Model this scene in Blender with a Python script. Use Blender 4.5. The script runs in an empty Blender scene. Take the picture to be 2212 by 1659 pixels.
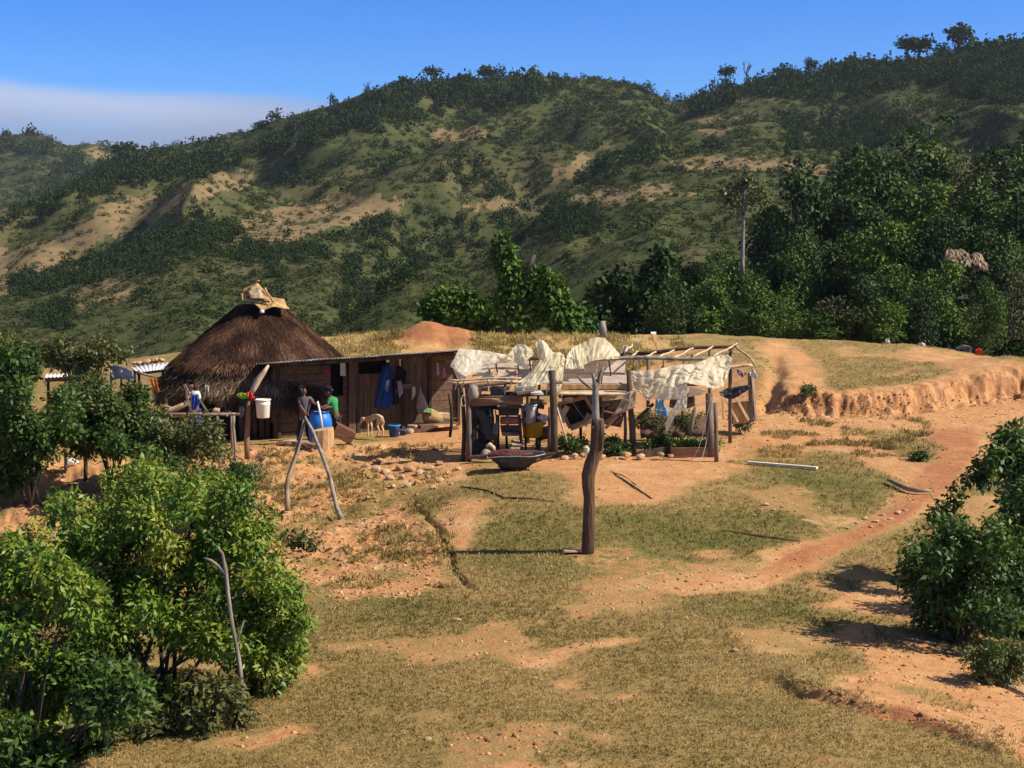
import bpy, math, random
import numpy as np
from mathutils import Vector, Matrix

# ------------------------------------------------------------------ camera, sky, sun, exposure
SC = bpy.context.scene
COL = SC.collection
FPX, CU, CV, HZ, CAMZ = 3185.0, 1106.0, 829.5, 495.5, 6.0      # picture measured on a 2212 x 1659 grid
PITCH = math.atan((CV - HZ) / FPX)
cam_d = bpy.data.cameras.new("camera"); cam = bpy.data.objects.new("camera", cam_d); COL.objects.link(cam)
cam_d.sensor_width = 36.0; cam_d.lens = 36.0 * FPX / 2212.0
cam_d.clip_start = 0.1; cam_d.clip_end = 9000
cam.location = (0, 0, CAMZ); cam.rotation_euler = (math.pi / 2 - PITCH, 0, 0)
SC.camera = cam

SUN_EL, SUN_AZ = math.radians(43), math.radians(101)           # azimuth clockwise from +Y
W = bpy.data.worlds.new("World"); SC.world = W; W.use_nodes = True
nt = W.node_tree; nt.nodes.clear()
def N(t, tree=None, **kw):
    n = (tree or nt).nodes.new(t)
    for k, v in kw.items(): setattr(n, k, v)
    return n
sky = N("ShaderNodeTexSky"); sky.sky_type = 'NISHITA'; sky.sun_disc = False
sky.sun_elevation = SUN_EL; sky.sun_rotation = SUN_AZ; sky.altitude = 1200; sky.air_density = 1.0; sky.dust_density = 0.2; sky.ozone_density = 2.0
hsv = N("ShaderNodeHueSaturation"); hsv.inputs["Saturation"].default_value = 1.5; hsv.inputs["Value"].default_value = 1.0
nt.links.new(sky.outputs[0], hsv.inputs["Color"])
tc = N("ShaderNodeTexCoord"); mp = N("ShaderNodeMapping"); mp.inputs["Scale"].default_value = (5.0, 5.0, 26.0)
nt.links.new(tc.outputs["Generated"], mp.inputs[0])
cn = N("ShaderNodeTexNoise"); cn.inputs["Scale"].default_value = 1.0; cn.inputs["Detail"].default_value = 6; cn.inputs["Roughness"].default_value = 0.5
nt.links.new(mp.outputs[0], cn.inputs["Vector"])
sx = N("ShaderNodeSeparateXYZ"); nt.links.new(tc.outputs["Generated"], sx.inputs[0])
def M(op, a, b=None, tree=None, c=None):
    t = tree or nt; n = t.nodes.new("ShaderNodeMath"); n.operation = op
    for i, v in enumerate((a, b, c)):
        if v is None: continue
        if hasattr(v, "is_output"): t.links.new(v, n.inputs[i])
        else: n.inputs[i].default_value = v
    return n.outputs[0]
def MR(val, a, b, c=0.0, d=1.0, tree=None, smooth=True):
    t = tree or nt; n = t.nodes.new("ShaderNodeMapRange"); n.interpolation_type = 'SMOOTHSTEP' if smooth else 'LINEAR'
    t.links.new(val, n.inputs[0])
    for i, v in enumerate((a, b, c, d)): n.inputs[i + 1].default_value = v
    return n.outputs[0]
# a low cloud bank over the valley to the left
topz = M('ADD', M('MULTIPLY', M('SUBTRACT', cn.outputs["Fac"], 0.5), 0.020), M('MULTIPLY', sx.outputs[0], -0.05))
h = M('SUBTRACT', sx.outputs[2], topz)
mask = M('MULTIPLY', MR(h, 0.084, 0.070), MR(sx.outputs[0], -0.06, -0.17))
mask = M('MULTIPLY', mask, MR(cn.outputs["Fac"], 0.3, 0.6, 0.66, 1.0))
lit = N("ShaderNodeMixRGB"); lit.inputs[1].default_value = (3.0, 3.7, 5.6, 1); lit.inputs[2].default_value = (5.5, 6.0, 7.6, 1)
nt.links.new(M('MULTIPLY', MR(h, 0.045, 0.072), MR(sx.outputs[0], -0.06, -0.28)), lit.inputs[0])
# low sky tinted bluer; overhead sky desaturated to make the shade fill more neutral
cl = N("ShaderNodeMixRGB"); nt.links.new(mask, cl.inputs[0]); 
tn = N("ShaderNodeMixRGB"); tn.blend_type = 'MULTIPLY'; tn.inputs[0].default_value = 1.0; tn.inputs[2].default_value = (0.56, 0.89, 1.52, 1)
nt.links.new(hsv.outputs[0], tn.inputs[1])
hi = N("ShaderNodeHueSaturation"); hi.inputs["Saturation"].default_value = 0.75; hi.inputs["Value"].default_value = 0.85; nt.links.new(sky.outputs[0], hi.inputs["Color"])
ze = N("ShaderNodeMixRGB"); nt.links.new(MR(sx.outputs[2], 0.22, 0.6), ze.inputs[0]); nt.links.new(tn.outputs[0], ze.inputs[1]); nt.links.new(hi.outputs[0], ze.inputs[2]); nt.links.new(ze.outputs[0], cl.inputs[1])
nt.links.new(lit.outputs[0], cl.inputs[2])
bg = N("ShaderNodeBackground"); bg.inputs[1].default_value = 0.075
wo = N("ShaderNodeOutputWorld"); nt.links.new(cl.outputs[0], bg.inputs[0]); nt.links.new(bg.outputs[0], wo.inputs[0])

sl = bpy.data.lights.new("sun", 'SUN'); sl.energy = 5.0; sl.angle = math.radians(0.5); sl.color = (1.0, 0.92, 0.80)
so = bpy.data.objects.new("sun", sl); COL.objects.link(so); so.location = (60, -20, 80)
TOSUN = Vector((math.sin(SUN_AZ) * math.cos(SUN_EL), math.cos(SUN_AZ) * math.cos(SUN_EL), math.sin(SUN_EL)))
so.rotation_euler = TOSUN.to_track_quat('Z', 'Y').to_euler()
SC.view_settings.view_transform = 'Standard'; SC.view_settings.look = 'None'
SC.view_settings.exposure = 0.5; SC.view_settings.gamma = 1.0; SC.view_settings.use_curve_mapping = False
SC.cycles.max_bounces = 6; SC.cycles.diffuse_bounces = 3; SC.cycles.glossy_bounces = 2; SC.cycles.transmission_bounces = 4
SC.cycles.transparent_max_bounces = 8; SC.cycles.use_denoising = True

# ------------------------------------------------------------------ helpers
rng = np.random.default_rng(7); random.seed(7)
cp, sp = math.cos(PITCH), math.sin(PITCH)
def at(u, v, Y):
    """A point of the world at depth Y seen at (u, v)."""
    a = (u - CU) / FPX; b = (CV - v) / FPX
    dy = cp + b * sp; dz = -sp + b * cp
    return np.stack(np.broadcast_arrays(a / dy * Y, Y * 1.0, CAMZ + dz / dy * Y), -1)
def A(u, v, Y): return Vector(at(float(u), float(v), float(Y)))
def proj(P):
    P = np.asarray(P, float); x, y, z = P[..., 0], P[..., 1], P[..., 2] - CAMZ
    f = cp * y - sp * z; up = sp * y + cp * z
    return CU + x / f * FPX, CV - up / f * FPX
def px(n, Y): return n * Y / FPX                                # n grid pixels at depth Y, in metres
def _h(i, j, k):
    i, j, k = (a.astype(np.int64).astype(np.uint32) for a in (i, j, k))
    h = i * np.uint32(374761393) + j * np.uint32(668265263) + k * np.uint32(2246822519)
    h = (h ^ (h >> np.uint32(13))) * np.uint32(1274126177); h ^= h >> np.uint32(16)
    return (h & np.uint32(0xffff)).astype(np.float64) / 32767.5 - 1.0
def vnoise(P):
    P = np.asarray(P, float); i = np.floor(P); f = P - i; f = f * f * f * (f * (f * 6 - 15) + 10)
    i0, j0, k0 = i[..., 0], i[..., 1], i[..., 2]; r = 0
    for a in (0, 1):
        for b in (0, 1):
            for c in (0, 1):
                w = (f[..., 0] if a else 1 - f[..., 0]) * (f[..., 1] if b else 1 - f[..., 1]) * (f[..., 2] if c else 1 - f[..., 2])
                r = r + w * _h(i0 + a, j0 + b, k0 + c)
    return r
def fbm(P, octs=4, gain=0.5, lac=2.03):
    P = np.asarray(P, float); r = 0; a = 1.0; s = 0
    for o in range(octs):
        r = r + a * vnoise(P * lac ** o + 17.3 * o); s += a; a *= gain
    return r / s
def n2(x, y, s, seed=0.0, octs=3): return fbm(np.stack([x / s, y / s, np.full_like(x, seed)], -1), octs)
def sstep(a, b, x):
    t = np.clip((x - a) / (b - a), 0, 1); return t * t * (3 - 2 * t)
def inpoly(u, v, poly):
    r = np.zeros(np.shape(u), bool); n = len(poly)
    for i in range(n):
        (x0, y0), (x1, y1) = poly[i], poly[i - 1]
        if y0 == y1: continue
        c = ((y0 > v) != (y1 > v)) & (u < (x1 - x0) * (v - y0) / (y1 - y0) + x0); r ^= c
    return r
def tag(o, label=None, cat=None, group=None, kind=None):
    if label: o["label"] = label
    if cat: o["category"] = cat
    if group: o["group"] = group
    if kind: o["kind"] = kind
    return o
def thing(name, label, cat, loc=(0, 0, 0), group=None):
    o = bpy.data.objects.new(name, None); COL.objects.link(o); o.location = loc; o.empty_display_size = 0.2
    return tag(o, label, cat, group)
def np_mesh(name, V, F, mat, parent=None, smooth=False, tint=None, attrs=None):
    """One mesh object from arrays; F is (n,3) or (n,4). World coordinates, moved to the parent's frame."""
    V = np.asarray(V, np.float32)
    if parent is not None: V = V - np.array(parent.location, np.float32)
    F = np.asarray(F, np.int32); k = F.shape[1]
    me = bpy.data.meshes.new(name); me.vertices.add(len(V)); me.vertices.foreach_set("co", V.ravel())
    me.loops.add(F.size); me.loops.foreach_set("vertex_index", F.ravel())
    me.polygons.add(len(F)); me.polygons.foreach_set("loop_start", np.arange(0, F.size, k, dtype=np.int32))
    if smooth: me.polygons.foreach_set("use_smooth", np.ones(len(F), bool))
    if tint is not None:
        a = me.attributes.new("tint", 'FLOAT', 'FACE'); a.data.foreach_set("value", np.asarray(tint, np.float32))
    for nm, val in (attrs or {}).items():
        a = me.attributes.new(nm, 'FLOAT', 'POINT'); a.data.foreach_set("value", np.asarray(val, np.float32))
    me.update(); me.validate(clean_customdata=False)
    if mat: me.materials.append(mat)
    o = bpy.data.objects.new(name, me); COL.objects.link(o)
    if parent is not None: o.parent = parent
    return o
def grid_faces(nr, nc):
    i = np.arange(nr - 1)[:, None] * nc + np.arange(nc - 1)[None, :]
    i = i.ravel(); return np.stack([i, i + 1, i + nc + 1, i + nc], -1)
def rot(euler): return Matrix.Rotation(euler[2], 3, 'Z') @ Matrix.Rotation(euler[1], 3, 'Y') @ Matrix.Rotation(euler[0], 3, 'X')

class MB:
    """Collects shapes and links them as one mesh object."""
    def __init__(s): s.v = []; s.f = []
    def add(s, vs, fs):
        b = len(s.v); s.v += [tuple(p) for p in vs]; s.f += [tuple(b + i for i in f) for f in fs]; return s
    def box(s, c, size, e=(0, 0, 0), taper=1.0, jit=0.0):
        R = rot(e); c = Vector(c); vs = []
        for z in (-1, 1):
            k = taper if z > 0 else 1.0
            for x, y in ((-1, -1), (1, -1), (1, 1), (-1, 1)):
                p = Vector((x * size[0] / 2 * k, y * size[1] / 2 * k, z * size[2] / 2))
                p += Vector([random.uniform(-jit, jit) for _ in range(3)])
                vs.append(c + R @ p)
        return s.add(vs, [(3, 2, 1, 0), (4, 5, 6, 7), (0, 1, 5, 4), (1, 2, 6, 5), (2, 3, 7, 6), (3, 0, 4, 7)])
    def beam(s, a, b, w, t, up=(0, 0, 1), jit=0.0):
        """A board from a to b, w across (in the plane holding up), t thick."""
        a, b = Vector(a), Vector(b); d = (b - a).normalized(); upv = Vector(up)
        side = d.cross(upv)
        if side.length < 1e-3: side = d.cross(Vector((1, 0, 0)))
        side.normalize(); upv = side.cross(d).normalized(); vs = []
        for p in (a, b):
            k = 1 + random.uniform(-jit, jit)
            for x, y in ((-1, -1), (1, -1), (1, 1), (-1, 1)): vs.append(p + side * x * t / 2 + upv * y * w / 2 * k)
        return s.add(vs, [(3, 2, 1, 0), (4, 5, 6, 7), (0, 1, 5, 4), (1, 2, 6, 5), (2, 3, 7, 6), (3, 0, 4, 7)])
    def tube(s, pts, rad, n=8, cap=True, lump=0.0):
        pts = [Vector(p) for p in pts]; m = len(pts)
        if not hasattr(rad, "__len__"): rad = [rad] * m
        d0 = (pts[1] - pts[0]).normalized(); ref = Vector((1, 0, 0)) if abs(d0.x) < 0.8 else Vector((0, 1, 0))
        vs = []
        for i, p in enumerate(pts):
            d = (pts[min(i + 1, m - 1)] - pts[max(i - 1, 0)]).normalized()
            x = (ref - d * ref.dot(d)).normalized(); y = d.cross(x); ref = x
            for k in range(n):
                a = 2 * math.pi * k / n; r = rad[i] * (1 + random.uniform(-lump, lump))
                vs.append(p + (x * math.cos(a) + y * math.sin(a)) * r)
        fs = [(i * n + k, i * n + (k + 1) % n, (i + 1) * n + (k + 1) % n, (i + 1) * n + k) for i in range(m - 1) for k in range(n)]
        if cap: fs += [tuple(range(n - 1, -1, -1)), tuple((m - 1) * n + k for k in range(n))]
        return s.add(vs, fs)
    def pole(s, a, b, r0, r1=None, wob=0.03, seg=7, n=8, lump=0.08):
        """A crooked stick from a to b."""
        a, b = Vector(a), Vector(b); r1 = r0 if r1 is None else r1; o = random.uniform(0, 99); pts = []; rr = []
        d = (b - a).normalized(); x = d.orthogonal().normalized(); y = d.cross(x)
        for i in range(seg + 1):
            t = i / seg; k = math.sin(math.pi * t) ** 0.5 if 0 < t < 1 else 0
            pts.append(a.lerp(b, t) + (x * math.sin(o + 4 * t) + y * math.sin(o * 1.7 + 6.1 * t)) * wob * k); rr.append(r0 + (r1 - r0) * t)
        return s.tube(pts, rr, n, True, lump)
    def lathe(s, c, prof, n=20, axis=(0, 0, 1), cap=(True, True), squash=1.0):
        """prof: (radius, height) pairs turned round an axis through c."""
        ax = Vector(axis).normalized(); x = ax.orthogonal().normalized(); y = ax.cross(x); c = Vector(c); vs = []
        for r, h in prof:
            for k in range(n):
                a = 2 * math.pi * k / n; vs.append(c + ax * h + (x * math.cos(a) + y * math.sin(a) * squash) * r)
        m = len(prof)
        fs = [(i * n + k, i * n + (k + 1) % n, (i + 1) * n + (k + 1) % n, (i + 1) * n + k) for i in range(m - 1) for k in range(n)]
        if cap[0]: fs.append(tuple(range(n - 1, -1, -1)))
        if cap[1]: fs.append(tuple((m - 1) * n + k for k in range(n)))
        return s.add(vs, fs)
    def sheet(s, pts, nr, nc): return s.add(pts, [tuple(f) for f in grid_faces(nr, nc).tolist()])
    def build(s, name, mat, parent=None, smooth=False, bevel=0.0, solid=0.0, sub=0):
        me = bpy.data.meshes.new(name); off = Vector(parent.location) if parent is not None and parent.type == 'EMPTY' else Vector((0, 0, 0))
        if parent is not None and parent.type != 'EMPTY' and parent.parent is not None: off = Vector(parent.parent.location)
        me.from_pydata([tuple(Vector(p) - off) for p in s.v], [], s.f); me.update()
        if smooth: me.polygons.foreach_set("use_smooth", np.ones(len(me.polygons), bool))
        if mat: me.materials.append(mat)
        o = bpy.data.objects.new(name, me); COL.objects.link(o)
        if parent is not None: o.parent = parent
        if solid:
            m = o.modifiers.new("solid", 'SOLIDIFY'); m.thickness = solid; m.offset = 0
        if bevel:
            m = o.modifiers.new("bevel", 'BEVEL'); m.width = bevel; m.segments = 2; m.limit_method = 'ANGLE'
        if sub:
            m = o.modifiers.new("sub", 'SUBSURF'); m.levels = sub; m.render_levels = sub
        return o

# ------------------------------------------------------------------ materials
MATS = {}
def mat(name, c1, c2=None, scale=4.0, rough=0.8, bump=0.3, stretch=(1, 1, 1), detail=5, metal=0.0, spec=0.3, lo=0.35, hi=0.65, bscale=None, dist=0.02, coat=0.0):
    """Two colours mixed by stretched noise, with bump."""
    m = bpy.data.materials.new(name); m.use_nodes = True; t = m.node_tree; b = t.nodes["Principled BSDF"]
    c2 = c2 or tuple(x * 0.6 for x in c1)
    tcn = N("ShaderNodeTexCoord", t); mpn = N("ShaderNodeMapping", t); mpn.inputs["Scale"].default_value = stretch
    t.links.new(tcn.outputs["Object"], mpn.inputs[0])
    nz = N("ShaderNodeTexNoise", t); nz.inputs["Scale"].default_value = scale; nz.inputs["Detail"].default_value = detail; nz.inputs["Roughness"].default_value = 0.62
    t.links.new(mpn.outputs[0], nz.inputs["Vector"])
    mx = N("ShaderNodeMixRGB", t); mx.inputs[1].default_value = (*c1, 1); mx.inputs[2].default_value = (*c2, 1)
    t.links.new(MR(nz.outputs["Fac"], lo, hi, tree=t), mx.inputs[0]); t.links.new(mx.outputs[0], b.inputs["Base Color"])
    b.inputs["Roughness"].default_value = rough; b.inputs["Metallic"].default_value = metal; b.inputs["Specular IOR Level"].default_value = spec
    if coat: b.inputs["Coat Weight"].default_value = coat
    if bump:
        nb = N("ShaderNodeTexNoise", t); nb.inputs["Scale"].default_value = bscale or scale * 3; nb.inputs["Detail"].default_value = 4
        t.links.new(mpn.outputs[0], nb.inputs["Vector"])
        bp = N("ShaderNodeBump", t); bp.inputs["Strength"].default_value = bump; bp.inputs["Distance"].default_value = dist
        t.links.new(nb.outputs["Fac"], bp.inputs["Height"]); t.links.new(bp.outputs[0], b.inputs["Normal"])
    MATS[name] = m; return m
def leafmat(name, cols, rough=0.5, trans=0.25, spec=0.4):
    """Leaf colour from the per-face tint, a little light let through."""
    m = bpy.data.materials.new(name); m.use_nodes = True; t = m.node_tree; b = t.nodes["Principled BSDF"]
    at_ = N("ShaderNodeAttribute", t); at_.attribute_name = "tint"
    rp = N("ShaderNodeValToRGB", t); e = rp.color_ramp.elements
    while len(e) < len(cols): e.new(0.5)
    for i, c in enumerate(cols): e[i].position = i / (len(cols) - 1); e[i].color = (*c, 1)
    t.links.new(at_.outputs["Fac"], rp.inputs[0]); t.links.new(rp.outputs[0], b.inputs["Base Color"])
    b.inputs["Roughness"].default_value = rough; b.inputs["Specular IOR Level"].default_value = spec
    tr = N("ShaderNodeBsdfTranslucent", t); t.links.new(rp.outputs[0], tr.inputs[0])
    mx = N("ShaderNodeMixShader", t); mx.inputs[0].default_value = trans
    t.links.new(b.outputs[0], mx.inputs[1]); t.links.new(tr.outputs[0], mx.inputs[2])
    t.links.new(mx.outputs[0], t.nodes["Material Output"].inputs[0]); MATS[name] = m; return m

BARK = mat("bark", (0.10, 0.075, 0.055), (0.045, 0.032, 0.024), 9, 0.9, 0.6, (1, 1, 0.25))
BARK_PALE = mat("pale_bark", (0.34, 0.29, 0.23), (0.16, 0.125, 0.095), 7, 0.85, 0.5, (1, 1, 0.25))
L_DARK = leafmat("dark_leaves", [(0.016, 0.032, 0.007), (0.042, 0.074, 0.013), (0.085, 0.125, 0.022), (0.155, 0.175, 0.034)])
L_BRIGHT = leafmat("bright_leaves", [(0.014, 0.036, 0.006), (0.0675, 0.135, 0.0135), (0.1418, 0.2295, 0.0216), (0.27, 0.297, 0.0378), (0.351, 0.2295, 0.0513)], rough=0.5, spec=0.35, trans=0.2)
L_DEEP = leafmat("deep_leaves", [(0.01, 0.026, 0.006), (0.0375, 0.08, 0.0137), (0.0775, 0.14, 0.0225), (0.15, 0.1875, 0.0375)], rough=0.5, spec=0.35)
L_OLIVE = leafmat("olive_leaves", [(0.030, 0.042, 0.012), (0.085, 0.098, 0.026), (0.15, 0.155, 0.042), (0.24, 0.18, 0.06)])
L_SCRUB = leafmat("scrub_leaves", [(0.032, 0.05, 0.018), (0.0528, 0.0704, 0.0229), (0.081, 0.0933, 0.0317), (0.1232, 0.1144, 0.044)], rough=1.0, trans=0.12, spec=0.0)
L_WOOD = leafmat("wood_leaves", [(0.02, 0.036, 0.014), (0.0272, 0.0456, 0.016), (0.044, 0.0656, 0.0208), (0.072, 0.088, 0.0272)], rough=1.0, trans=0.12, spec=0.0)
L_DRY = leafmat("dry_grass_blades", [(0.18, 0.14, 0.045), (0.36, 0.26, 0.085), (0.50, 0.36, 0.13), (0.60, 0.45, 0.19)], rough=0.7, spec=0.2)
L_GRASS = leafmat("short_grass_blades", [(0.165, 0.138, 0.038), (0.27, 0.197, 0.064), (0.39, 0.272, 0.102), (0.54, 0.38, 0.17)], rough=0.6, spec=0.2)

# ------------------------------------------------------------------ the near ground
CTRL_LOW = [(-300,1659,16.8),(0,1659,16.5),(600,1659,15.7),(1106,1659,15.3),(1700,1659,15.3),(2212,1659,15.9),(2500,1659,16.4),
  (0,1400,21.5),(300,1500,19.3),(700,1290,24.5),(1106,1300,23.3),(1600,1300,23.2),(2000,1310,23.4),(2212,1330,23.6),(2500,1330,24),
  (1268,1195,26.2),(1700,1190,26.6),(2100,1130,28.6),(1000,1080,30.5),(1100,1010,34.7),(1550,1003,35.0),(1900,1000,35.0),(2200,1000,35.5),
  (620,1100,32.5),(742,1130,31.2),(800,950,40.0),(980,932,41.4),(640,965,38.8),(450,985,38.2),(330,1000,37.2),(150,1002,36.6),(150,1090,33.2),
  (0,1010,36.6),(400,1200,28.0),(-250,1010,37),(-250,1150,32),(1650,912,42.2),(1800,908,43.4),(2000,897,45),(2212,872,47),(2500,860,48),
  (1700,960,38.4),(2050,942,40),(2300,940,41),(1300,930,41),(500,940,43),(200,940,43),(900,880,52),(400,900,52),(1300,870,52)]
CTRL_HIGH = [(0,830,58),(300,800,57),(560,770,57),(700,757,56.5),(850,722,62),(1000,735,60),(1300,733,60),(1500,742,57),(1600,731,61),(1690,738,61),
  (1700,792,51),(1640,800,50),(1500,800,49.5),(1300,815,48),(1000,815,48),(700,830,48),(1800,830,47.4),(1900,819,48.2),(2000,806,49),(2180,768,51.6),(2000,752,61),(1900,746,61),
  (2150,776,61),(2212,800,59),(2400,850,57),(2600,900,56),(-300,860,58),(1850,784,54),(2050,780,54)]
def rbf(ctrl):
    c = np.array(ctrl, float); P = at(c[:, 0], c[:, 1], c[:, 2]); xy = P[:, :2]; n = len(c)
    def K(d2): return np.where(d2 > 0, d2 * np.log(np.maximum(d2, 1e-12)), 0)
    d2 = ((xy[:, None] - xy[None]) ** 2).sum(-1)
    Mx = np.zeros((n + 3, n + 3)); Mx[:n, :n] = K(d2) + np.eye(n) * 2.0; Mx[:n, n] = 1; Mx[:n, n + 1:] = xy; Mx[n, :n] = 1; Mx[n + 1:, :n] = xy.T
    w = np.linalg.solve(Mx, np.concatenate([P[:, 2], np.zeros(3)]))
    def f(x, y):
        x = np.asarray(x, float); y = np.asarray(y, float); r = np.zeros(x.shape); 
        for k in range(n): r = r + w[k] * K((x - xy[k, 0]) ** 2 + (y - xy[k, 1]) ** 2)
        return r + w[n] + w[n + 1] * x + w[n + 2] * y
    return f
LOW, HIGH = rbf(CTRL_LOW), rbf(CTRL_HIGH)
# foot of the cut bank: (u, depth of foot, width of the rise)
FOOT = np.array([(-600,44,12),(500,44,12),(1300,44.5,12),(1480,44.6,10),(1580,44.8,8),(1650,44.6,5.5),(1720,44.2,3.4),(1800,43.9,2.2),(1900,44.6,1.8),(2000,45.6,1.7),(2100,46.6,1.8),(2212,47.6,2.0),(2600,49,3)])
def groundz(x, y, fine=True):
    x = np.asarray(x, float); y = np.asarray(y, float)
    u = CU + x / y * FPX
    foot = np.interp(u, FOOT[:, 0], FOOT[:, 1]); wid = np.interp(u, FOOT[:, 0], FOOT[:, 2])
    cut = sstep(1640, 1720, u)
    gul = n2(x, y * 0.8, 1.7, 3.0) * 0.55 + n2(x, y * 0.8, 0.6, 3.5) * 0.16 + n2(x, y, 0.24, 3.8) * 0.12 + n2(x, y * 0.7, 0.22, 5.0) * 0.16 + n2(x, y, 3.2, 9.0) * 0.5
    d = (y - foot) / wid + gul * cut * 0.85 / np.maximum(wid, 1) * 1.6
    t = (1 - cut) * sstep(0, 1, d) + cut * (sstep(0, 1, d) * 0.25 + 0.75 * sstep(0.12, 0.58, d))
    crumb = cut * sstep(-0.2, 0.1, d) * (1 - sstep(0.45, 0.85, d))
    lo, hi = LOW(x, y), HIGH(x, y)
    z = lo + (hi - lo) * t
    rid = 1 - np.abs(n2(x, y * 0.3, 0.55, 14.0)) * 2.4
    z = z + crumb * (0.14 * n2(x, y, 0.5, 11.0) + 0.13 * n2(x, y, 0.16, 15.0) - 0.015 * rid)
    # the rain-cut gully to the left of the bank
    gx = np.interp(y, [44, 47, 50, 54, 60], [px(1640 - CU, 44), px(1668 - CU, 47), px(1680 - CU, 50), px(1672 - CU, 54), px(1665 - CU, 60)])
    z = z - 0.26 * np.exp(-((x - gx - 0.15 * n2(x, y, 1.1, 4.0)) / 0.30) ** 2) * sstep(44.6, 46, y) * (1 - sstep(51, 57, y))
    # the orange mound behind the shack
    mx_, my_ = px(962 - CU, 58.5), 58.5
    q = ((x - mx_) / 1.5) ** 4 + ((y - my_) / 1.3) ** 4
    q2 = ((x - mx_ + 1.9) / 1.8) ** 4 + ((y - my_ - 0.3) / 1.2) ** 4
    z = z + 0.56 * np.exp(-q) * (1 + 0.12 * n2(x, y, 0.5, 8.0)) + 0.34 * np.exp(-q2)
    z = z - 0.30 * np.exp(-((x - mx_ - 0.1) / 0.5) ** 2 - ((y - my_ + 1.5) / 0.45) ** 2)
    # beyond the crest the land drops to the valley
    z = z - np.maximum(y - 62.5, 0) ** 1.15 * 0.34
    # erosion channel from the yard to the foreground
    ch = np.array([(880,1040,33),(905,1080,30.6),(935,1120,28.9),(955,1160,27.4),(975,1195,26.2),(985,1225,25.4),(1030,1275,24)])
    cx_ = np.interp(y, ch[::-1, 2], ((ch[::-1, 0] - CU) / FPX * ch[::-1, 2]))
    z = z - 0.10 * np.exp(-((x - cx_ - 0.10 * n2(x, y, 0.35, 2.0)) / 0.065) ** 2) * sstep(23.7, 25, y) * (1 - sstep(31.5, 33, y))
    # the small eroded step at lower right: bare higher ground, grass below it
    e = np.array([(1640,1486,18.8),(1700,1492,18.6),(1790,1520,18.0),(1880,1540,17.6),(1990,1570,17.1),(2080,1600,16.7),(2212,1650,16.0)])
    ex = (e[:, 0] - CU) / FPX * e[:, 2]
    ey = np.interp(x, ex, e[:, 2]) + 0.25 * n2(x, y, 0.7, 6.0) + 0.08 * n2(x, y, 0.2, 6.5)
    on = sstep(ex[0] - 0.3, ex[2], x) * (1 - sstep(ex[-1], ex[-1] + 2, x))
    z = z + on * (0.13 + 0.10 * n2(x, y, 0.9, 91.0)) * (sstep(-0.05, 0.30, y - ey) - sstep(0.3, 3.2, y - ey))
    hx, hy = px(1735 - CU, 18.4), 18.35
    z = z - 0.16 * np.exp(-((x - hx) / 0.24) ** 2 - ((y - hy) / 0.16) ** 2)
    # lumpy, dug-over slope left of the yard
    lum = sstep(-1.6, -3.4, x) * sstep(24, 28, y) * (1 - sstep(38.0, 40, y))
    z = z + lum * (0.17 * n2(x, y, 1.3, 1.0) + 0.13 * n2(x, y, 0.45, 12.0) + 0.05 * n2(x, y, 0.15, 13.0))
    lum2 = sstep(-8.4, -9.4, x) * sstep(31, 33, y) * (1 - sstep(36.5, 38, y))
    z = z + lum2 * 0.25 * n2(x, y, 1.0, 21.0)
    if fine:
        rough = 0.35 + 0.65 * sstep(27, 34, y)
        z = z + rough * (0.035 * n2(x, y, 1.7, 30.0) + 0.020 * n2(x, y, 0.32, 31.0, 2))
        z = z + 0.05 * t * n2(x, y, 0.6, 33.0)
    return z
def gz(x, y): return float(groundz(np.array([float(x)]), np.array([float(y)]))[0])
def hit(u, v, y0=12.0, y1=75.0):
    """Where the line of sight through (u, v) meets the ground."""
    ys = np.geomspace(y0, y1, 900); P = at(np.full_like(ys, u), np.full_like(ys, v), ys)
    d = P[:, 2] - groundz(P[:, 0], P[:, 1]); k = np.argmax(d < 0) if (d < 0).any() else len(ys) - 1
    return Vector((P[k, 0], P[k, 1], float(groundz(P[k:k+1, 0], P[k:k+1, 1])[0])))

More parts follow.
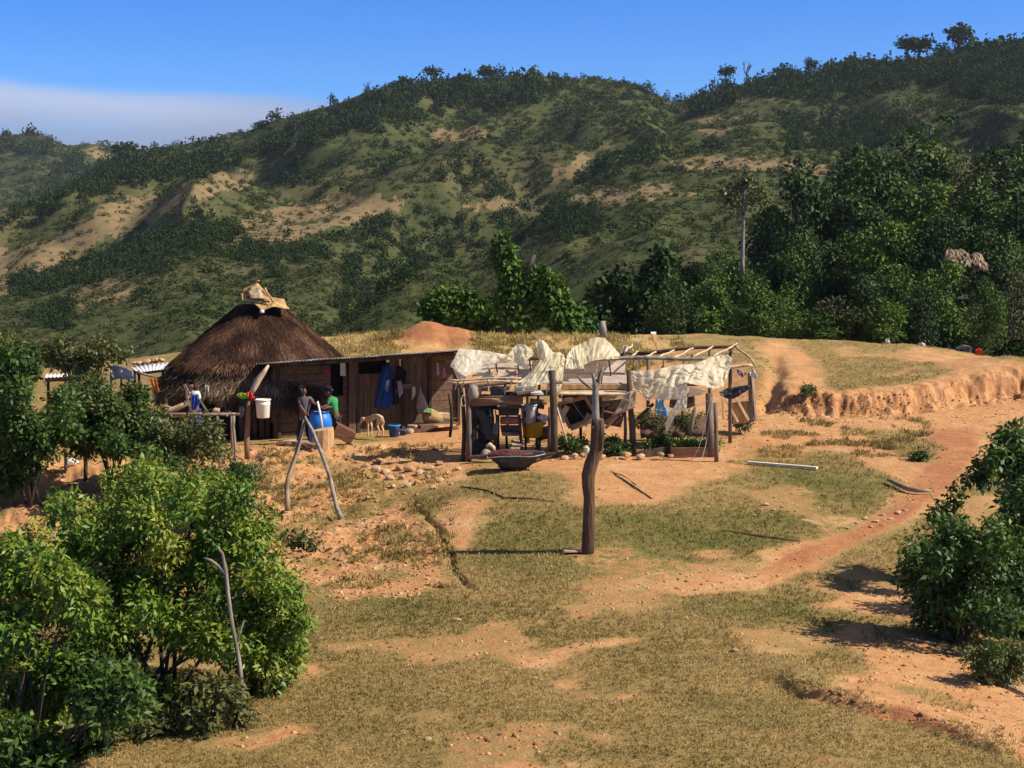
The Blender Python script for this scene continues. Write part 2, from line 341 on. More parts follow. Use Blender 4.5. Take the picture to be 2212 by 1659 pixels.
DIRT = [
 [(330,1000),(520,958),(640,955),(800,940),(1000,920),(1010,1000),(1000,1055),(930,1045),(840,1040),(880,1110),(945,1180),(960,1240),(930,1275),(660,1300),(600,1270),(560,1180),(535,1090),(480,1060),(300,1120),(0,1150),(-300,1150),(-300,980)],
 [(1000,915),(1560,900),(1600,960),(1605,1010),(1560,1030),(1490,1040),(1480,1062),(1400,1085),(1280,1075),(1230,1035),(1180,1015),(1080,1012),(1000,1000)],
 [(985,785),(1180,800),(1400,790),(1560,800),(1640,800),(1640,920),(985,920)],
 [(955,1085),(1060,1075),(1035,1140),(1010,1190),(965,1190),(945,1130)],
 [(1560,900),(1640,878),(1700,850),(1680,800),(1645,760),(1640,735),(1690,732),(1745,765),(1765,800),(1800,858),(1900,846),(2000,826),(2090,800),(2050,790),(1900,760),(2000,752),(2100,770),(2220,785),(2500,760),(2500,940),(2120,930),(2150,960),(2110,1000),(2060,1060),(1990,1110),(1930,1140),(1820,1190),(1760,1220),(1700,1250),(1640,1278),(1390,1272),(1440,1250),(1500,1247),(1640,1237),(1665,1205),(1620,1190),(1690,1183),(1850,1137),(1930,1090),(1960,1040),(1900,1012),(1800,978),(1720,985),(1670,1000),(1620,960)],
 [(1085,1422),(1120,1400),(1145,1415),(1250,1388),(1410,1368),(1395,1385),(1240,1408),(1185,1440),(1120,1437)],
 [(1150,1480),(1250,1465),(1330,1473),(1490,1476),(1440,1493),(1350,1507),(1270,1507),(1210,1490)],
 [(1725,1312),(1850,1280),(1930,1272),(2010,1300),(1990,1340),(1900,1330),(1830,1318)],
 [(1765,1372),(1850,1343),(1930,1370),(2100,1430),(2300,1520),(2300,1700),(2200,1650),(2160,1620),(2050,1590),(1900,1552),(1785,1520),(1800,1458),(1900,1448),(1830,1400)],
 [(840,745),(880,715),(900,695),(1010,700),(1030,745),(960,755)],
 [(520,1630),(560,1590),(640,1560),(700,1575),(620,1600)],[(600,1440),(660,1430),(720,1450),(640,1465)],
 [(1500,1195),(1560,1190),(1600,1200),(1540,1212)],[(1080,1655),(1120,1648),(1180,1662),(1150,1680),(1060,1680)],
 [(1700,1490),(1760,1482),(1800,1520),(1740,1520)],
 [(560,1300),(700,1270),(820,1280),(700,1310),(600,1330)],
]
GRASS_ISLES = [[(1815,925),(1960,932),(2045,958),(2020,1000),(1965,1002),(1900,965)],[(1690,965),(1800,972),(1860,995),(1760,990)],
 [(600,1205),(680,1200),(760,1215),(700,1235)],[(850,1120),(900,1150),(880,1190),(830,1160)],[(780,1240),(880,1225),(930,1250),(820,1262)],[(1010,1020),(1150,1020),(1240,1050),(1120,1065),(1020,1050)],
 [(1900,1470),(2000,1480),(2100,1530),(2000,1520)],[(700,1000),(760,990),(780,1020),(720,1030)]]
RED = [[(2000,925),(2110,925),(2110,985),(2060,1055),(2010,1080),(1960,1120),(1820,1190),(1700,1240),(1640,1240),(1700,1195),(1850,1140),(1950,1075),(2000,1010)],
       [(1620,950),(1660,960),(1690,1000),(1640,1000)],[(870,690),(1030,690),(1030,745),(880,745)],[(1860,1520),(1960,1525),(2100,1590),(2080,1600),(1960,1570),(1880,1548)]]
YELLOW = [[(690,710),(900,705),(1010,735),(1200,725),(1340,735),(1340,790),(690,790)],[(1340,720),(1480,725),(1480,750),(1340,760)]]
GREEN = [[(1030,1150),(1120,1110),(1500,1100),(1850,1120),(1700,1180),(1400,1230),(1150,1260),(1020,1230)],[(650,1300),(930,1280),(960,1330),(760,1350)],[(1620,990),(1850,1010),(1960,1040),(1900,1100),(1700,1080)],
       [(1480,1500),(1800,1540),(1700,1560),(1500,1540)],[(1400,1250),(1500,1280),(1900,1300),(1700,1340),(1450,1330)]]
def softmask(u, v, x, y, polys, amp):
    f = np.zeros_like(u); 
    for j in range(6):                                         # averaged over a few warps for a soft, ragged edge
        uu = u + amp * 1.9 * n2(x, y, 1.3, 40.0 + j) + amp * 1.3 * n2(x, y, 0.35, 50.0 + j) + (j - 2.5) * amp * 0.35
        vv = v + amp * 0.7 * n2(x, y, 1.3, 60.0 + j) + amp * 0.5 * n2(x, y, 0.35, 70.0 + j) + ((j * 2) % 5 - 2) * amp * 0.16
        m = np.zeros(u.shape, bool)
        for p in polys: m |= inpoly(uu, vv, p)
        f += m / 6.0
    return f
rows = []; Yv = 11.5
while Yv < 63.5: rows.append(Yv); Yv += max(0.028, min(2.4 * Yv * Yv / (FPX * 5.6), 0.085 if 43 < Yv < 49.5 else 0.3))
rows += [64.5, 66, 68, 71, 75, 80, 88, 98]
rows = np.array(rows); sc_ = np.concatenate([np.linspace(-0.75, -0.38, 45)[:-1], np.linspace(-0.38, 0.38, 720), np.linspace(0.38, 0.75, 45)[1:]])
GX = rows[:, None] * sc_[None, :]; GY = np.repeat(rows[:, None], len(sc_), 1)
GZ = groundz(GX, GY)
gu, gv = proj(np.stack([GX, GY, GZ], -1))
m_d = softmask(gu, gv, GX, GY, DIRT, 20); m_g = softmask(gu, gv, GX, GY, GRASS_ISLES, 18)
# the cut face of the bank is bare
foot = np.interp(gu, FOOT[:, 0], FOOT[:, 1]); wid = np.interp(gu, FOOT[:, 0], FOOT[:, 2])
lip = n2(GX, GY, 0.8, 77.0) * 0.5
face = sstep(1600, 1690, gu) * sstep(-0.4, 0.1, GY - foot) * (1 - sstep(0.85, 1.15, (GY - foot) / wid + lip * 0.5))
pn = n2(GX, GY, 1.9, 120.0, 4); m_d = np.clip(m_d * (1 - 0.85 * m_g) - 0.9 * m_d * sstep(0.20, 0.48, pn) * (gu < 1660) + 0.45 * (1 - m_d) * sstep(0.22, 0.45, -pn), 0, 1); m_d = np.maximum(m_d, face)
m_r = softmask(gu, gv, GX, GY, RED, 10); m_y = softmask(gu, gv, GX, GY, YELLOW, 14); m_gr = softmask(gu, gv, GX, GY, GREEN, 40)

def ground_mat():
    m = bpy.data.materials.new("ground_soil_and_turf"); m.use_nodes = True; t = m.node_tree; b = t.nodes["Principled BSDF"]
    def attr(n):
        a = N("ShaderNodeAttribute", t); a.attribute_name = n; return a.outputs["Fac"]
    tcn = N("ShaderNodeTexCoord", t)
    def noise(s, d=6, r=0.6, st=(1, 1, 1)):
        mpn = N("ShaderNodeMapping", t); mpn.inputs["Scale"].default_value = st; t.links.new(tcn.outputs["Object"], mpn.inputs[0])
        n = N("ShaderNodeTexNoise", t); n.inputs["Scale"].default_value = s; n.inputs["Detail"].default_value = d; n.inputs["Roughness"].default_value = r
        t.links.new(mpn.outputs[0], n.inputs["Vector"]); return n.outputs["Fac"]
    def mix(f, a, c):
        n = N("ShaderNodeMixRGB", t)
        for i, v in enumerate((f, a, c)):
            if hasattr(v, "is_output"): t.links.new(v, n.inputs[i])
            elif i == 0: n.inputs[0].default_value = v
            else: n.inputs[i].default_value = (*v, 1)
        return n.outputs[0]
    nf, nm, nb, nl = noise(26, 5, 0.7), noise(5.5), noise(1.1), noise(0.35, 3)
    soil = mix(MR(nm, 0.35, 0.7, tree=t), (0.57, 0.302, 0.132), (0.47, 0.213, 0.084))
    soil = mix(M('MULTIPLY', MR(nb, 0.48, 0.72, tree=t), 0.7, t), soil, (0.62, 0.395, 0.195))
    soil = mix(M('MULTIPLY', MR(nf, 0.52, 0.75, tree=t), 0.55, t), soil, (0.27, 0.120, 0.055))
    soil = mix(M('MULTIPLY', attr("red"), MR(nb, 0.30, 0.62, 0.25, 0.9, tree=t), t), soil, (0.36, 0.135, 0.058))
    st = noise(2.6, 5, 0.65, (1, 0.6, 0.22)); soil = mix(M('MULTIPLY', attr("cutface"), MR(st, 0.45, 0.62, 0, 0.85, tree=t), t), soil, (0.25, 0.115, 0.050))
    turf = mix(MR(nm, 0.3, 0.7, tree=t), (0.345, 0.232, 0.086), (0.225, 0.162, 0.053))
    turf = mix(M('MULTIPLY', MR(nb, 0.45, 0.7, tree=t), 0.6, t), turf, (0.42, 0.275, 0.10))
    turf = mix(M('MULTIPLY', attr("lush"), MR(nb, 0.3, 0.6, 0.25, 0.9, tree=t), t), turf, (0.125, 0.132, 0.032))
    turf = mix(M('MULTIPLY', MR(nf, 0.5, 0.72, tree=t), 0.75, t), turf, (0.11, 0.082, 0.026))
    turf = mix(M('MULTIPLY', attr("straw"), 0.8, t), turf, (0.52, 0.37, 0.14))
    # bare specks in the turf
    d = M('ADD', attr("bare"), M('MULTIPLY', M('SUBTRACT', nm, 0.5, t), 1.9, t), t)
    d = M('ADD', d, M('MULTIPLY', M('SUBTRACT', nf, 0.5, t), 1.9, t), t)
    d = M('ADD', d, M('MULTIPLY', M('SUBTRACT', nl, 0.5, t), 0.5, t), t)
    col = mix(MR(d, 0.20, 0.80, tree=t), turf, soil)
    t.links.new(col, b.inputs["Base Color"]); b.inputs["Roughness"].default_value = 0.95; b.inputs["Specular IOR Level"].default_value = 0.1
    hgt = M('ADD', M('MULTIPLY', nf, 0.6, t), M('MULTIPLY', nm, 1.0, t), t)
    bp = N("ShaderNodeBump", t); bp.inputs["Strength"].default_value = 0.8; bp.inputs["Distance"].default_value = 0.06
    t.links.new(hgt, bp.inputs["Height"]); t.links.new(bp.outputs[0], b.inputs["Normal"])
    return m
gr = np_mesh("ground", np.stack([GX, GY, GZ], -1).reshape(-1, 3), grid_faces(*GX.shape), ground_mat(), smooth=True,
             attrs={"bare": m_d.ravel(), "red": m_r.ravel(), "straw": m_y.ravel(), "lush": m_gr.ravel(), "cutface": (face * sstep(1640, 1720, gu)).ravel()})
tag(gr, "eroded orange earth and short dry turf", "ground", kind="structure")

# ------------------------------------------------------------------ the hills
class Hill:
    def __init__(s, crest, base, p=1.0, amp=0.02, sc=60.0):
        s.c = np.array(crest, float); s.b = np.array(base, float); s.p, s.amp, s.sc = p, amp, sc
    def P(s, u, t):
        vc, Yc = np.interp(u, s.c[:, 0], s.c[:, 1]), np.interp(u, s.c[:, 0], s.c[:, 2])
        vb, Yb = np.interp(u, s.b[:, 0], s.b[:, 1]), np.interp(u, s.b[:, 0], s.b[:, 2])
        tt = np.minimum(t, 1); Y = Yb + (Yc - Yb) * tt ** s.p
        P = at(u, vb + (vc - vb) * tt, Y)
        P = P * 1.0; over = np.maximum(t - 1, 0)               # behind the crest it falls away again
        P[..., 1] += over * Yc * 0.8; P[..., 2] -= over ** 1.3 * Yc * 0.35
        P[..., 0] += over * Yc * 0.8 * (P[..., 0] / P[..., 1])
        q = np.stack([P[..., 0] / s.sc, P[..., 1] / s.sc * 0.6, P[..., 2] * 0], -1)
        rg = 1 - np.abs(fbm(q, 4)) * 2.2                        # ridges and gullies running down the slope
        w = np.clip(1.12 - tt, 0.12, 1) * np.clip(tt * 4 + 0.1, 0, 1)
        P[..., 2] += s.amp * Y * rg * w
        return P
HILLS = {
 "far": Hill([(-1500,330,1500),(-500,345,1500),(-150,318,1500),(0,305,1500),(80,300,1500),(150,320,1500),(185,318,1500),(230,326,1500),(265,345,1500),(330,372,1480),(450,440,1450),(560,520,1400)],
             [(-1500,640,900),(560,640,900)], 1.2, 0.035, 160),
 "main": Hill([(-700,800,950),(-200,650,950),(20,540,950),(150,450,950),(240,378,950),(300,352,940),(345,348,930),(430,340,920),(520,318,910),(620,284,900),(720,246,890),(780,216,880),(850,198,870),(950,190,860),(1060,184,850),(1140,187,840),(1200,199,840),(1300,201,840),(1350,200,840),(1400,211,830),(1455,229,830),(1520,209,830),(1580,192,820),(1680,176,810),(1800,168,800),(1900,156,790),(2000,140,780),(2080,120,770),(2150,112,760),(2300,108,760),(2700,90,760),(3600,120,760)],
             [(-700,860,420),(150,700,420),(700,700,380),(1400,690,360),(3600,640,330)], 1.25, 0.080, 120),
 "tan": Hill([(-1500,620,600),(-500,590,600),(-100,545,600),(0,515,600),(120,492,600),(180,456,600),(235,428,600),(300,416,600),(395,432,600),(450,470,590),(520,540,560),(600,620,540)],
             [(-1500,740,380),(600,740,380)], 1.1, 0.02, 70),
 "meadow": Hill([(-1500,720,400),(-500,680,400),(-100,640,400),(0,622,400),(120,592,400),(250,557,400),(350,517,400),(420,492,400),(500,505,400),(600,500,400),(690,510,395),(760,570,380),(820,690,350)],
             [(-1500,850,190),(820,850,190)], 1.1, 0.02, 60),
 "spur": Hill([(560,860,250),(760,800,280),(880,730,300),(1000,645,330),(1100,560,380),(1180,482,430),(1230,414,470),(1300,385,480),(1400,347,480),(1500,332,480),(1600,322,480),(1700,331,480),(1800,356,470),(2000,420,450),(3600,470,420)],
             [(560,880,160),(880,830,160),(3600,800,160)], 1.2, 0.050, 70),
 "knoll": Hill([(600,780,200),(690,733,230),(760,683,250),(830,612,260),(890,577,260),(940,569,260),(990,586,255),(1040,642,245),(1090,722,230),(1130,780,220)],
             [(600,830,150),(1130,830,150)], 1.1, 0.02, 40),
 "wooded": Hill([(1180,760,84),(1350,712,100),(1450,655,120),(1560,605,140),(1700,540,160),(1900,470,180),(2100,430,190),(3600,390,190)],
             [(1180,800,72),(3600,800,72)], 1.3, 0.012, 25),
}
TAN = [[(-300,690),(-300,560),(0,545),(100,520),(190,470),(240,432),(300,418),(395,432),(395,450),(320,480),(230,520),(120,585),(0,640)],[(390,400),(470,370),(560,380),(540,410),(430,425)],
  [(470,540),(520,480),(620,440),(760,420),(890,430),(860,455),(700,490),(640,520),(560,535),(490,560)],[(1240,420),(1310,400),(1450,400),(1500,415),(1300,450),(1235,440)],
  [(1440,350),(1600,335),(1780,350),(1800,385),(1620,370),(1480,372)],[(150,640),(210,600),(300,615),(280,650),(180,670)],[(1500,250),(1600,255),(1560,300),(1500,290)],
  [(160,320),(220,318),(270,345),(230,350)],[(980,440),(1090,430),(1120,450),(1040,460)],[(920,280),(1060,270),(1040,300),(940,310)],[(1180,380),(1260,330),(1300,360),(1200,400)]]
DARKW = [[(250,350),(350,360),(500,335),(700,255),(850,200),(980,185),(1140,185),(1200,205),(1130,230),(960,240),(860,280),(700,310),(560,345),(500,360),(400,390),(280,390)],
  [(-100,320),(60,295),(130,320),(90,340),(0,340)],[(1600,190),(1800,168),(2000,130),(2300,100),(2300,230),(2150,230),(2000,190),(1850,210),(1650,215)],
  [(1500,215),(1600,190),(1600,230),(1480,250)],
  [(1330,330),(1390,300),(1400,350),(1330,380),(1240,400),(1260,350)],[(930,360),(1040,340),(1100,380),(1230,400),(1200,480),(1150,520),(1060,540),(960,560),(850,620),(760,700),(730,690),(740,560),(780,480),(900,450),(1040,480),(1160,430),(1000,420),(930,400)],
  [(0,610),(120,575),(250,540),(350,490),(420,440),(450,470),(520,500),(480,540),(380,560),(250,600),(60,640)],[(610,385),(690,380),(700,400),(620,410)],
  [(150,340),(260,370),(330,400),(200,440),(60,480),(20,470)],[(1700,260),(2000,260),(2100,300),(1900,340),(1700,320)],[(1200,450),(1290,440),(1330,480),(1260,530),(1190,520)],
  [(430,540),(600,530),(720,540),(700,560),(500,560)],[(540,560),(590,560),(590,610),(540,610)],[(310,560),(370,560),(370,600),(310,600)],[(80,660),(160,650),(150,720),(80,710)]]
def hill_mat():
    m = bpy.data.materials.new("hillside"); m.use_nodes = True; t = m.node_tree; b = t.nodes["Principled BSDF"]
    a = N("ShaderNodeAttribute", t); a.attribute_name = "dry"
    tcn = N("ShaderNodeTexCoord", t)
    def noise(s, d=6):
        n = N("ShaderNodeTexNoise", t); n.inputs["Scale"].default_value = s; n.inputs["Detail"].default_value = d; n.inputs["Roughness"].default_value = 0.65
        t.links.new(tcn.outputs["Object"], n.inputs["Vector"]); return n.outputs["Fac"]
    def mix(f, p, q):
        n = N("ShaderNodeMixRGB", t); t.links.new(f, n.inputs[0])
        for i, v in ((1, p), (2, q)):
            if hasattr(v, "is_output"): t.links.new(v, n.inputs[i])
            else: n.inputs[i].default_value = (*v, 1)
        return n.outputs[0]
    n1, n2_, n3 = noise(0.30), noise(0.045), noise(0.012, 4)
    c = mix(MR(n1, 0.35, 0.65, tree=t), (0.052, 0.062, 0.022), (0.078, 0.084, 0.030))
    c = mix(M('MULTIPLY', MR(n2_, 0.5, 0.68, tree=t), 0.55, t), c, (0.125, 0.108, 0.044))
    c = mix(MR(n3, 0.52, 0.62, 0, 0.5, tree=t), c, (0.13, 0.105, 0.05))
    c = mix(M('MULTIPLY', MR(noise(1.3, 3), 0.48, 0.62, tree=t), 0.55, t), c, (0.032, 0.042, 0.016))
    d = M('ADD', a.outputs["Fac"], M('MULTIPLY', M('SUBTRACT', n2_, 0.5, t), 0.9, t), t)
    tanc = mix(MR(n1, 0.4, 0.7, tree=t), (0.215, 0.150, 0.075), (0.135, 0.110, 0.052))
    c = mix(MR(d, 0.35, 0.75, tree=t), c, tanc)
    t.links.new(c, b.inputs["Base Color"]); b.inputs["Roughness"].default_value = 1.0; b.inputs["Specular IOR Level"].default_value = 0.05
    return m
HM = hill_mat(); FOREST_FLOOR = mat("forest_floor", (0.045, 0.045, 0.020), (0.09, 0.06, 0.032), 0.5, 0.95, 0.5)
def maskpx(u, v, polys, amp=10):
    q = np.stack([u / 30, v / 20, u * 0], -1); uu = u + amp * fbm(q, 3) * 2; vv = v + amp * 0.7 * fbm(q + 40, 3) * 2
    m = np.zeros(u.shape, bool)
    for p in polys: m |= inpoly(uu, vv, p)
    return m
for nm, H in HILLS.items():
    u = np.linspace(H.c[0, 0], H.c[-1, 0], int((H.c[-1, 0] - H.c[0, 0]) / 5)); t = np.concatenate([np.linspace(0, 1, 110), [1.03, 1.08, 1.16, 1.3, 1.5]])
    U, T = np.meshgrid(u, t); P = H.P(U, T); pu, pv = proj(P)
    dry = maskpx(pu, pv, TAN).astype(float) if nm != "wooded" else np.zeros(pu.shape)
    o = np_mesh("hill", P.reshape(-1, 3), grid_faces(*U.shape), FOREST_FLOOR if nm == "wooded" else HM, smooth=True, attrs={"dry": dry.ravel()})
    tag(o, {"far": "distant green hill under the cloud bank at the left", "main": "long wooded mountain ridge against the blue sky", "tan": "bare tan spur below the distant hill at the left",
            "meadow": "green grassy slope with a line of trees beyond the thatched roof", "spur": "broad scrubby spur in the middle distance right of the ravine",
            "knoll": "small rounded grassy knoll behind the shack roof", "wooded": "shaded forest floor rising at the right"}[nm], "hill", kind="structure")
# the valley floor everything stands in
vf = np.array([(-2500, 20, -45), (2500, 20, -45), (2500, 3000, -45), (-2500, 3000, -45)], float)
tag(np_mesh("terrain", vf, [[0, 1, 2, 3]], HM, attrs={"dry": np.zeros(4)}), "valley floor", "terrain", kind="structure")

# ------------------------------------------------------------------ leaves
def leaf_arrays(C, D, Nn, L, Wd, cup=0.12):
    """Quads base-side-tip-side along D with normal about Nn."""
    S = np.cross(D, Nn); S /= np.linalg.norm(S, axis=1, keepdims=True) + 1e-9; U = np.cross(S, D)
    L = np.asarray(L)[:, None]; Wd = np.asarray(Wd)[:, None]
    V = np.stack([C, C + D * L * 0.5 + S * Wd * 0.5 + U * L * cup, C + D * L, C + D * L * 0.5 - S * Wd * 0.5 + U * L * cup], 1)
    n = len(C); F = np.arange(n * 4).reshape(n, 4); return V.reshape(-1, 3), F
def unit(a): return a / (np.linalg.norm(a, axis=-1, keepdims=True) + 1e-9)
def rdir(n, r=None): return unit((r or rng).normal(size=(n, 3)))
def lobe_leaves(lobes, n, size, aspect=0.5, shell=0.35, droop=0.2, r=None, per=4, spread=0.9):
    """Leaves in small sprays through a crown made of ellipsoid lobes ((centre, radii) each)."""
    r = r or rng; C = np.array([l[0] for l in lobes], float); R = np.array([l[1] for l in lobes], float)
    w = (R[:, 0] * R[:, 1] + R[:, 0] * R[:, 2] + R[:, 1] * R[:, 2]); w = w / w.sum(); ns = max(1, n // per)
    k = r.choice(len(C), ns, p=w); d = rdir(ns, r); rad = 1 - shell * r.random(ns) ** 1.6
    ctr = C[k] + d * R[k] * rad[:, None]; lt = r.random(len(C))
    ctr = np.repeat(ctr, per, 0); d = np.repeat(d, per, 0); kk = np.repeat(k, per)
    m = len(ctr); ctr = ctr + r.normal(size=(m, 3)) * size * 0.55
    D = unit(d * 0.6 + rdir(m, r) * spread + np.array([0, 0, -droop])); Nn = unit(d * 0.9 + np.array([0, 0, 0.5]) + rdir(m, r) * 0.6)
    L = size * (0.6 + 0.8 * r.random(m)); V, F = leaf_arrays(ctr, D, Nn, L, L * aspect)
    spray = np.repeat(r.random(ns), per)
    tint = np.clip(0.02 + 0.46 * lt[kk] + 0.30 * spray + 0.24 * r.random(m) , 0, 1)
    return V, F, tint
def bush_proto(seed, n=64, flat=0.75, leaf=0.36):
    r = np.random.default_rng(seed); k = r.integers(3, 6)
    lobes = [((r.normal() * 0.38, r.normal() * 0.38, 0.35 + 0.3 * r.random()), (0.5 + 0.2 * r.random(),) * 2 + (0.45 * flat + 0.2 * r.random(),)) for _ in range(k)]
    V, F, t = lobe_leaves(lobes, n, leaf, 0.95, 0.3, 0.0, r, per=2); return V, F, t
BP = [bush_proto(100 + i) for i in range(10)]; BPF = [bush_proto(140 + i, 96, 0.75, 0.27) for i in range(10)]
def scatter_bushes(name, pos, rad, tintoff, matl, label, cat, squash=None, protos=BP):
    Vs, Fs, Ts = [], [], []; base = 0; k = rng.integers(0, len(protos), len(pos)); ang = rng.random(len(pos)) * 6.283
    for i, (pv, pf, pt) in enumerate(protos):
        s = np.where(k == i)[0]
        if not len(s): continue
        c, sn = np.cos(ang[s])[:, None], np.sin(ang[s])[:, None]
        x = pv[None, :, 0] * c - pv[None, :, 1] * sn; y = pv[None, :, 0] * sn + pv[None, :, 1] * c; z = np.repeat(pv[None, :, 2], len(s), 0)
        hgt = (squash[s] if squash is not None else np.ones(len(s)))[:, None]
        V = np.stack([x, y, z * hgt], -1) * rad[s][:, None, None] + pos[s][:, None, :]
        F = pf[None] + (np.arange(len(s)) * len(pv))[:, None, None] + base; base += V.shape[0] * V.shape[1]
        Vs.append(V.reshape(-1, 3)); Fs.append(F.reshape(-1, 4)); Ts.append(np.clip(pt[None] * 0.75 + tintoff[s][:, None], 0, 1).ravel())
    o = np_mesh(name, np.concatenate(Vs), np.concatenate(Fs), matl, tint=np.concatenate(Ts)); return tag(o, label, cat, kind="stuff")
sp_, sr, stt, wp, wr, wtt = [], [], [], [], [], []
ORDER = ["far", "main", "tan", "meadow", "spur", "knoll"]
CNT = {"far": 6000, "main": 26000, "tan": 2700, "meadow": 8500, "spur": 13000, "knoll": 2100}
for nm in ORDER:
    H = HILLS[nm]; n = CNT[nm]; u = rng.uniform(max(H.c[0, 0], -700), min(H.c[-1, 0], 2900), n * 2); t = rng.random(n * 2) ** 0.9
    P = H.P(u, t); pu, pv = proj(P); dn = fbm(np.stack([pu / 60, pv / 40, pu * 0 + len(nm)], -1), 3)
    dark = maskpx(pu, pv, DARKW); tan = maskpx(pu, pv, TAN); keep = (rng.random(n * 2) < np.where(tan, 0.36, np.clip(0.66 + 0.9 * dn, 0.32, 1)))
    s = np.exp(rng.normal(math.log(5.1), 0.45, n * 2)) * (0.8 if nm == "far" else 1.0) * px(1, P[:, 1])
    k = keep & (~dark | (rng.random(n * 2) < 0.4)); sp_.append(P[k]); sr.append(s[k]); stt.append((0.04 - dn * 0.35 + rng.normal(0, 0.12, n * 2))[k])
    big = dark | ((dn < -0.28) & ~tan & (rng.random(n * 2) < 0.35)); k = big & (rng.random(n * 2) < 0.55)
    s2 = np.exp(rng.normal(math.log(8.5), 0.40, n * 2)) * (0.75 if nm == "far" else 1.0) * px(1, P[:, 1])
    s2 = np.minimum(s2, 13.5 * px(1, P[:, 1])) * np.where(maskpx(pu, pv, DARKW[:4]), 1.25, 1.0); wp.append(P[k]); wr.append(s2[k]); wtt.append((rng.normal(0.0, 0.12, n * 2))[k])
sp_, sr, stt, wp, wr, wtt = (np.concatenate(a) for a in (sp_, sr, stt, wp, wr, wtt))
scatter_bushes("hillside_scrub", sp_ - np.array([0, 0, 0.1]), sr, stt, L_SCRUB, "olive green scrub covering the hillsides", "scrub", 0.55 + 0.45 * rng.random(len(sp_)))
scatter_bushes("hillside_wood", wp, wr, wtt, L_WOOD, "dark green woodland in the ravines and along the ridge", "woodland", 1.0 + 0.7 * rng.random(len(wp)), BPF)

H = HILLS["wooded"]; n = 1500; u = rng.uniform(1300, 2500, n); t = rng.random(n); P = H.P(u, t)
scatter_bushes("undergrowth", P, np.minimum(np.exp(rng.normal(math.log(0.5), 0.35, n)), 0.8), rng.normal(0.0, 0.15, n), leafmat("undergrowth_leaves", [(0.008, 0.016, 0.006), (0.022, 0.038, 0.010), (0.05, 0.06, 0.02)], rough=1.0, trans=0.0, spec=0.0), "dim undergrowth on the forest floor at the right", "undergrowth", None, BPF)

# ------------------------------------------------------------------ trees and shrubs
def tree_parts(root, h, crown, trunk_r, leafm, barkm, n, size, limbs=5, lean=(0, 0), aspect=0.55, droop=0.15, seed=1, shell=0.4, base_z=-0.3, fork=0.35, per=4):
    """trunk and crown under root. crown: lobes in metres about the tree's foot."""
    r = np.random.default_rng(seed); x0, y0, z0 = root.location; mb = MB()
    top = max(l[0][2] for l in crown)
    cx = np.mean([l[0][0] for l in crown]); cy = np.mean([l[0][1] for l in crown])
    pts = []; rr = []
    for i in range(7):
        t = i / 6; pts.append((x0 + cx * t + lean[0] * t * t + r.normal() * 0.03 * h * t * (1 - t), y0 + cy * t + r.normal() * 0.03 * h * t * (1 - t), z0 + base_z + (top * 0.95 - base_z) * t)); rr.append(trunk_r * (1.25 - 0.95 * t) * (1.25 if i == 0 else 1))
    mb.tube(pts, rr, 8, True, 0.08)
    order = sorted(crown, key=lambda l: -l[1][0])[:limbs]
    for l in order:
        q = fork + (0.75 - fork) * r.random(); i = q * 6; a = Vector(pts[int(i)]).lerp(Vector(pts[min(int(i) + 1, 6)]), i % 1); b = Vector((x0 + l[0][0], y0 + l[0][1], z0 + l[0][2]))
        if b.z < a.z: a.z = b.z - 0.1 * h
        mid = a.lerp(b, 0.5) + Vector((r.normal() * 0.04 * h, r.normal() * 0.04 * h, 0.04 * h))
        e = b + (b - mid) * 0.5
        mb.tube([a, mid, b, e], [trunk_r * 0.55, trunk_r * 0.38, trunk_r * 0.22, trunk_r * 0.07], 6, True, 0.1)
        for _ in range(2):
            c = b + Vector([r.normal() * l[1][j] * 0.6 for j in range(3)]); mb.tube([mid.lerp(b, 0.5), (mid.lerp(b, 0.5)).lerp(c, 0.5) + Vector((0, 0, 0.02 * h)), c], [trunk_r * 0.25, trunk_r * 0.15, trunk_r * 0.05], 5, True)
    mb.build("trunk", barkm, root, smooth=True)
    V, F, t = lobe_leaves(crown, n, size, aspect, shell, droop, r, per)
    np_mesh("crown", V + np.array(root.location), F, leafm, root, tint=t)
def lobes_round(h, w, z0f=0.3, k=9, seed=1, top=1.0, flat=1.0):
    r = np.random.default_rng(seed); out = []
    for i in range(k):
        f = (i + 0.5) / k; z = h * (z0f + (0.95 * top - z0f) * f); prof = math.sin(math.pi * (0.15 + 0.75 * f)) ** 0.8
        a = r.random() * 6.283 + i * 2.4; d = w * 0.5 * prof * (0.40 + 0.5 * r.random()); s = w * (0.17 + 0.13 * r.random()) * (0.7 + 0.5 * prof)
        out.append(((math.cos(a) * d, math.sin(a) * d, z - s * 0.5), (s, s, s * 0.75 * flat)))
    return out
def lobes_column(h, w, k=10, seed=1, z0f=0.12):
    r = np.random.default_rng(seed); out = []
    for i in range(k):
        f = i / (k - 1); s = w * (0.42 - 0.26 * f) * (0.8 + 0.4 * r.random()); out.append(((r.normal() * w * 0.14, r.normal() * w * 0.14, h * (z0f + (0.93 - z0f) * f)), (s, s, s * 1.1)))
    return out
def lobes_flat(h, w, k=8, seed=1):
    r = np.random.default_rng(seed); out = []
    for i in range(k):
        a = r.random() * 6.283; d = w * 0.42 * r.random() ** 0.5; s = w * (0.12 + 0.10 * r.random()); out.append(((math.cos(a) * d, math.sin(a) * d, h * (0.72 + 0.22 * r.random())), (s * 1.3, s * 1.3, s * 0.6)))
    return out
def copy_tree(src, loc, scale, rz):
    o = src.copy(); COL.objects.link(o); o.location = loc; o.rotation_euler = (0, 0, rz); o.scale = scale
    for ch in src.children:
        c = ch.copy(); COL.objects.link(c); c.parent = o
    return o

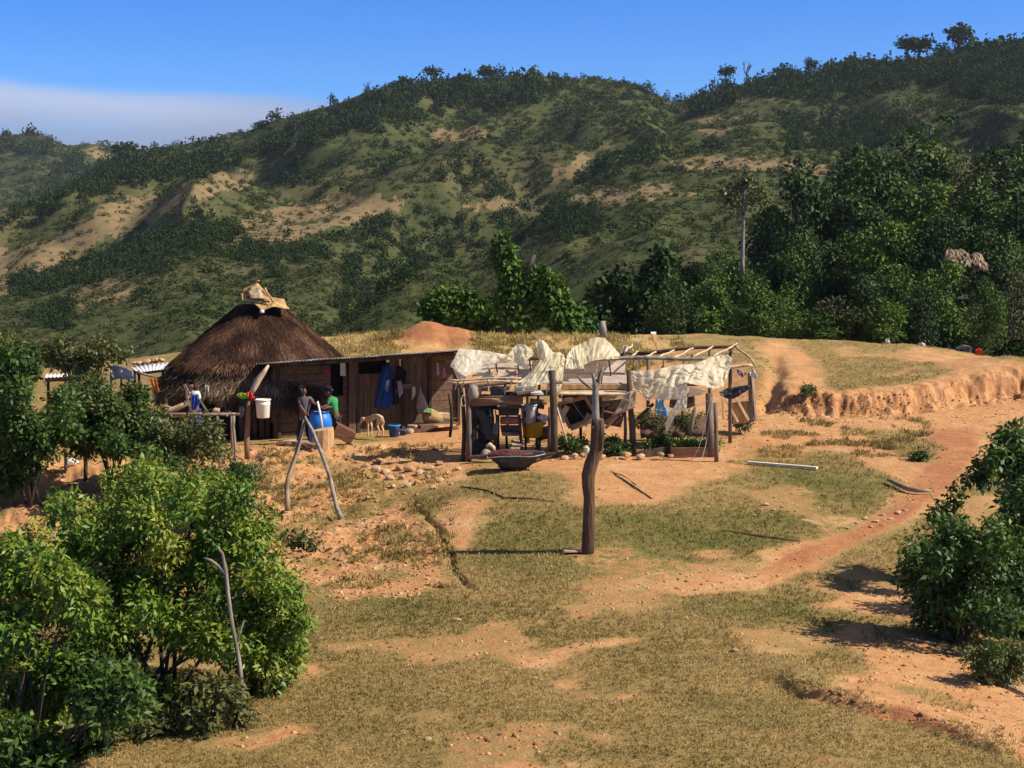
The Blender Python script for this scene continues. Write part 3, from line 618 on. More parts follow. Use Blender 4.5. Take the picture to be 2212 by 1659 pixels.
# proto trees of the wood at the right, each about 8 m tall before scaling
PROTO = []
def proto(kind, seed, leafm, n, size):
    o = thing("forest_tree", None, "tree", (0, 0, 0))
    if kind == "round": tree_parts(o, 8, lobes_round(8, 5.0, 0.16, 14, seed), 0.16, leafm, BARK, n, size, seed=seed)
    elif kind == "column": tree_parts(o, 8, lobes_column(8, 3.0, 10, seed), 0.14, leafm, BARK, n, size, seed=seed)
    elif kind == "layer": tree_parts(o, 8, lobes_round(8, 4.6, 0.26, 14, seed, 1.0, 0.6), 0.15, leafm, BARK, n, size, seed=seed)
    elif kind == "bush": tree_parts(o, 8, lobes_round(8, 6.2, 0.06, 14, seed), 0.14, leafm, BARK, n, size, seed=seed)
    PROTO.append(o); return o
L_FDARK = leafmat("wood_dark_leaves", [(0.006, 0.016, 0.005), (0.0207, 0.0451, 0.0104), (0.0466, 0.0814, 0.0155), (0.0866, 0.1228, 0.0244)], rough=0.6, trans=0.1, spec=0.2)
L_FMID = leafmat("wood_mid_leaves", [(0.008, 0.022, 0.006), (0.0303, 0.0718, 0.0104), (0.0718, 0.1273, 0.017), (0.1325, 0.1739, 0.0266)], rough=0.6, trans=0.1, spec=0.2)
L_FBRI = leafmat("wood_bright_leaves", [(0.012, 0.034, 0.006), (0.0429, 0.0969, 0.0126), (0.0918, 0.1584, 0.0185), (0.1635, 0.2042, 0.0303)], rough=0.6, trans=0.1, spec=0.2)
L_FOLI = leafmat("wood_olive_leaves", [(0.026, 0.034, 0.012), (0.060, 0.068, 0.022), (0.105, 0.105, 0.036), (0.16, 0.135, 0.055)], rough=0.7, trans=0.1, spec=0.15)
KINDS_ = [("round", 11, L_FDARK, 4600, 0.34), ("round", 12, L_FMID, 4600, 0.34), ("column", 13, L_FMID, 2800, 0.32), ("layer", 14, L_FDARK, 3600, 0.34), ("bush", 15, L_FMID, 4600, 0.34),
          ("bush", 16, L_FDARK, 4600, 0.34), ("layer", 17, L_FOLI, 1500, 0.36), ("round", 18, L_FBRI, 4600, 0.34), ("bush", 19, L_FOLI, 1800, 0.38)]
for k in KINDS_: proto(*k)
used = set()
KW = ["dark round", "green round", "slender green", "dark layered", "green spreading", "dark spreading", "sparse olive", "bright green", "olive bushy"]
ORD = ["first", "second", "third", "fourth", "fifth", "sixth", "seventh", "eighth", "ninth", "tenth", "eleventh", "twelfth", "thirteenth", "fourteenth", "fifteenth", "sixteenth", "seventeenth", "eighteenth", "nineteenth", "twentieth", "twenty-first", "twenty-second", "twenty-third", "twenty-fourth"]
# (u, foot v, crown top v, width, kind, sideways) in picture units; depth comes from the row
FOREST = {
 "front row along the bank crest": (76, [(1335,745,640,70,8),(1400,742,655,80,4),(1452,742,600,85,5),(1500,742,640,70,0),(1545,742,590,90,7),(1600,740,650,80,5),(1650,742,600,95,1),(1700,742,645,85,4),(1755,742,665,95,1),(1800,745,640,70,8),(1850,748,590,90,0),(1905,750,640,80,7),(1940,752,585,100,1),(1990,752,610,80,5),(2040,752,560,105,7),(2130,748,600,70,4),(2190,745,585,80,8)]),
 "second row behind the crest trees": (98, [(1390,700,575,85,5),(1440,690,540,90,0),(1500,690,560,80,3),(1555,680,530,90,4),(1610,690,560,85,1),(1670,680,545,90,5),(1730,680,500,100,4),(1790,675,520,90,0),(1850,670,500,110,1),(1910,660,470,110,7),(1970,660,490,100,1),(2030,640,455,110,5),(2130,640,480,90,0),(2185,640,500,80,1)]),
 "third row up the wooded slope": (125, [(1660,640,440,90,3),(1715,640,345,125,0),(1780,640,400,110,5),(1840,610,410,110,3),(1890,610,320,130,1),(1950,600,390,120,0),(2010,590,390,130,7),(2070,590,420,100,6),(2130,580,380,110,1),(2190,580,400,120,2)]),
 "top row of the wooded slope": (155, [(1800,560,400,110,6),(1855,540,310,130,0),(1925,520,325,110,3),(2005,520,255,115,2),(2060,520,330,100,8),(2110,520,345,110,6),(2165,530,315,130,0),(2215,520,280,130,1)]),
}
for rowname, (Yr, lst) in FOREST.items():
    for i, (u, vb, vt, w, k) in enumerate(lst):
        Y = Yr + random.uniform(-5, 5); b = A(u, vb, Y); hgt = px(vb - vt, Y); wid = px(w, Y)
        base = PROTO[k]; bw = {"round": 5.0, "column": 3.0, "layer": 4.6, "bush": 6.2}[KINDS_[k][0]]
        sc3 = (wid / bw * 1.12,) * 2 + (hgt / 7.7,); rz = random.uniform(0, 6.28)
        if k not in used: used.add(k); o = base; o.location = b; o.rotation_euler = (0, 0, rz); o.scale = sc3
        else: o = copy_tree(base, b, sc3, rz)
        o["label"] = f"{KW[k]} tree, {ORD[i]} from the left in the {rowname}"; o["group"] = "trees of the wood at the right"

# trees standing on their own
def own_tree(name, label, u, vb, Y, crown_px, trunk_r, leafm, barkm, n, size, seed, group=None, on_ground=False, **kw):
    b = hit(u, vb) if on_ground else A(u, vb, Y); Y = b.y
    o = thing(name, label, "tree", b, group)
    lobes = []
    for (lu, lv, ru, rv) in crown_px:
        p = A(lu, lv, Y) - b; rr = np.random.default_rng(int(lu * 7 + lv)); lobes.append(((p.x, rr.normal() * px(ru, Y) * 0.35, p.z), (px(ru, Y), px(ru, Y) * 0.9, px(rv, Y))))
    tree_parts(o, max(l[0][2] for l in lobes), lobes, trunk_r, leafm, barkm, n, size, seed=seed, **kw); return o
own_tree("pale_trunk_tree", "tall tree with a bare pale trunk and a flat sparse crown", 1603, 560, 92,
         [(1584,428,18,6),(1618,396,20,7),(1562,412,15,6),(1642,410,15,6),(1598,450,13,5),(1630,434,14,5),(1594,400,18,6),(1572,440,9,4),(1650,428,8,4),(1606,386,14,5)], 0.125, L_OLIVE, BARK_PALE, 800, 0.26, 31, fork=0.66, base_z=-1, limbs=8)
own_tree("broad_tree", "tall forked green tree with a leaning pointed crown behind the yellow grass", 1090, 726, 70,
         [(1085,540,16,26),(1100,580,20,22),(1112,625,26,24),(1160,610,26,26),(1180,640,30,24),(1090,650,20,20),(1150,660,34,22),(1205,670,34,24),(1230,700,30,22),(1130,690,30,16),(1105,600,16,20),(1195,620,18,20),(1255,690,22,24)], 0.35, L_FBRI, BARK, 7500, 0.30, 32, limbs=9)
own_tree("round_tree", "low round green tree beside the orange earth mound", 1020, 726, 72,
         [(935,665,22,16),(960,650,24,18),(990,655,28,20),(1020,665,24,22),(1045,690,28,24),(1000,690,30,20),(970,685,24,14),(1060,705,20,18),(1030,712,26,12)], 0.22, L_FBRI, BARK, 4200, 0.30, 33, limbs=6)
own_tree("forest_edge_tree", "dark green tree between the forked tree and the wooden stump post", 1330, 738, 78,
         [(1300,640,30,24),(1330,610,24,22),(1340,660,34,26),(1290,690,30,22),(1350,700,32,24),(1380,650,26,26)], 0.22, L_FDARK, BARK, 3000, 0.34, 34, limbs=5)
own_tree("forest_edge_tree", "narrow dark tree directly above the white plastic at the stump post", 1420, 735, 84,
         [(1430,560,20,24),(1415,600,28,26),(1440,630,34,26),(1400,650,30,26),(1430,680,36,24),(1390,700,26,18)], 0.22, L_FDARK, BARK, 3000, 0.36, 35, limbs=5)
# skyline trees of the ridge
RIDGE = [("round", 62, 296, 22, 16), ("round", 112, 318, 14, 14), ("round", 440, 332, 20, 22), ("round", 476, 322, 22, 22), ("round", 520, 312, 18, 20), ("flat", 275, 346, 40, 18), ("round", 720, 238, 14, 26),
         ("bare", 792, 210, 14, 24), ("flat", 935, 190, 24, 30), ("round", 990, 185, 22, 18), ("flat", 1050, 182, 26, 24), ("round", 1078, 182, 26, 28), ("round", 1110, 185, 30, 22), ("bare", 1292, 200, 16, 26),
         ("lolly", 1348, 200, 18, 18), ("bare", 1190, 197, 6, 16), ("flat", 1568, 190, 22, 32), ("bare", 1612, 182, 26, 36), ("round", 1690, 170, 30, 20), ("lolly", 1744, 168, 14, 32), ("lolly", 1756, 168, 12, 28),
         ("round", 1790, 164, 26, 26), ("round", 1838, 158, 24, 30), ("round", 1880, 156, 30, 26), ("flat", 1960, 140, 34, 40), ("flat", 1985, 138, 36, 36), ("round", 2035, 128, 26, 26), ("flat", 2068, 118, 40, 40), ("round", 2105, 112, 36, 24),
         ("round", 2150, 112, 46, 20), ("round", 2195, 112, 44, 22), ("flat", 880, 195, 26, 16), ("round", 640, 276, 22, 22), ("round", 600, 284, 24, 24), ("flat", 565, 300, 22, 24)]
RN = {"round": "dark round", "flat": "spreading dark", "bare": "leafless", "lolly": "small round-headed"}
cnt = {}
for i, (kind, u, vb, w, h) in enumerate(RIDGE):
    H = HILLS["far"] if u < 120 else HILLS["main"]; Y = float(np.interp(u, H.c[:, 0], H.c[:, 2])) - 6
    b = A(u, vb + 1, Y); hm, wm = px(h * 1.3 + 3, Y), px(w * 1.35, Y)
    cnt[kind] = cnt.get(kind, 0) + 1
    o = thing("bare_tree" if kind == "bare" else "ridge_tree", f"{RN[kind]} tree on the mountain skyline, {'%d' % cnt[kind] if False else ORD[0]}", "tree", b, "trees along the mountain skyline")
    o["_k"] = kind; o["_u"] = u
    if kind == "bare":
        mb = MB(); r = np.random.default_rng(500 + i); p = Vector(b)
        mb.pole(p - Vector((0, 0, 2)), p + Vector((0, 0, hm * 0.55)), wm * 0.05, wm * 0.035, 0.3, 5, 6)
        for j in range(6):
            a = p + Vector((0, 0, hm * (0.35 + 0.2 * r.random()))); e = p + Vector((wm * 0.5 * math.cos(j * 1.3) * (0.5 + 0.5 * r.random()), r.normal() * wm * 0.2, hm * (0.75 + 0.25 * r.random())))
            mb.pole(a, e, wm * 0.034, wm * 0.014, wm * 0.05, 4, 5)
            mb.pole(a.lerp(e, 0.6), e + Vector((wm * r.normal() * 0.15, 0, hm * 0.08)), wm * 0.02, wm * 0.01, wm * 0.03, 3, 4)
        mb.build("trunk", BARK, o); continue
    lob = {"round": lambda: lobes_round(hm, wm, 0.15, 7, 600 + i), "flat": lambda: lobes_flat(hm, wm, 8, 600 + i), "lolly": lambda: lobes_round(hm, wm, 0.6, 5, 600 + i)}[kind]()
    tree_parts(o, hm, lob, wm * 0.05, L_WOOD, BARK, 300, wm * 0.17, seed=600 + i, limbs=4, aspect=0.9, per=2, base_z=-2)
for kind in RN:
    s_ = sorted([o for o in COL.objects if o.get("_k") == kind], key=lambda o: o["_u"])
    for i, o in enumerate(s_): o["label"] = f"{RN[kind]} tree on the mountain skyline, {ORD[i]} of its kind from the left"
for o in COL.objects:
    if "_k" in o: del o["_k"]; del o["_u"]

# shrubs near the camera: real leaves on real stems
def shrub(name, label, foot, lobes_px, leafm, n, size, seed, aspect=0.38, stems=7, barkm=None, stem_r=0.02, extra=None, shell=0.55, droop=0.35, per=5, cat="shrub", depth=0.75, group=None):
    """foot: ground point; lobes_px: (u, v, ru, rv, depth offset)."""
    r = np.random.default_rng(seed); f = Vector(foot); o = thing(name, label, cat, f, group); lobes = []
    for (u, v, ru, rv, dy) in lobes_px:
        Y = f.y + dy; c = A(u, v, Y) - f; lobes.append(((c.x, c.y, c.z), (px(ru, Y), px(ru, Y) * depth, px(rv, Y))))
    mb = MB()
    for i in range(stems):
        l = lobes[r.integers(len(lobes))]; a = f + Vector((r.normal() * 0.12, r.normal() * 0.12, -0.05)); e = f + Vector(l[0]) + Vector([r.normal() * l[1][j] * 0.3 for j in range(3)])
        m = a.lerp(e, 0.45) + Vector((r.normal() * 0.12, r.normal() * 0.12, 0.1)); mb.tube([a, a.lerp(m, 0.5), m, m.lerp(e, 0.5) + Vector((0, 0, 0.04)), e], [stem_r, stem_r * 0.9, stem_r * 0.7, stem_r * 0.5, stem_r * 0.25], 6, True, 0.1)
        for j in range(4):
            b = m.lerp(e, r.random()); c = b + Vector([r.normal() * l[1][q] * 0.6 for q in range(3)]); mb.tube([b, b.lerp(c, 0.5) + Vector((0, 0, 0.03)), c], [stem_r * 0.4, stem_r * 0.28, stem_r * 0.12], 5)
    if extra: extra(mb)
    mb.build("stems", barkm or BARK, o, smooth=True)
    V, F, t = lobe_leaves(lobes, n, size, aspect, shell, droop, r, per)
    np_mesh("foliage", V + np.array(f), F, leafm, o, tint=t); return o
def rl(cu, cv, ru, rv, k, s, seed, dy=0.6):
    """k lobes spread over an ellipse of the picture."""
    r = np.random.default_rng(seed); out = []
    for i in range(k):
        a = r.random() * 6.283; d = r.random() ** 0.5; out.append((cu + math.cos(a) * ru * d, cv + math.sin(a) * rv * d, s * (0.7 + 0.6 * r.random()), s * (0.6 + 0.5 * r.random()), r.normal() * dy))
    return out
f1 = Vector((float(A(330, 1500, 19.0).x), 19.0, gz(A(330, 1500, 19.0).x, 19.0)))
shrub("leafy_shrub", "big glossy green shrub with yellowing top leaves in the near left corner", f1,
      rl(400,1132,190,88,26,44,1) + rl(470,1290,175,140,30,42,2) + rl(270,1210,150,110,20,42,3) + rl(330,1420,220,120,18,46,4) + rl(590,1330,60,90,10,30,5,0.3) + rl(190,1400,70,110,10,44,9) + rl(560,1450,50,40,6,28,10,0.3) + rl(160,1085,40,30,4,38,8), L_BRIGHT, 40000, 0.092, 41, stems=16, stem_r=0.03)
f2 = Vector((float(A(60, 1600, 17.6).x), 17.6, gz(A(60, 1600, 17.6).x, 17.6)))
shrub("leafy_shrub", "lighter green shrub with long drooping leaves at the extreme left edge", f2,
      rl(50,1230,110,80,16,42,11) + rl(80,1330,120,120,16,44,12) + rl(30,1500,120,120,12,48,13), L_BRIGHT, 20000, 0.10, 42, stems=9, stem_r=0.025)
def spot_(u, Y): x = float(A(u, 900, Y).x); return Vector((x, Y, gz(x, Y)))
# the dead grey sapling standing in the big shrub
o = thing("dead_sapling", "bare pale sapling trunk standing in front of the big glossy shrub", "dead tree", spot_(517, 17.7)); p = Vector(o.location); Ys = p.y
mb = MB(); mb.tube([p - Vector((0, 0, 0.1))] + [A(u, v, Ys) for u, v in ((518,1440),(510,1390),(500,1340),(492,1280),(487,1230),(480,1195),(468,1180))], [0.031, 0.028, 0.026, 0.024, 0.024, 0.028, 0.021, 0.012], 9, True, 0.1)
mb.tube([A(487,1240,Ys), A(472,1222,Ys), A(455,1210,Ys), A(440,1205,Ys)], [0.03, 0.024, 0.016, 0.008], 6); mb.tube([A(508,1400,Ys), A(520,1360,Ys), A(528,1340,Ys)], [0.015, 0.012, 0.006], 6)
mb.build("trunk", BARK_PALE, o, smooth=True)
f3 = hit(600, 1540, 14)
shrub("low_shrub", "low shrub with dark crooked stems at the right foot of the big shrub", hit(590, 1500, 14), rl(600,1400,50,40,6,30,21,0.3) + rl(625,1340,25,50,4,24,22,0.2), L_BRIGHT, 3000, 0.10, 43, stems=8, stem_r=0.02)
shrub("broadleaf_weeds", "tangle of pale broad-leaved weeds at the foot of the big shrub", hit(440, 1570, 13), rl(440,1530,80,50,9,34,23,0.3) + rl(330,1600,80,40,7,34,24,0.3) + rl(210,1620,90,40,6,34,25,0.3), L_OLIVE, 3600, 0.12, 44, 0.4, stems=12, stem_r=0.008, cat="weeds")
shrub("dark_undergrowth", "dark shaded undergrowth below the big shrub at the bottom left corner", hit(130, 1640, 13), rl(120,1600,150,60,10,44,26,0.3) + rl(280,1500,120,50,8,50,27,0.4), L_DEEP, 7000, 0.11, 45, stems=10, stem_r=0.015)
# trees and shrubs around the hut, left
def spot(u, Y, dz=0.0):
    x = float(A(u, 900, Y).x); return Vector((x, Y, gz(x, Y) + dz))
shrub("shade_tree", "dark green leafy tree at the extreme left beside the hut clearing", spot(60, 33), rl(25,800,50,45,7,36,51,0.9) + rl(80,885,110,50,14,40,52,0.9) + rl(30,940,60,25,6,34,53,0.6) + rl(110,945,90,28,12,30,55,0.5) + rl(30,1000,40,30,5,30,56,0.4) + rl(5,1010,25,50,5,34,54,0.4), L_DEEP, 21000, 0.12, 51, 0.5, stems=6, stem_r=0.04, cat="tree")
shrub("shade_tree", "rounded olive green tree in front of the black tarpaulin left of the hut", spot(240, 34), rl(220,890,90,45,14,36,54,0.7) + rl(180,845,50,20,5,22,55,0.6) + rl(250,930,80,28,9,32,56,0.5) + rl(300,885,40,50,9,26,57,0.4) + rl(190,940,70,28,10,28,58,0.5), L_DARK, 18000, 0.11, 52, 0.5, stems=6, stem_r=0.04, cat="tree")
shrub("wispy_tree", "wispy yellow-green treetop rising above the white tin sheet at the left", spot(190, 38), rl(190,770,70,35,11,22,58,0.6) + rl(120,765,60,25,8,18,59,0.4) + rl(40,745,40,20,5,18,60,0.4), L_OLIVE, 3600, 0.13, 53, 0.5, stems=9, stem_r=0.02, cat="tree")
shrub("coffee_shrub", "thin olive shrub with pale bare stems in front of the stick table", spot(400, 33.5), rl(400,945,75,38,11,26,60,0.4) + rl(330,930,40,30,4,22,61,0.3) + rl(440,980,50,30,6,20,62,0.3), L_OLIVE, 4500, 0.11, 54, 0.5, stems=16, stem_r=0.014, barkm=BARK_PALE)
shrub("dark_shrub", "dark shrub between the coffee shrub and the olive tree", spot(280, 32.5), rl(280,950,50,25,6,26,63,0.3) + rl(340,985,30,24,4,20,64,0.3), L_DEEP, 3000, 0.11, 55, 0.5, stems=7, stem_r=0.015)
shrub("twiggy_bush", "twiggy brown bush on the slope between the hut and the leaning poles", spot(522, 32), rl(522,1010,42,28,8,20,65,0.3), L_OLIVE, 1500, 0.07, 56, 0.5, stems=18, stem_r=0.008, per=3)
shrub("dark_shrub", "small dark green shrub below the twiggy brown bush", spot(505, 30.5), rl(505,1035,28,22,5,18,66,0.2), L_DEEP, 1500, 0.09, 57, 0.5, stems=6, stem_r=0.01)
shrub("leafy_sapling", "young bright green shrub tip behind the big shrub", spot(330, 26), rl(320,1050,80,40,8,40,67,0.5) + rl(430,1050,50,40,5,36,68,0.5), L_BRIGHT, 6500, 0.11, 58, 0.42, stems=8, stem_r=0.015)
shrub("seedling", "small dark-leaved seedling on the bare slope right of the big shrub", spot(665, 27.5), [(625,1165,18,14,0),(655,1165,22,14,0),(682,1172,14,16,0),(640,1178,16,10,0.1)], L_DEEP, 260, 0.10, 59, 0.55, stems=7, stem_r=0.012)
# right-hand shrubs
f5 = hit(2080, 1395, 14)
shrub("glossy_shrub", "dark glossy shrub on the dirt bank near the right edge", f5, rl(2040,1230,70,90,10,46,71,0.4) + rl(2090,1320,90,60,9,44,72,0.4) + rl(2000,1190,50,40,5,34,73,0.3) + rl(2130,1180,60,70,7,40,74,0.4), L_DEEP, 9000, 0.105, 61, 0.45, stems=12, stem_r=0.022)
f6 = hit(2230, 1390, 14)
shrub("broad_shrub", "dense dark shrub at the right edge behind the glossy shrub", f6 + Vector((0.35, 0.9, 0)), rl(2215,1180,60,100,9,50,75,0.5) + rl(2200,1340,60,90,9,48,76,0.5), L_DEEP, 7500, 0.115, 62, 0.45, stems=8, stem_r=0.03)
f7 = spot(2230, 24.5)
shrub("leaning_tree", "small tree with a crooked dark trunk above the shrubs at the right", f7, rl(2150,1010,55,30,7,26,77,0.3) + rl(2195,960,30,40,5,26,78,0.3) + rl(2210,1080,30,60,5,32,79,0.3), L_DEEP, 4200, 0.12, 63, 0.5, stems=3, stem_r=0.02, cat="tree",
      extra=lambda mb: mb.tube([f7, A(2195,1170,24.5), A(2170,1130,24.5), A(2168,1080,24.5), A(2180,1030,24.5), A(2195,970,24.5)], [0.07, 0.06, 0.055, 0.05, 0.04, 0.02], 8, True, 0.08))
shrub("sapling", "thin upright sapling with clustered leaves on top at the left of the glossy shrub", hit(2060, 1300, 14), [(2060,1075,14,30,0),(2030,1110,20,18,0),(2060,1140,26,16,0),(2085,1160,18,14,0)], L_DEEP, 700, 0.11, 64, 0.5, stems=6, stem_r=0.014)
shrub("feathery_bush", "feathery grey-green bush below the glossy shrub at the right edge", hit(2140, 1480, 13), rl(2140,1430,45,35,6,26,80,0.2) + rl(2190,1440,30,40,4,26,81,0.2), L_DARK, 3500, 0.075, 65, 0.25, stems=8, stem_r=0.01)
# small weeds
WEEDS = [(1745,838,14,9,46,"on the turf slope above the bank"),(1985,985,20,9,38,"beside the path at the right"),(1600,905,40,30,40.5,"grey and straggly, against the boards right of the shed")]
for i, (u, v, ru, rv, Y, w_) in enumerate(WEEDS):
    f = hit(u, v + rv, 20)
    shrub("small_bush", f"small bush {w_}", f, rl(u, v, ru * 0.6, rv * 0.6, 5, ru * 0.45, 90 + i, 0.2), L_OLIVE if i == 2 else L_DARK, 700 if i < 2 else 1600, 0.09, 70 + i, 0.5, stems=6, stem_r=0.01)

# ------------------------------------------------------------------ turf blades
def blades(n, u0, u1, v0, v1, keepf, hgt, wid, matl, name, label, per=4, tint0=0.0):
    u = rng.uniform(u0, u1, n); v = rng.uniform(v0, v1, n)
    ri = np.searchsorted(rows, 0) ; ys = np.geomspace(12, 66, 400)
    # depth from the row, by interpolation along a few columns of the ground sheet
    cols = np.linspace(0, len(sc_) - 1, 60).astype(int); best = None
    uu = CU + sc_ * FPX; ci = np.clip(np.searchsorted(uu, u), 0, len(sc_) - 1)
    Y = np.empty(n)
    for c in np.unique(ci):
        k = np.where(ci == c)[0]; vv = gv[:, c]; env = np.minimum.accumulate(vv); Y[k] = np.interp(-v[k], -env, rows)
    P0 = at(u, v, Y); x, y = P0[:, 0], P0[:, 1]; z = groundz(x, y)
    bi = np.clip(np.searchsorted(rows, y), 0, len(rows) - 1); bare = m_d[bi, ci]; kp = keepf(bare, u, v, y, x) & (y < 66)
    x, y, z = x[kp], y[kp], z[kp]; m = len(x)
    C = np.repeat(np.stack([x, y, z - 0.004], -1), per, 0); C[:, :2] += rng.normal(size=(m * per, 2)) * 0.018 * np.repeat(y / 18, per)[:, None]
    D = unit(np.array([0, 0, 1.0]) + rng.normal(size=(m * per, 3)) * np.array([0.6, 0.6, 0.2])); Nn = rdir(m * per)
    s = np.repeat(np.clip(y / 18, 0.8, 1.4), per); L = hgt * (0.5 + rng.random(m * per)) * s; V, F = leaf_arrays(C, D, Nn, L, wid * s * (0.7 + 0.6 * rng.random(m * per)), 0.05)
    pt = np.clip(0.45 + tint0 + 0.8 * n2(x, y, 1.6, 5.0) , 0, 1); lush = m_gr[bi, ci][kp]; pt = pt - 0.18 * lush
    t = np.clip(np.repeat(pt, per) + rng.normal(0, 0.2, m * per), 0, 1)
    return tag(np_mesh(name, V, F, matl, tint=t), label, "grass", kind="stuff")
blades(75000, -100, 2320, 1010, 1690, lambda b, u, v, y, x: (rng.random(len(b)) > b * 2.2 + 0.15), 0.042, 0.011, L_GRASS, "turf", "short dry turf of the foreground", 4)
blades(16000, 1480, 2300, 735, 1010, lambda b, u, v, y, x: (b < 0.3) & (u > 1560), 0.05, 0.014, L_GRASS, "bank_turf", "turf on the slope above the cut bank", 3)
blades(15000, 640, 1640, 705, 800, lambda b, u, v, y, x: (y > 47) & (y < 63) & (b < 0.4) & (n2(x, y, 1.6, 3.3) + 0.35 - 0.9 * sstep(1300, 1560, u) - 0.8 * sstep(52, 47, y) > 0), 0.12, 0.02, L_DRY, "dry_grass", "tall yellow grass on the rise behind the shack", 4)

blades(2600, 560, 980, 960, 1270, lambda b, u, v, y, x: (n2(x, y, 0.9, 61.0) > 0.12) & (rng.random(len(b)) < 0.9), 0.075, 0.014, L_DRY, "slope_weeds", "brown dry weeds in tufts on the bare slope below the hut", 9, -0.25)
blades(2200, 1640, 2010, 905, 990, lambda b, u, v, y, x: (n2(x, y, 0.8, 62.0) > 0.16), 0.075, 0.014, L_DRY, "slope_weeds", "brown dry weeds on the crumbling earth below the cut bank", 8, -0.3)
blades(1800, 1690, 2212, 1280, 1640, lambda b, u, v, y, x: (n2(x, y, 0.7, 63.0) > 0.2) & (b > 0.4), 0.06, 0.011, L_DRY, "slope_weeds", "sparse dry weeds on the dirt bank at the lower right", 7, -0.2)

# small stuff on the ground
def pebbles(n, u0, u1, v0, v1, keepf, size, matl, name, label, flat=0.6):
    u = rng.uniform(u0, u1, n); v = rng.uniform(v0, v1, n); uu = CU + sc_ * FPX; ci = np.clip(np.searchsorted(uu, u), 0, len(sc_) - 1); Y = np.empty(n)
    for c in np.unique(ci): k = np.where(ci == c)[0]; env = np.minimum.accumulate(gv[:, c]); Y[k] = np.interp(-v[k], -env, rows)
    P = at(u, v, Y); x, y = P[:, 0], P[:, 1]; bi = np.clip(np.searchsorted(rows, y), 0, len(rows) - 1); k = keepf(m_d[bi, ci], y); x, y = x[k], y[k]; m = len(x)
    C = np.stack([x, y, groundz(x, y)], -1); s = size * np.minimum(np.exp(rng.normal(0, 0.5, m)), 2.2); octv = np.array([(1,0,0),(0,1,0),(-1,0,0),(0,-1,0),(0,0,1),(0,0,-1)], float)
    fo = np.array([(0,1,4),(1,2,4),(2,3,4),(3,0,4),(1,0,5),(2,1,5),(3,2,5),(0,3,5)]); V = octv[None] * s[:, None, None] * (0.6 + 0.8 * rng.random((m, 6, 1))); V[..., 2] *= flat; a = rng.random(m) * 6.28
    V = np.stack([V[..., 0] * np.cos(a)[:, None] - V[..., 1] * np.sin(a)[:, None], V[..., 0] * np.sin(a)[:, None] + V[..., 1] * np.cos(a)[:, None], V[..., 2]], -1) + C[:, None]
    return tag(np_mesh(name, V.reshape(-1, 3), (fo[None] + (np.arange(m) * 6)[:, None, None]).reshape(-1, 3), matl, tint=np.repeat(rng.random(m), 8)), label, "gravel", kind="stuff")
PEB = leafmat("pebble_stone", [(0.16, 0.072, 0.032), (0.34, 0.165, 0.070), (0.48, 0.265, 0.12), (0.60, 0.40, 0.21)], rough=0.9, trans=0.0, spec=0.1)
pebbles(9000, -50, 2260, 900, 1660, lambda b, y: b > 0.35, 0.022, PEB, "pebbles", "small pebbles and crumbs of earth on the bare ground")
pebbles(1000, 1600, 2260, 850, 925, lambda b, y: b > 0.5, 0.026, PEB, "earth_crumbs", "crumbs of earth on and under the cut bank")
pebbles(2600, 540, 980, 960, 1300, lambda b, y: b > 0.3, 0.026, PEB, "rubble", "loose rubble on the bare slope below the hut")
pebbles(1500, 400, 2200, 1150, 1660, lambda b, y: b < 0.4, 0.014, leafmat("dead_leaf_litter", [(0.10, 0.06, 0.025), (0.30, 0.19, 0.08), (0.5, 0.38, 0.2)], rough=0.9, trans=0.0), "leaf_litter", "dead leaf bits scattered through the turf", 0.2)

# ------------------------------------------------------------------ materials of the made things
THATCH = leafmat("thatch_straw", [(0.028, 0.014, 0.009), (0.085, 0.042, 0.025), (0.165, 0.084, 0.048), (0.29, 0.155, 0.09)], rough=0.95, trans=0.0, spec=0.1)
SKIRT = leafmat("thatch_skirt_straw", [(0.035, 0.024, 0.015), (0.1485, 0.0945, 0.0567), (0.3105, 0.2093, 0.1215), (0.567, 0.405, 0.2295)], rough=0.95, trans=0.0, spec=0.1)
DARK = mat("inside_shade", (0.012, 0.010, 0.009), (0.02, 0.016, 0.013), 3, 1.0, 0.0)  # near-black colour that paints the shade inside openings
PLANK = mat("weathered_plank", (0.17, 0.105, 0.062), (0.095, 0.056, 0.034), 3.0, 0.85, 0.4, (6, 6, 0.8))
PLANKH = mat("weathered_board", (0.19, 0.115, 0.066), (0.105, 0.062, 0.036), 3.0, 0.85, 0.4, (0.8, 6, 6))
DARKWOOD = mat("dark_wood", (0.10, 0.068, 0.046), (0.045, 0.030, 0.021), 5, 0.9, 0.5, (1, 1, 0.3))
GREYWOOD = mat("grey_wood", (0.35, 0.275, 0.195), (0.17, 0.125, 0.088), 8, 0.95, 0.5, (1, 1, 0.2), spec=0.08)
PALEWOOD = mat("pale_split_wood", (0.66, 0.50, 0.31), (0.44, 0.30, 0.17), 6, 0.75, 0.3, (1, 1, 0.3))
NEWWOOD = mat("sawn_wood", (0.55, 0.32, 0.14), (0.36, 0.19, 0.08), 5, 0.7, 0.3, (2, 2, 0.5))
REDWOOD = mat("red_brown_wood", (0.20, 0.095, 0.05), (0.11, 0.05, 0.028), 5, 0.85, 0.4, (0.5, 3, 3))
TIN = mat("corrugated_tin", (0.42, 0.41, 0.40), (0.26, 0.20, 0.16), 2.2, 0.45, 0.1, metal=0.7)
TINDARK = mat("rusty_tin_underside", (0.055, 0.04, 0.032), (0.03, 0.022, 0.018), 2.5, 0.8, 0.1)
WHITETIN = mat("white_tin", (0.82, 0.80, 0.76), (0.70, 0.67, 0.62), 2.0, 0.5, 0.05)
PANEL = mat("grey_fibre_panel", (0.47, 0.37, 0.305), (0.35, 0.27, 0.22), 3.5, 0.95, 0.2, spec=0.1)
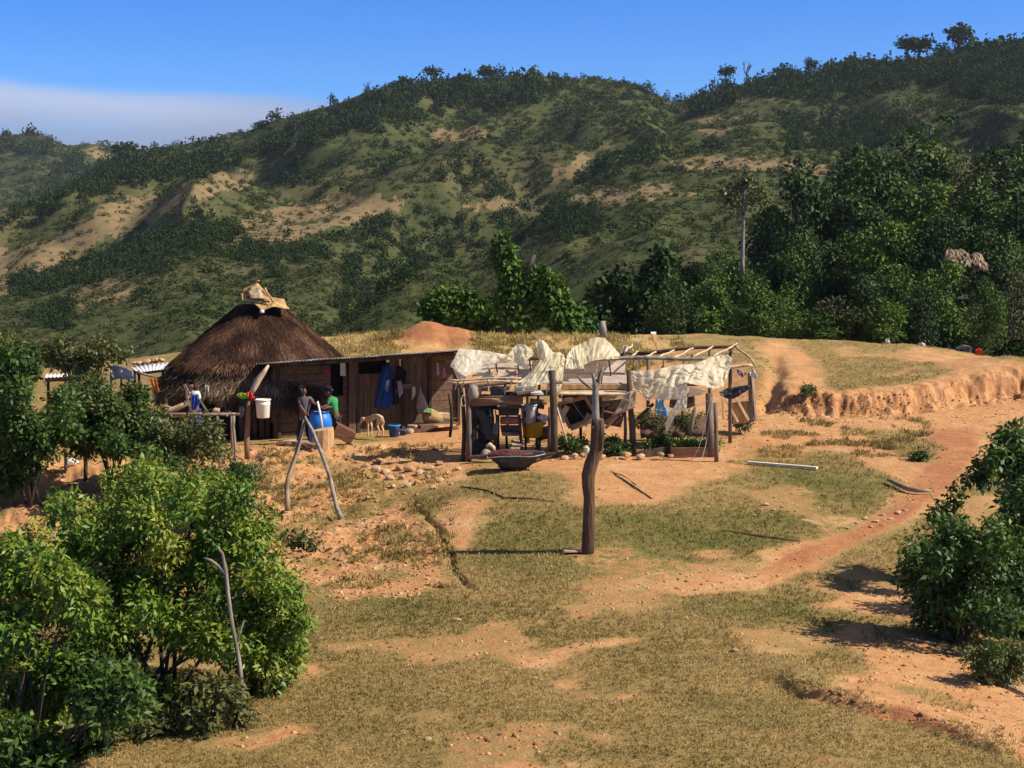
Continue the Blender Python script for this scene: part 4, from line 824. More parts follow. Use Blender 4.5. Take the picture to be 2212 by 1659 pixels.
BLUEP = mat("blue_barrel_plastic", (0.020, 0.155, 0.56), (0.03, 0.20, 0.62), 3, 0.38, 0.08, spec=0.5)
NAVYP = mat("dark_blue_plastic", (0.012, 0.045, 0.16), (0.010, 0.03, 0.11), 3, 0.4, 0.05, spec=0.5)
RIMBLUE = mat("bright_blue_rim", (0.03, 0.30, 0.70), (0.03, 0.25, 0.6), 3, 0.35, 0.0)
WHITEP = mat("white_plastic", (0.86, 0.80, 0.66), (0.80, 0.72, 0.56), 3, 0.45, 0.05, spec=0.5)
GREYP = mat("grey_white_plastic", (0.50, 0.48, 0.45), (0.40, 0.37, 0.34), 3, 0.5, 0.05)
YELLOWP = mat("yellow_plastic", (0.52, 0.30, 0.015), (0.42, 0.22, 0.01), 4, 0.45, 0.05)
BLACKP = mat("black_plastic", (0.020, 0.021, 0.024), (0.035, 0.036, 0.04), 5, 0.35, 0.15, spec=0.5)
SLATEP = mat("slate_grey_plastic", (0.060, 0.066, 0.085), (0.045, 0.05, 0.065), 5, 0.4, 0.1)
IRON = mat("dark_iron", (0.040, 0.034, 0.028), (0.075, 0.052, 0.036), 9, 0.6, 0.2, metal=0.5)
OLIVEM = mat("olive_sheet_iron", (0.085, 0.078, 0.052), (0.055, 0.048, 0.034), 5, 0.6, 0.1, metal=0.3)
TRAY = mat("grey_steel_tray", (0.100, 0.098, 0.088), (0.065, 0.058, 0.050), 4, 0.55, 0.1, metal=0.3)
TRAYRIM = mat("worn_rim_steel", (0.40, 0.37, 0.34), (0.25, 0.21, 0.18), 6, 0.5, 0.1, metal=0.5)
REDROLL = mat("red_roller_paint", (0.36, 0.125, 0.095), (0.24, 0.08, 0.06), 8, 0.6, 0.15)
CHERRY = leafmat("coffee_cherry_red", [(0.07, 0.016, 0.013), (0.13, 0.035, 0.03), (0.20, 0.075, 0.06)], rough=0.6, trans=0.0)
STONE = mat("tan_stone", (0.58, 0.42, 0.25), (0.40, 0.26, 0.145), 5, 0.9, 0.5)
STONE2 = mat("orange_stone", (0.52, 0.30, 0.15), (0.36, 0.19, 0.085), 5, 0.9, 0.5)
CLAY = mat("baked_clay", (0.62, 0.36, 0.17), (0.42, 0.22, 0.10), 4, 0.9, 0.4)
SKIN = mat("brown_skin", (0.19, 0.095, 0.055), (0.15, 0.072, 0.042), 20, 0.6, 0.0)
HAIR = mat("black_hair", (0.010, 0.009, 0.009), (0.02, 0.016, 0.014), 30, 0.5, 0.3, (1, 1, 0.2))
FUR = mat("pale_fur", (0.58, 0.34, 0.165), (0.66, 0.45, 0.26), 6, 0.9, 0.3, bscale=40)
def cloth(name, c, c2=None): return mat(name, c, c2 or tuple(x * 0.75 for x in c), 5, 0.9, 0.2, bscale=30)
C_GREY, C_GREEN, C_NAVY = cloth("mauve_grey_cloth", (0.155, 0.125, 0.135)), cloth("green_cloth", (0.045, 0.30, 0.09)), cloth("dark_trouser_cloth", (0.030, 0.028, 0.034))
C_WHITE, C_BLUE, C_DKBLUE = cloth("white_cloth", (0.80, 0.74, 0.66)), cloth("royal_blue_cloth", (0.035, 0.10, 0.52)), cloth("deep_blue_cloth", (0.020, 0.055, 0.30), (0.012, 0.06, 0.10))
C_BLACK, C_PINK, C_RED, C_LIME, C_DKGREEN = cloth("black_cloth", (0.016, 0.016, 0.020)), cloth("pink_cloth", (0.42, 0.07, 0.16)), cloth("red_cloth", (0.62, 0.05, 0.03)), cloth("lime_cloth", (0.42, 0.72, 0.05)), cloth("dark_green_cloth", (0.04, 0.085, 0.03))
C_ORANGE, C_SACK, C_SKY, C_PALEPINK = cloth("orange_cloth", (0.62, 0.20, 0.05)), cloth("grey_sacking", (0.36, 0.29, 0.22)), cloth("light_blue_cloth", (0.22, 0.46, 0.66)), cloth("faded_pink_cloth", (0.50, 0.22, 0.24))
C_CREAM = cloth("cream_cloth", (0.78, 0.66, 0.44))
def plastic_sheet():
    m = bpy.data.materials.new("milky_plastic_film"); m.use_nodes = True; t = m.node_tree; b = t.nodes["Principled BSDF"]
    b.inputs["Base Color"].default_value = (0.84, 0.74, 0.54, 1); b.inputs["Roughness"].default_value = 0.42; b.inputs["Specular IOR Level"].default_value = 0.45
    tcn = N("ShaderNodeTexCoord", t); nz = N("ShaderNodeTexNoise", t); nz.inputs["Scale"].default_value = 1.1; nz.inputs["Detail"].default_value = 3
    t.links.new(tcn.outputs["Object"], nz.inputs["Vector"])
    cr = N("ShaderNodeMixRGB", t); cr.inputs[1].default_value = (0.98, 0.92, 0.74, 1); cr.inputs[2].default_value = (0.96, 0.85, 0.59, 1)
    t.links.new(MR(nz.outputs["Fac"], 0.38, 0.68, tree=t), cr.inputs[0]); t.links.new(cr.outputs[0], b.inputs["Base Color"])
    wv = N("ShaderNodeTexNoise", t); wv.inputs["Scale"].default_value = 9; wv.inputs["Detail"].default_value = 4; t.links.new(tcn.outputs["Object"], wv.inputs["Vector"])
    vo = N("ShaderNodeTexVoronoi", t); vo.feature = 'DISTANCE_TO_EDGE'; vo.inputs["Scale"].default_value = 5.5; dm = N("ShaderNodeMixRGB", t); dm.inputs[0].default_value = 0.12; t.links.new(tcn.outputs["Object"], dm.inputs[1]); t.links.new(wv.outputs["Color"], dm.inputs[2]); t.links.new(dm.outputs[0], vo.inputs["Vector"])
    hh = M('ADD', M('MULTIPLY', MR(vo.outputs["Distance"], 0.0, 0.22, tree=t), 0.8, t), wv.outputs["Fac"], t)
    bp = N("ShaderNodeBump", t); bp.inputs["Strength"].default_value = 0.22; bp.inputs["Distance"].default_value = 0.04; t.links.new(hh, bp.inputs["Height"]); t.links.new(bp.outputs[0], b.inputs["Normal"])
    tl = N("ShaderNodeBsdfTranslucent", t); t.links.new(cr.outputs[0], tl.inputs[0])
    tp = N("ShaderNodeBsdfTransparent", t); m1 = N("ShaderNodeMixShader", t); m1.inputs[0].default_value = 0.6; m2 = N("ShaderNodeMixShader", t)
    t.links.new(MR(nz.outputs["Fac"], 0.35, 0.6, 0.14, 0.34, tree=t), m2.inputs[0])
    t.links.new(b.outputs[0], m1.inputs[1]); t.links.new(tl.outputs[0], m1.inputs[2]); t.links.new(m1.outputs[0], m2.inputs[1]); t.links.new(tp.outputs[0], m2.inputs[2])
    t.links.new(m2.outputs[0], t.nodes["Material Output"].inputs[0]); return m
FILM = plastic_sheet()

# ------------------------------------------------------------------ small builders
def resample(pl, n):
    P = np.array([list(p) for p in pl], float); d = np.r_[0, np.cumsum(np.linalg.norm(np.diff(P, axis=0), axis=1))]; s = np.linspace(0, d[-1], n)
    return np.stack([np.interp(s, d, P[:, i]) for i in range(3)], -1)
def sheet2(top, bot, nr=10, nc=16, amp=0.05, freq=5.0, seed=0.0, sag=0.0, fine=0.4, skew=1.2, crease=0.0):
    """A loose sheet between two edges, with folds running from one to the other."""
    T, B = resample(top, nc), resample(bot, nc); t = np.linspace(0, 1, nr)[:, None, None]; P = T[None] * (1 - t) + B[None] * t
    L = np.linalg.norm(np.diff(T, axis=0), axis=1).sum(); s = np.linspace(0, 1, nc)[None, :] + 0 * t[..., 0]; tt = t[..., 0] + 0 * s
    q = np.stack([s * freq + tt * skew, tt * 1.3, 0 * s + seed * 7.7], -1); f = fbm(q, 2) + fine * vnoise(q * 3.1 + 5)
    if crease: q2 = np.stack([s * freq * 0.8 + tt * 2.5, tt * freq * 0.45 - s * 3, 0 * s + seed * 3.1], -1); f = 0.45 * f + 0.9 * (1 - 2 * np.abs(fbm(q2, 4))) * crease
    w = 0.25 + 0.75 * np.sin(np.pi * np.clip(tt, 0.0, 1)) ** 0.5
    P[..., 1] -= f * amp * w; P[..., 2] += 0.5 * amp * fbm(q * 1.7 + 9, 2) * w - sag * np.sin(np.pi * tt)
    return P
def cloth_obj(name, label, cat, top, bot, m, Y, group=None, thick=0.006, parent=None, tilt=0.0, **kw):
    """A hanging cloth; edges are (u, v) picture points at depth Y (or (u, v, dy))."""
    f = lambda pl: [A(p[0], p[1], Y + (p[2] if len(p) > 2 else 0)) for p in pl]
    nr, nc = kw.pop("nr", 10), kw.pop("nc", 16); P = sheet2(f(top), f(bot), nr, nc, **kw)
    if parent is None:
        o = MB(); c = Vector(P.reshape(-1, 3).mean(0)); o.sheet([Vector(p) - c for p in P.reshape(-1, 3)], nr, nc); ob = o.build(name, m, None, smooth=True, solid=thick); ob.location = c
        return tag(ob, label, cat, group)
    return MB().sheet(P.reshape(-1, 3), nr, nc).build(name, m, parent, smooth=True, solid=thick)
def solo(mb, name, label, cat, m, group=None, **kw):
    """A thing that is one mesh, its origin at its own foot."""
    V = np.array([list(p) for p in mb.v]); c = Vector((V[:, 0].mean(), V[:, 1].mean(), V[:, 2].min())); mb.v = [tuple(Vector(p) - c) for p in mb.v]
    o = mb.build(name, m, None, **kw); o.location = c; return tag(o, label, cat, group)
def stick_px(name, label, cat, pts, r, m, Y, lump=0.1, group=None, n=8):
    P = [A(p[0], p[1], Y + (p[2] if len(p) > 2 else 0)) for p in pts]; rr = r if hasattr(r, "__len__") else [r] * len(P)
    return solo(MB().tube(P, rr, n, True, lump), name, label, cat, m, group, smooth=True)
def rock_mesh(seed, m, sub=2, flat=0.7):
    import bmesh
    r = np.random.default_rng(seed); bm = bmesh.new(); bmesh.ops.create_icosphere(bm, subdivisions=sub, radius=1.0)
    V = np.array([v.co[:] for v in bm.verts]); d = 1 + 0.34 * vnoise(V * 1.1 + seed * 3.3) + 0.16 * vnoise(V * 2.6 + seed)
    for k in range(5):                                          # a few broken faces
        n = unit(r.normal(size=3)); h = 0.62 + 0.2 * r.random(); p = V @ n * d; cutm = p > h; d = np.where(cutm, d * h / np.maximum(p, 1e-6), d)
    for v, k in zip(bm.verts, d): v.co = v.co * float(k); v.co.z *= flat
    me = bpy.data.meshes.new("stone"); bm.to_mesh(me); bm.free(); me.materials.append(m); return me
ROCKS = [rock_mesh(i, STONE if i % 3 else STONE2) for i in range(9)]
def rock(u, v, w, label, Y=None, name="stone", group=None, k=None, squash=1.0, cat="stone", mesh=None):
    """A stone w picture units wide whose middle is seen at (u, v)."""
    me = mesh or ROCKS[(int(u * 3 + v * 7) if k is None else k) % len(ROCKS)]
    if Y is None: p = hit(u, v + w * 0.25, 12); r = px(w, p.y) / 2; p = p + Vector((0, 0, r * 0.35 * squash))
    else: p = A(u, v, Y); r = px(w, Y) / 2
    o = bpy.data.objects.new(name, me); COL.objects.link(o); o.location = p; o.scale = (r, r * 0.9, r * squash); o.rotation_euler = (0, 0, (u * 1.7 + v) % 6.28)
    return tag(o, label, cat, group)
def skin(name, joints, edges, m, parent, root, sub=2):
    keys = list(joints); me = bpy.data.meshes.new(name); off = Vector(parent.location)
    me.from_pydata([tuple(Vector(joints[k][0]) - off) for k in keys], [(keys.index(a), keys.index(b)) for a, b in edges], []); me.materials.append(m)
    o = bpy.data.objects.new(name, me); COL.objects.link(o); o.parent = parent
    md = o.modifiers.new("skin", 'SKIN'); md.use_smooth_shade = True
    for i, k in enumerate(keys):
        r = joints[k][1]; r = r if hasattr(r, "__len__") else (r, r); me.skin_vertices[0].data[i].radius = r; me.skin_vertices[0].data[i].use_root = (k == root)
    s = o.modifiers.new("sub", 'SUBSURF'); s.levels = sub; s.render_levels = sub; return o

# ------------------------------------------------------------------ the thatched hut
HY = 43.6; hc = A(560, 700, HY); HX = hc.x
def strips(n, radf, z0, z1, length, width, seed, a0=0, a1=2 * math.pi, lift=0.03, slope=0.85, wild=0.25, zf=None):
    """Straw laid down a cone, many thin strips."""
    r = np.random.default_rng(seed); a = r.uniform(a0, a1, n); z = r.uniform(0, 1, n); zz = z0 + (z1 - z0) * z
    if zf is not None: zz = zf(a, z)
    rad = radf(zz) + r.random(n) * lift; C = np.stack([HX + rad * np.cos(a), HY + rad * np.sin(a), zz], -1); out = np.stack([np.cos(a), np.sin(a), 0 * a], -1)
    D = unit(out * slope + np.array([0, 0, -0.9]) + r.normal(size=(n, 3)) * wild); Nn = unit(out * 0.8 + np.array([0, 0, 0.7]) + r.normal(size=(n, 3)) * 0.35)
    L = length * (0.5 + r.random(n)); V, F = leaf_arrays(C, D, Nn, L, width * (0.6 + 0.8 * r.random(n)), 0.0)
    t = np.clip(0.28 + 0.9 * vnoise(np.stack([a * 4, zz * 3, 0 * a + seed], -1)) * 0.5 + r.normal(0, 0.2, n), 0, 1); return V, F, t
rtop, ztop, rmid, zmid, reave, zeave = px(42, HY), 3.80, 2.56, 2.12, 3.0, 1.52
upper = lambda z: rtop + (ztop - z) / (ztop - zmid) * (rmid - rtop) + 0.03 * np.sin((ztop - z) / (ztop - zmid) * math.pi)
lower = lambda z: rmid - 0.16 + (zmid - z) / (zmid - zeave) * (reave - rmid + 0.16)
hut = thing("thatched_hut", "round hut with a tall dark brown conical thatched roof", "hut", (HX, HY, 0.25))
mb = MB(); mb.lathe((HX, HY, 0), [(float(upper(ztop - (ztop - zmid) * i / 8)) - 0.04, ztop - (ztop - zmid) * i / 8) for i in range(9)][::-1], 48, cap=(False, True))
ro = mb.build("roof", mat("thatch_core", (0.055, 0.032, 0.020), (0.03, 0.018, 0.012), 10, 1.0, 0.5), hut, smooth=True)
V1 = strips(38000, upper, zmid + 0.05, ztop, 0.20, 0.011, 3, wild=0.16, lift=0.022)
V2 = strips(3500, upper, zmid - 0.02, zmid + 0.18, 0.26, 0.018, 4, wild=0.2, lift=0.02)
o = np_mesh("thatch", np.concatenate([V1[0], V2[0]]), np.concatenate([V1[1], V2[1] + len(V1[0])]), THATCH, hut, tint=np.concatenate([V1[2], V2[2]]))
mb = MB(); mb.lathe((HX, HY, 0), [(float(lower(zmid + 0.1 - (zmid + 0.1 - zeave) * i / 4)) - 0.07, zmid + 0.1 - (zmid + 0.1 - zeave) * i / 4) for i in range(5)][::-1], 48, cap=(False, False))
mb.build("roof_skirt", MATS["thatch_core"], hut, smooth=True)
def fringe(a, z):
    # the straw hangs lowest at the sides; over the doorway it is cut short
    front = np.exp(-((a % (2 * math.pi) - 4.25) / 0.42) ** 2); zb = 1.02 + 0.36 * front + 0.12 * np.sin(a * 9) * 0.5
    return zb + (zmid + 0.05 - zb) * z ** 0.9
V3 = strips(22000, lambda z: np.where(z > zeave, lower(np.maximum(z, zeave)), reave - 0.02 - (zeave - z) * 0.12), 0, 1, 0.26, 0.017, 5, lift=0.06, slope=0.35, wild=0.3, zf=fringe)
np_mesh("thatch_fringe", V3[0], V3[1], SKIRT, hut, tint=V3[2])
mb = MB()                                                       # wall of upright sticks with the doorway in front
for i in range(90):
    a = 2 * math.pi * i / 90; f = abs(((a - 4.3) + math.pi) % (2 * math.pi) - math.pi)
    if f < 0.33: continue
    x, y = HX + 2.55 * math.cos(a), HY + 2.55 * math.sin(a); mb.pole((x, y, gz(x, y) - 0.1), (x, y, 1.95), 0.085, 0.08, 0.03, 3, 6)
mb.build("stick_wall", mat("mud_and_stick", (0.10, 0.065, 0.042), (0.05, 0.034, 0.024), 6, 0.95, 0.5), hut, smooth=True)
mb = MB(); mb.lathe((HX, HY, 0), [(2.35, 0.1), (2.35, 2.1)], 40, cap=(False, False)); mb.build("interior_shade_liner", DARK, hut)  # near-black liner painted as the shade inside the hut
# crumpled tarpaulins tied over the top
tp = [(A(523, 628, HY - .55), A(540, 618, HY - .5), A(556, 612, HY - .4), A(580, 640, HY - .3)), (A(522, 640, HY - .75), A(535, 648, HY - .85), A(556, 648, HY - .85), A(584, 650, HY - .7))]
P = sheet2(tp[0], tp[1], 16, 26, 0.12, 5, 1.0, crease=.9); mb = MB().sheet(P.reshape(-1, 3), 16, 26)
P = sheet2([A(523, 626, HY + .5), A(556, 612, HY + .5), A(582, 638, HY + .5)], tp[0], 8, 16, 0.08, 4, 2.0); mb.sheet(P.reshape(-1, 3), 8, 16)
P = sheet2([A(535, 622, HY - .7), A(560, 618, HY - .7), A(576, 636, HY - .6)], [A(540, 646, HY - .98), A(562, 644, HY - 1.0), A(580, 648, HY - .9)], 10, 16, 0.08, 5, 2.5, crease=.8); mb2 = MB().sheet(P.reshape(-1, 3), 10, 16)
mb2.build("roof_patch", mat("dusty_tarpaulin", (0.46, 0.34, 0.20), (0.30, 0.19, 0.09), 5, 0.7, 0.3), hut, smooth=True, solid=0.012)
for u0, v0, u1, v1 in ((572, 622, 590, 652), (522, 634, 526, 652), (548, 614, 560, 606)): MB().pole(A(u0, v0, HY - .75), A(u1, v1, HY - .85), .035, .03, .02, 3, 6).build("cap_stick", NEWWOOD, hut, smooth=True)
mb.build("roof_cover", mat("tan_tarpaulin", (0.46, 0.27, 0.10), (0.20, 0.085, 0.03), 4, 0.8, 0.3), hut, smooth=True, solid=0.015)
P = sheet2([A(556, 648, HY - .75), A(575, 646, HY - .55), A(600, 647, HY - .3), A(614, 648, HY)], [A(548, 655, HY - .95), A(566, 672, HY - 1.0), A(590, 662, HY - .95), A(626, 668, HY - .75)], 14, 28, 0.10, 7, 3.0, crease=.8)
mb = MB().sheet(P.reshape(-1, 3), 14, 28); P = sheet2([A(578, 640, HY + .2), A(590, 643, HY + .4), A(614, 646, HY + .4)], [A(556, 648, HY - .75), A(600, 647, HY - .3), A(614, 648, HY)], 6, 14, 0.05, 4, 4.0); mb.sheet(P.reshape(-1, 3), 6, 14)
mb.build("roof_flap", mat("yellowed_tarpaulin", (0.52, 0.33, 0.13), (0.30, 0.16, 0.06), 4, 0.7, 0.3), hut, smooth=True, solid=0.012)
MB().tube([A(521, 653, HY - .75), A(540, 652, HY - .9), A(566, 651, HY - .9)], 0.03, 8).build("ridge_stick", GREYWOOD, hut, smooth=True)
MB().lathe(A(566, 677, HY - 1.05), [(0.02, 0), (0.07, 0.03), (0.06, 0.09), (0.02, 0.11)], 10).build("hanging_tin", WHITETIN, hut, smooth=True)

# ------------------------------------------------------------------ the plank shack beside it
WA, WB = Vector((A(592, 900, 40.9).x, 40.9, 0)), Vector((A(992, 900, 43.2).x, 43.2, 0)); WD = (WB - WA).normalized(); WN = Vector((WD.y, -WD.x, 0))   # WN looks at the camera
WLEN = (WB - WA).length
def wp(u):
    """Distance along the wall at picture column u."""
    k = (u - CU) / FPX; return (k * WA.y - WA.x) / (WD.x - k * WD.y)
def wq(s, z, out=0.0): p = WA + WD * s + WN * out; return Vector((p.x, p.y, z))
def wz(u, v): p = wq(wp(u), 0); return CAMZ + (A(u, v, p.y).z - CAMZ)
shack = thing("plank_shack", "low weathered plank shack with a corrugated roof beside the thatched hut", "shack", (WA.x, WA.y, 0.3))
ANG = math.atan2(WD.y, WD.x)
def board(mb, s0, s1, z0, z1, out, t=0.025): mb.box(wq((s0 + s1) / 2, (z0 + z1) / 2, out), (s1 - s0, t, z1 - z0), (random.uniform(-.006, .006), random.uniform(-.008, .008), ANG))
def zlo(s): p = wq(s, 0); return gz(p.x, p.y) - 0.08
mb = MB(); s0, s1 = 0.0, wp(748); z = zlo(s0)                     # lengthwise boards, left of the post
wl0, wl1, wh0, wh1 = wp(712), wp(739), wz(725, 846), wz(725, 786)
while z < 2.15:
    h_ = random.uniform(0.2, 0.27); e = min(z + h_ - 0.012, 2.27)
    if e > wh0 and z < wh1: board(mb, s0, wl0, z, e, random.uniform(-.012, .012)); board(mb, wl1, s1, z, e, random.uniform(-.012, .012))
    else: board(mb, s0, s1, z, e, random.uniform(-.012, .012))
    z += h_
mb.build("wall", PLANKH, shack, bevel=0.005)
MB().box(wq((wl0 + wl1) / 2, (wh0 + wh1) / 2, -0.3), (wl1 - wl0 + .2, 0.02, wh1 - wh0 + .2), (0, 0, ANG)).build("window", DARK, shack)  # near-black sheet standing in for the shade behind the window hole
mb = MB(); s = wp(770)                                          # upright boards around the door
ds0, ds1 = wp(772), wp(830)
while s < wp(925):
    w_ = random.uniform(0.15, 0.24); e = min(s + w_ - 0.012, wp(925)); inn = s < ds1
    board(mb, s, e, zlo(s), (wz(800, 806) if inn else 2.30) + random.uniform(-.03, .0), random.uniform(-.012, .012)); s += w_
mb.build("plank_wall", PLANK, shack, bevel=0.005)
MB().box(wq((ds0 + ds1) / 2, 1.95, -0.3), (ds1 - ds0 + .3, 0.02, 0.6), (0, 0, ANG)).build("door_shade_panel", DARK, shack)  # near-black sheet standing in for the shade over the door
mb = MB(); s1 = WLEN; s0 = wp(925) ; z = zlo(s0)
while z < 2.2:
    h_ = random.uniform(0.24, 0.32); board(mb, s0, s1, z, min(z + h_ - 0.012, 2.38), random.uniform(-.012, .012)); z += h_
mb.build("end_wall", PLANKH, shack, bevel=0.005)
for u, w_ in ((597, 0.10), (757, 0.22), (768, 0.09), (868, 0.09), (926, 0.09), (988, 0.09)):
    s = wp(u); MB().box(wq(s, (zlo(s) + 2.33) / 2, 0.07), (w_, 0.08, 2.33 - zlo(s)), (0, random.uniform(-.02, .02), ANG), jit=0.008).build("post", DARKWOOD if u != 757 else PLANK, shack, bevel=0.008)
mb = MB(); mb.beam(wq(-0.15, 2.28, 0.30), wq(WLEN + 0.1, 2.44, 0.30), 0.10, 0.08); mb.beam(wq(-0.15, 2.33, 1.15), wq(WLEN - 0.3, 2.48, 1.15), 0.09, 0.07)
for i in range(12): s = WLEN * i / 11; mb.beam(wq(s, 1.98 + .16 * i / 11, -2.4), wq(s, 2.36 + .16 * i / 11, 1.3), 0.06, 0.05)
mb.build("roof_timber", DARKWOOD, shack)
for b, (d0, d1) in enumerate(((0.0, -0.02), (-2.6, -2.6))):       # rest of the box: back and ends, so light does not fall through
    if b: board(MB(), 0, 1, 0, 1, 0)
mb = MB(); board(mb, 0, WLEN, 0.1, 1.95, -2.6, 0.04); c = wq(0, 1.3, -1.3); mb.box(c, (0.04, 2.5, 1.4), (0, 0, ANG)); c = wq(WLEN, 1.3, -1.3); mb.box(c, (0.04, 2.5, 1.5), (0, 0, ANG)); mb.build("back_wall", PLANKH, shack)
OV = 1.40                                                        # corrugated sheets, eave towards the camera
def roof_sheet(sa, sb, za, zb, lift, name):
    n = int((sb - sa) / 0.025); pts = []
    for o_, dz in ((OV, 0.0), (-2.9, -0.46)):
        for i in range(n + 1):
            s = sa + (sb - sa) * i / n; pts.append(wq(s, za + (zb - za) * i / n + dz + lift + 0.018 * math.sin(s * 2 * math.pi / 0.10), o_ + 0.03 * math.sin(sa * 9)))
    MB().sheet(pts, 2, n + 1).build(name, TIN, shack, smooth=True, solid=0.006)
zr = lambda s: 2.44 + 0.16 * s / WLEN
ss = np.linspace(-0.3, WLEN - 0.15, 7)
for i in range(6): roof_sheet(ss[i] - 0.05, ss[i + 1] + 0.05, zr(ss[i]), zr(ss[i + 1]), 0.006 + 0.006 * (i % 2), "roof_sheet")
roof_sheet(ss[6] - 0.5, ss[6] + 0.35, zr(ss[6]) - 0.02, zr(ss[6]) - 0.14, -0.05, "roof_sheet")
# things hung on the wall
def onwall(u, out=0.12): return wq(wp(u), 0, out).y
cal = thing("wall_calendar", "white wall calendar with a picture hung by the dark window", "calendar", A(739, 812, onwall(739)))
Yc = onwall(739)
MB().beam(A(736, 790, Yc), A(745, 790, Yc), 0.14, 0.012).build("picture", cloth("faded_print", (0.42, 0.42, 0.38), (0.6, 0.58, 0.52)), cal)
MB().beam(A(735, 798, Yc - .004), A(746.5, 798, Yc - .004), 0.36, 0.008).build("page", cloth("calendar_paper", (0.74, 0.73, 0.76)), cal)
cloth_obj("hanging_coat", "long deep blue coat hanging on the shack wall", "coat", [(826,789),(838,787),(846,795)], [(808,880),(820,884),(838,884),(848,866)], C_DKBLUE, onwall(828, .2), amp=0.09, freq=6, nc=22, seed=1)
cloth_obj("hanging_jacket", "black jacket hanging beside the blue coat", "jacket", [(838,822),(850,820),(858,824)], [(836,866),(848,874),(863,872)], C_BLACK, onwall(850, .24), amp=0.06, freq=5, seed=2)
cloth_obj("hanging_shirt", "small grey white shirt hanging right of the black jacket", "shirt", [(855,823),(866,822)], [(855,856),(864,858),(871,848)], cloth("grey_white_cloth", (0.42, 0.38, 0.38)), onwall(862, .27), amp=0.05, seed=3)
cloth_obj("hanging_rag", "pale rag hanging from the edge of the black jacket", "rag", [(834,822),(842,820)], [(832,842),(837,846),(840,834)], cloth("pale_rag", (0.5, 0.48, 0.5)), onwall(836, .27), amp=0.04, seed=4)
cloth_obj("hanging_bag", "black bag hanging high on the wall under the eave", "bag", [(857,790),(868,796),(878,802)], [(858,820),(866,829),(878,826)], C_BLACK, onwall(868, .2), amp=0.07, seed=5)
cloth_obj("pink_bag", "pink cloth bag hanging left of the dark window", "bag", [(698,796),(706,793),(714,797)], [(697,806),(706,812),(713,808)], C_PINK, onwall(705, .15), amp=0.07, seed=6)
cloth_obj("white_strip", "narrow white cloth strip hanging from the roof edge", "cloth", [(862,770),(866,770)], [(862,789),(866,791)], C_WHITE, onwall(864, .5), amp=0.03, nc=6, seed=7)
cloth_obj("tan_cloth", "small tan cloth hanging left of the grey sack", "cloth", [(890,836),(897,835)], [(889,866),(894,858),(898,850)], C_CREAM, onwall(894, .2), amp=0.04, nc=8, seed=8)
sk = MB(); Ys = onwall(910, .3); sk.tube([A(907, 836, Ys), A(908, 848, Ys), A(909, 860, Ys), A(911, 876, Ys), A(913, 888, Ys), A(913, 895, Ys)], [0.03, 0.05, 0.11, 0.165, 0.15, 0.05], 14, True, 0.10)
solo(sk, "hanging_sack", "full grey sack hanging on the sunlit end of the shack wall", "sack", C_SACK, smooth=True)
solo(MB().box(A(875, 834, onwall(875, .18)), (0.36, 0.16, 0.15), (0, 0, ANG)), "wall_box", "small open wooden box fixed to the wall below the black bag", "box", PLANKH, bevel=0.01)
YR = wq(wp(955), 0, 1.1).y
cloth_obj("hanging_rag", "faded pink rag hanging under the right end of the roof", "rag", [(957,795),(961,794)], [(955,817),(960,816),(964,812)], C_PALEPINK, YR, amp=0.03, nc=8, seed=9)
cloth_obj("hanging_rag", "grey white rag hanging under the right end of the roof", "rag", [(943,783),(947,783)], [(943,810),(949,810)], cloth("dirty_white_cloth", (0.45, 0.40, 0.36)), YR, amp=0.03, nc=8, seed=10)

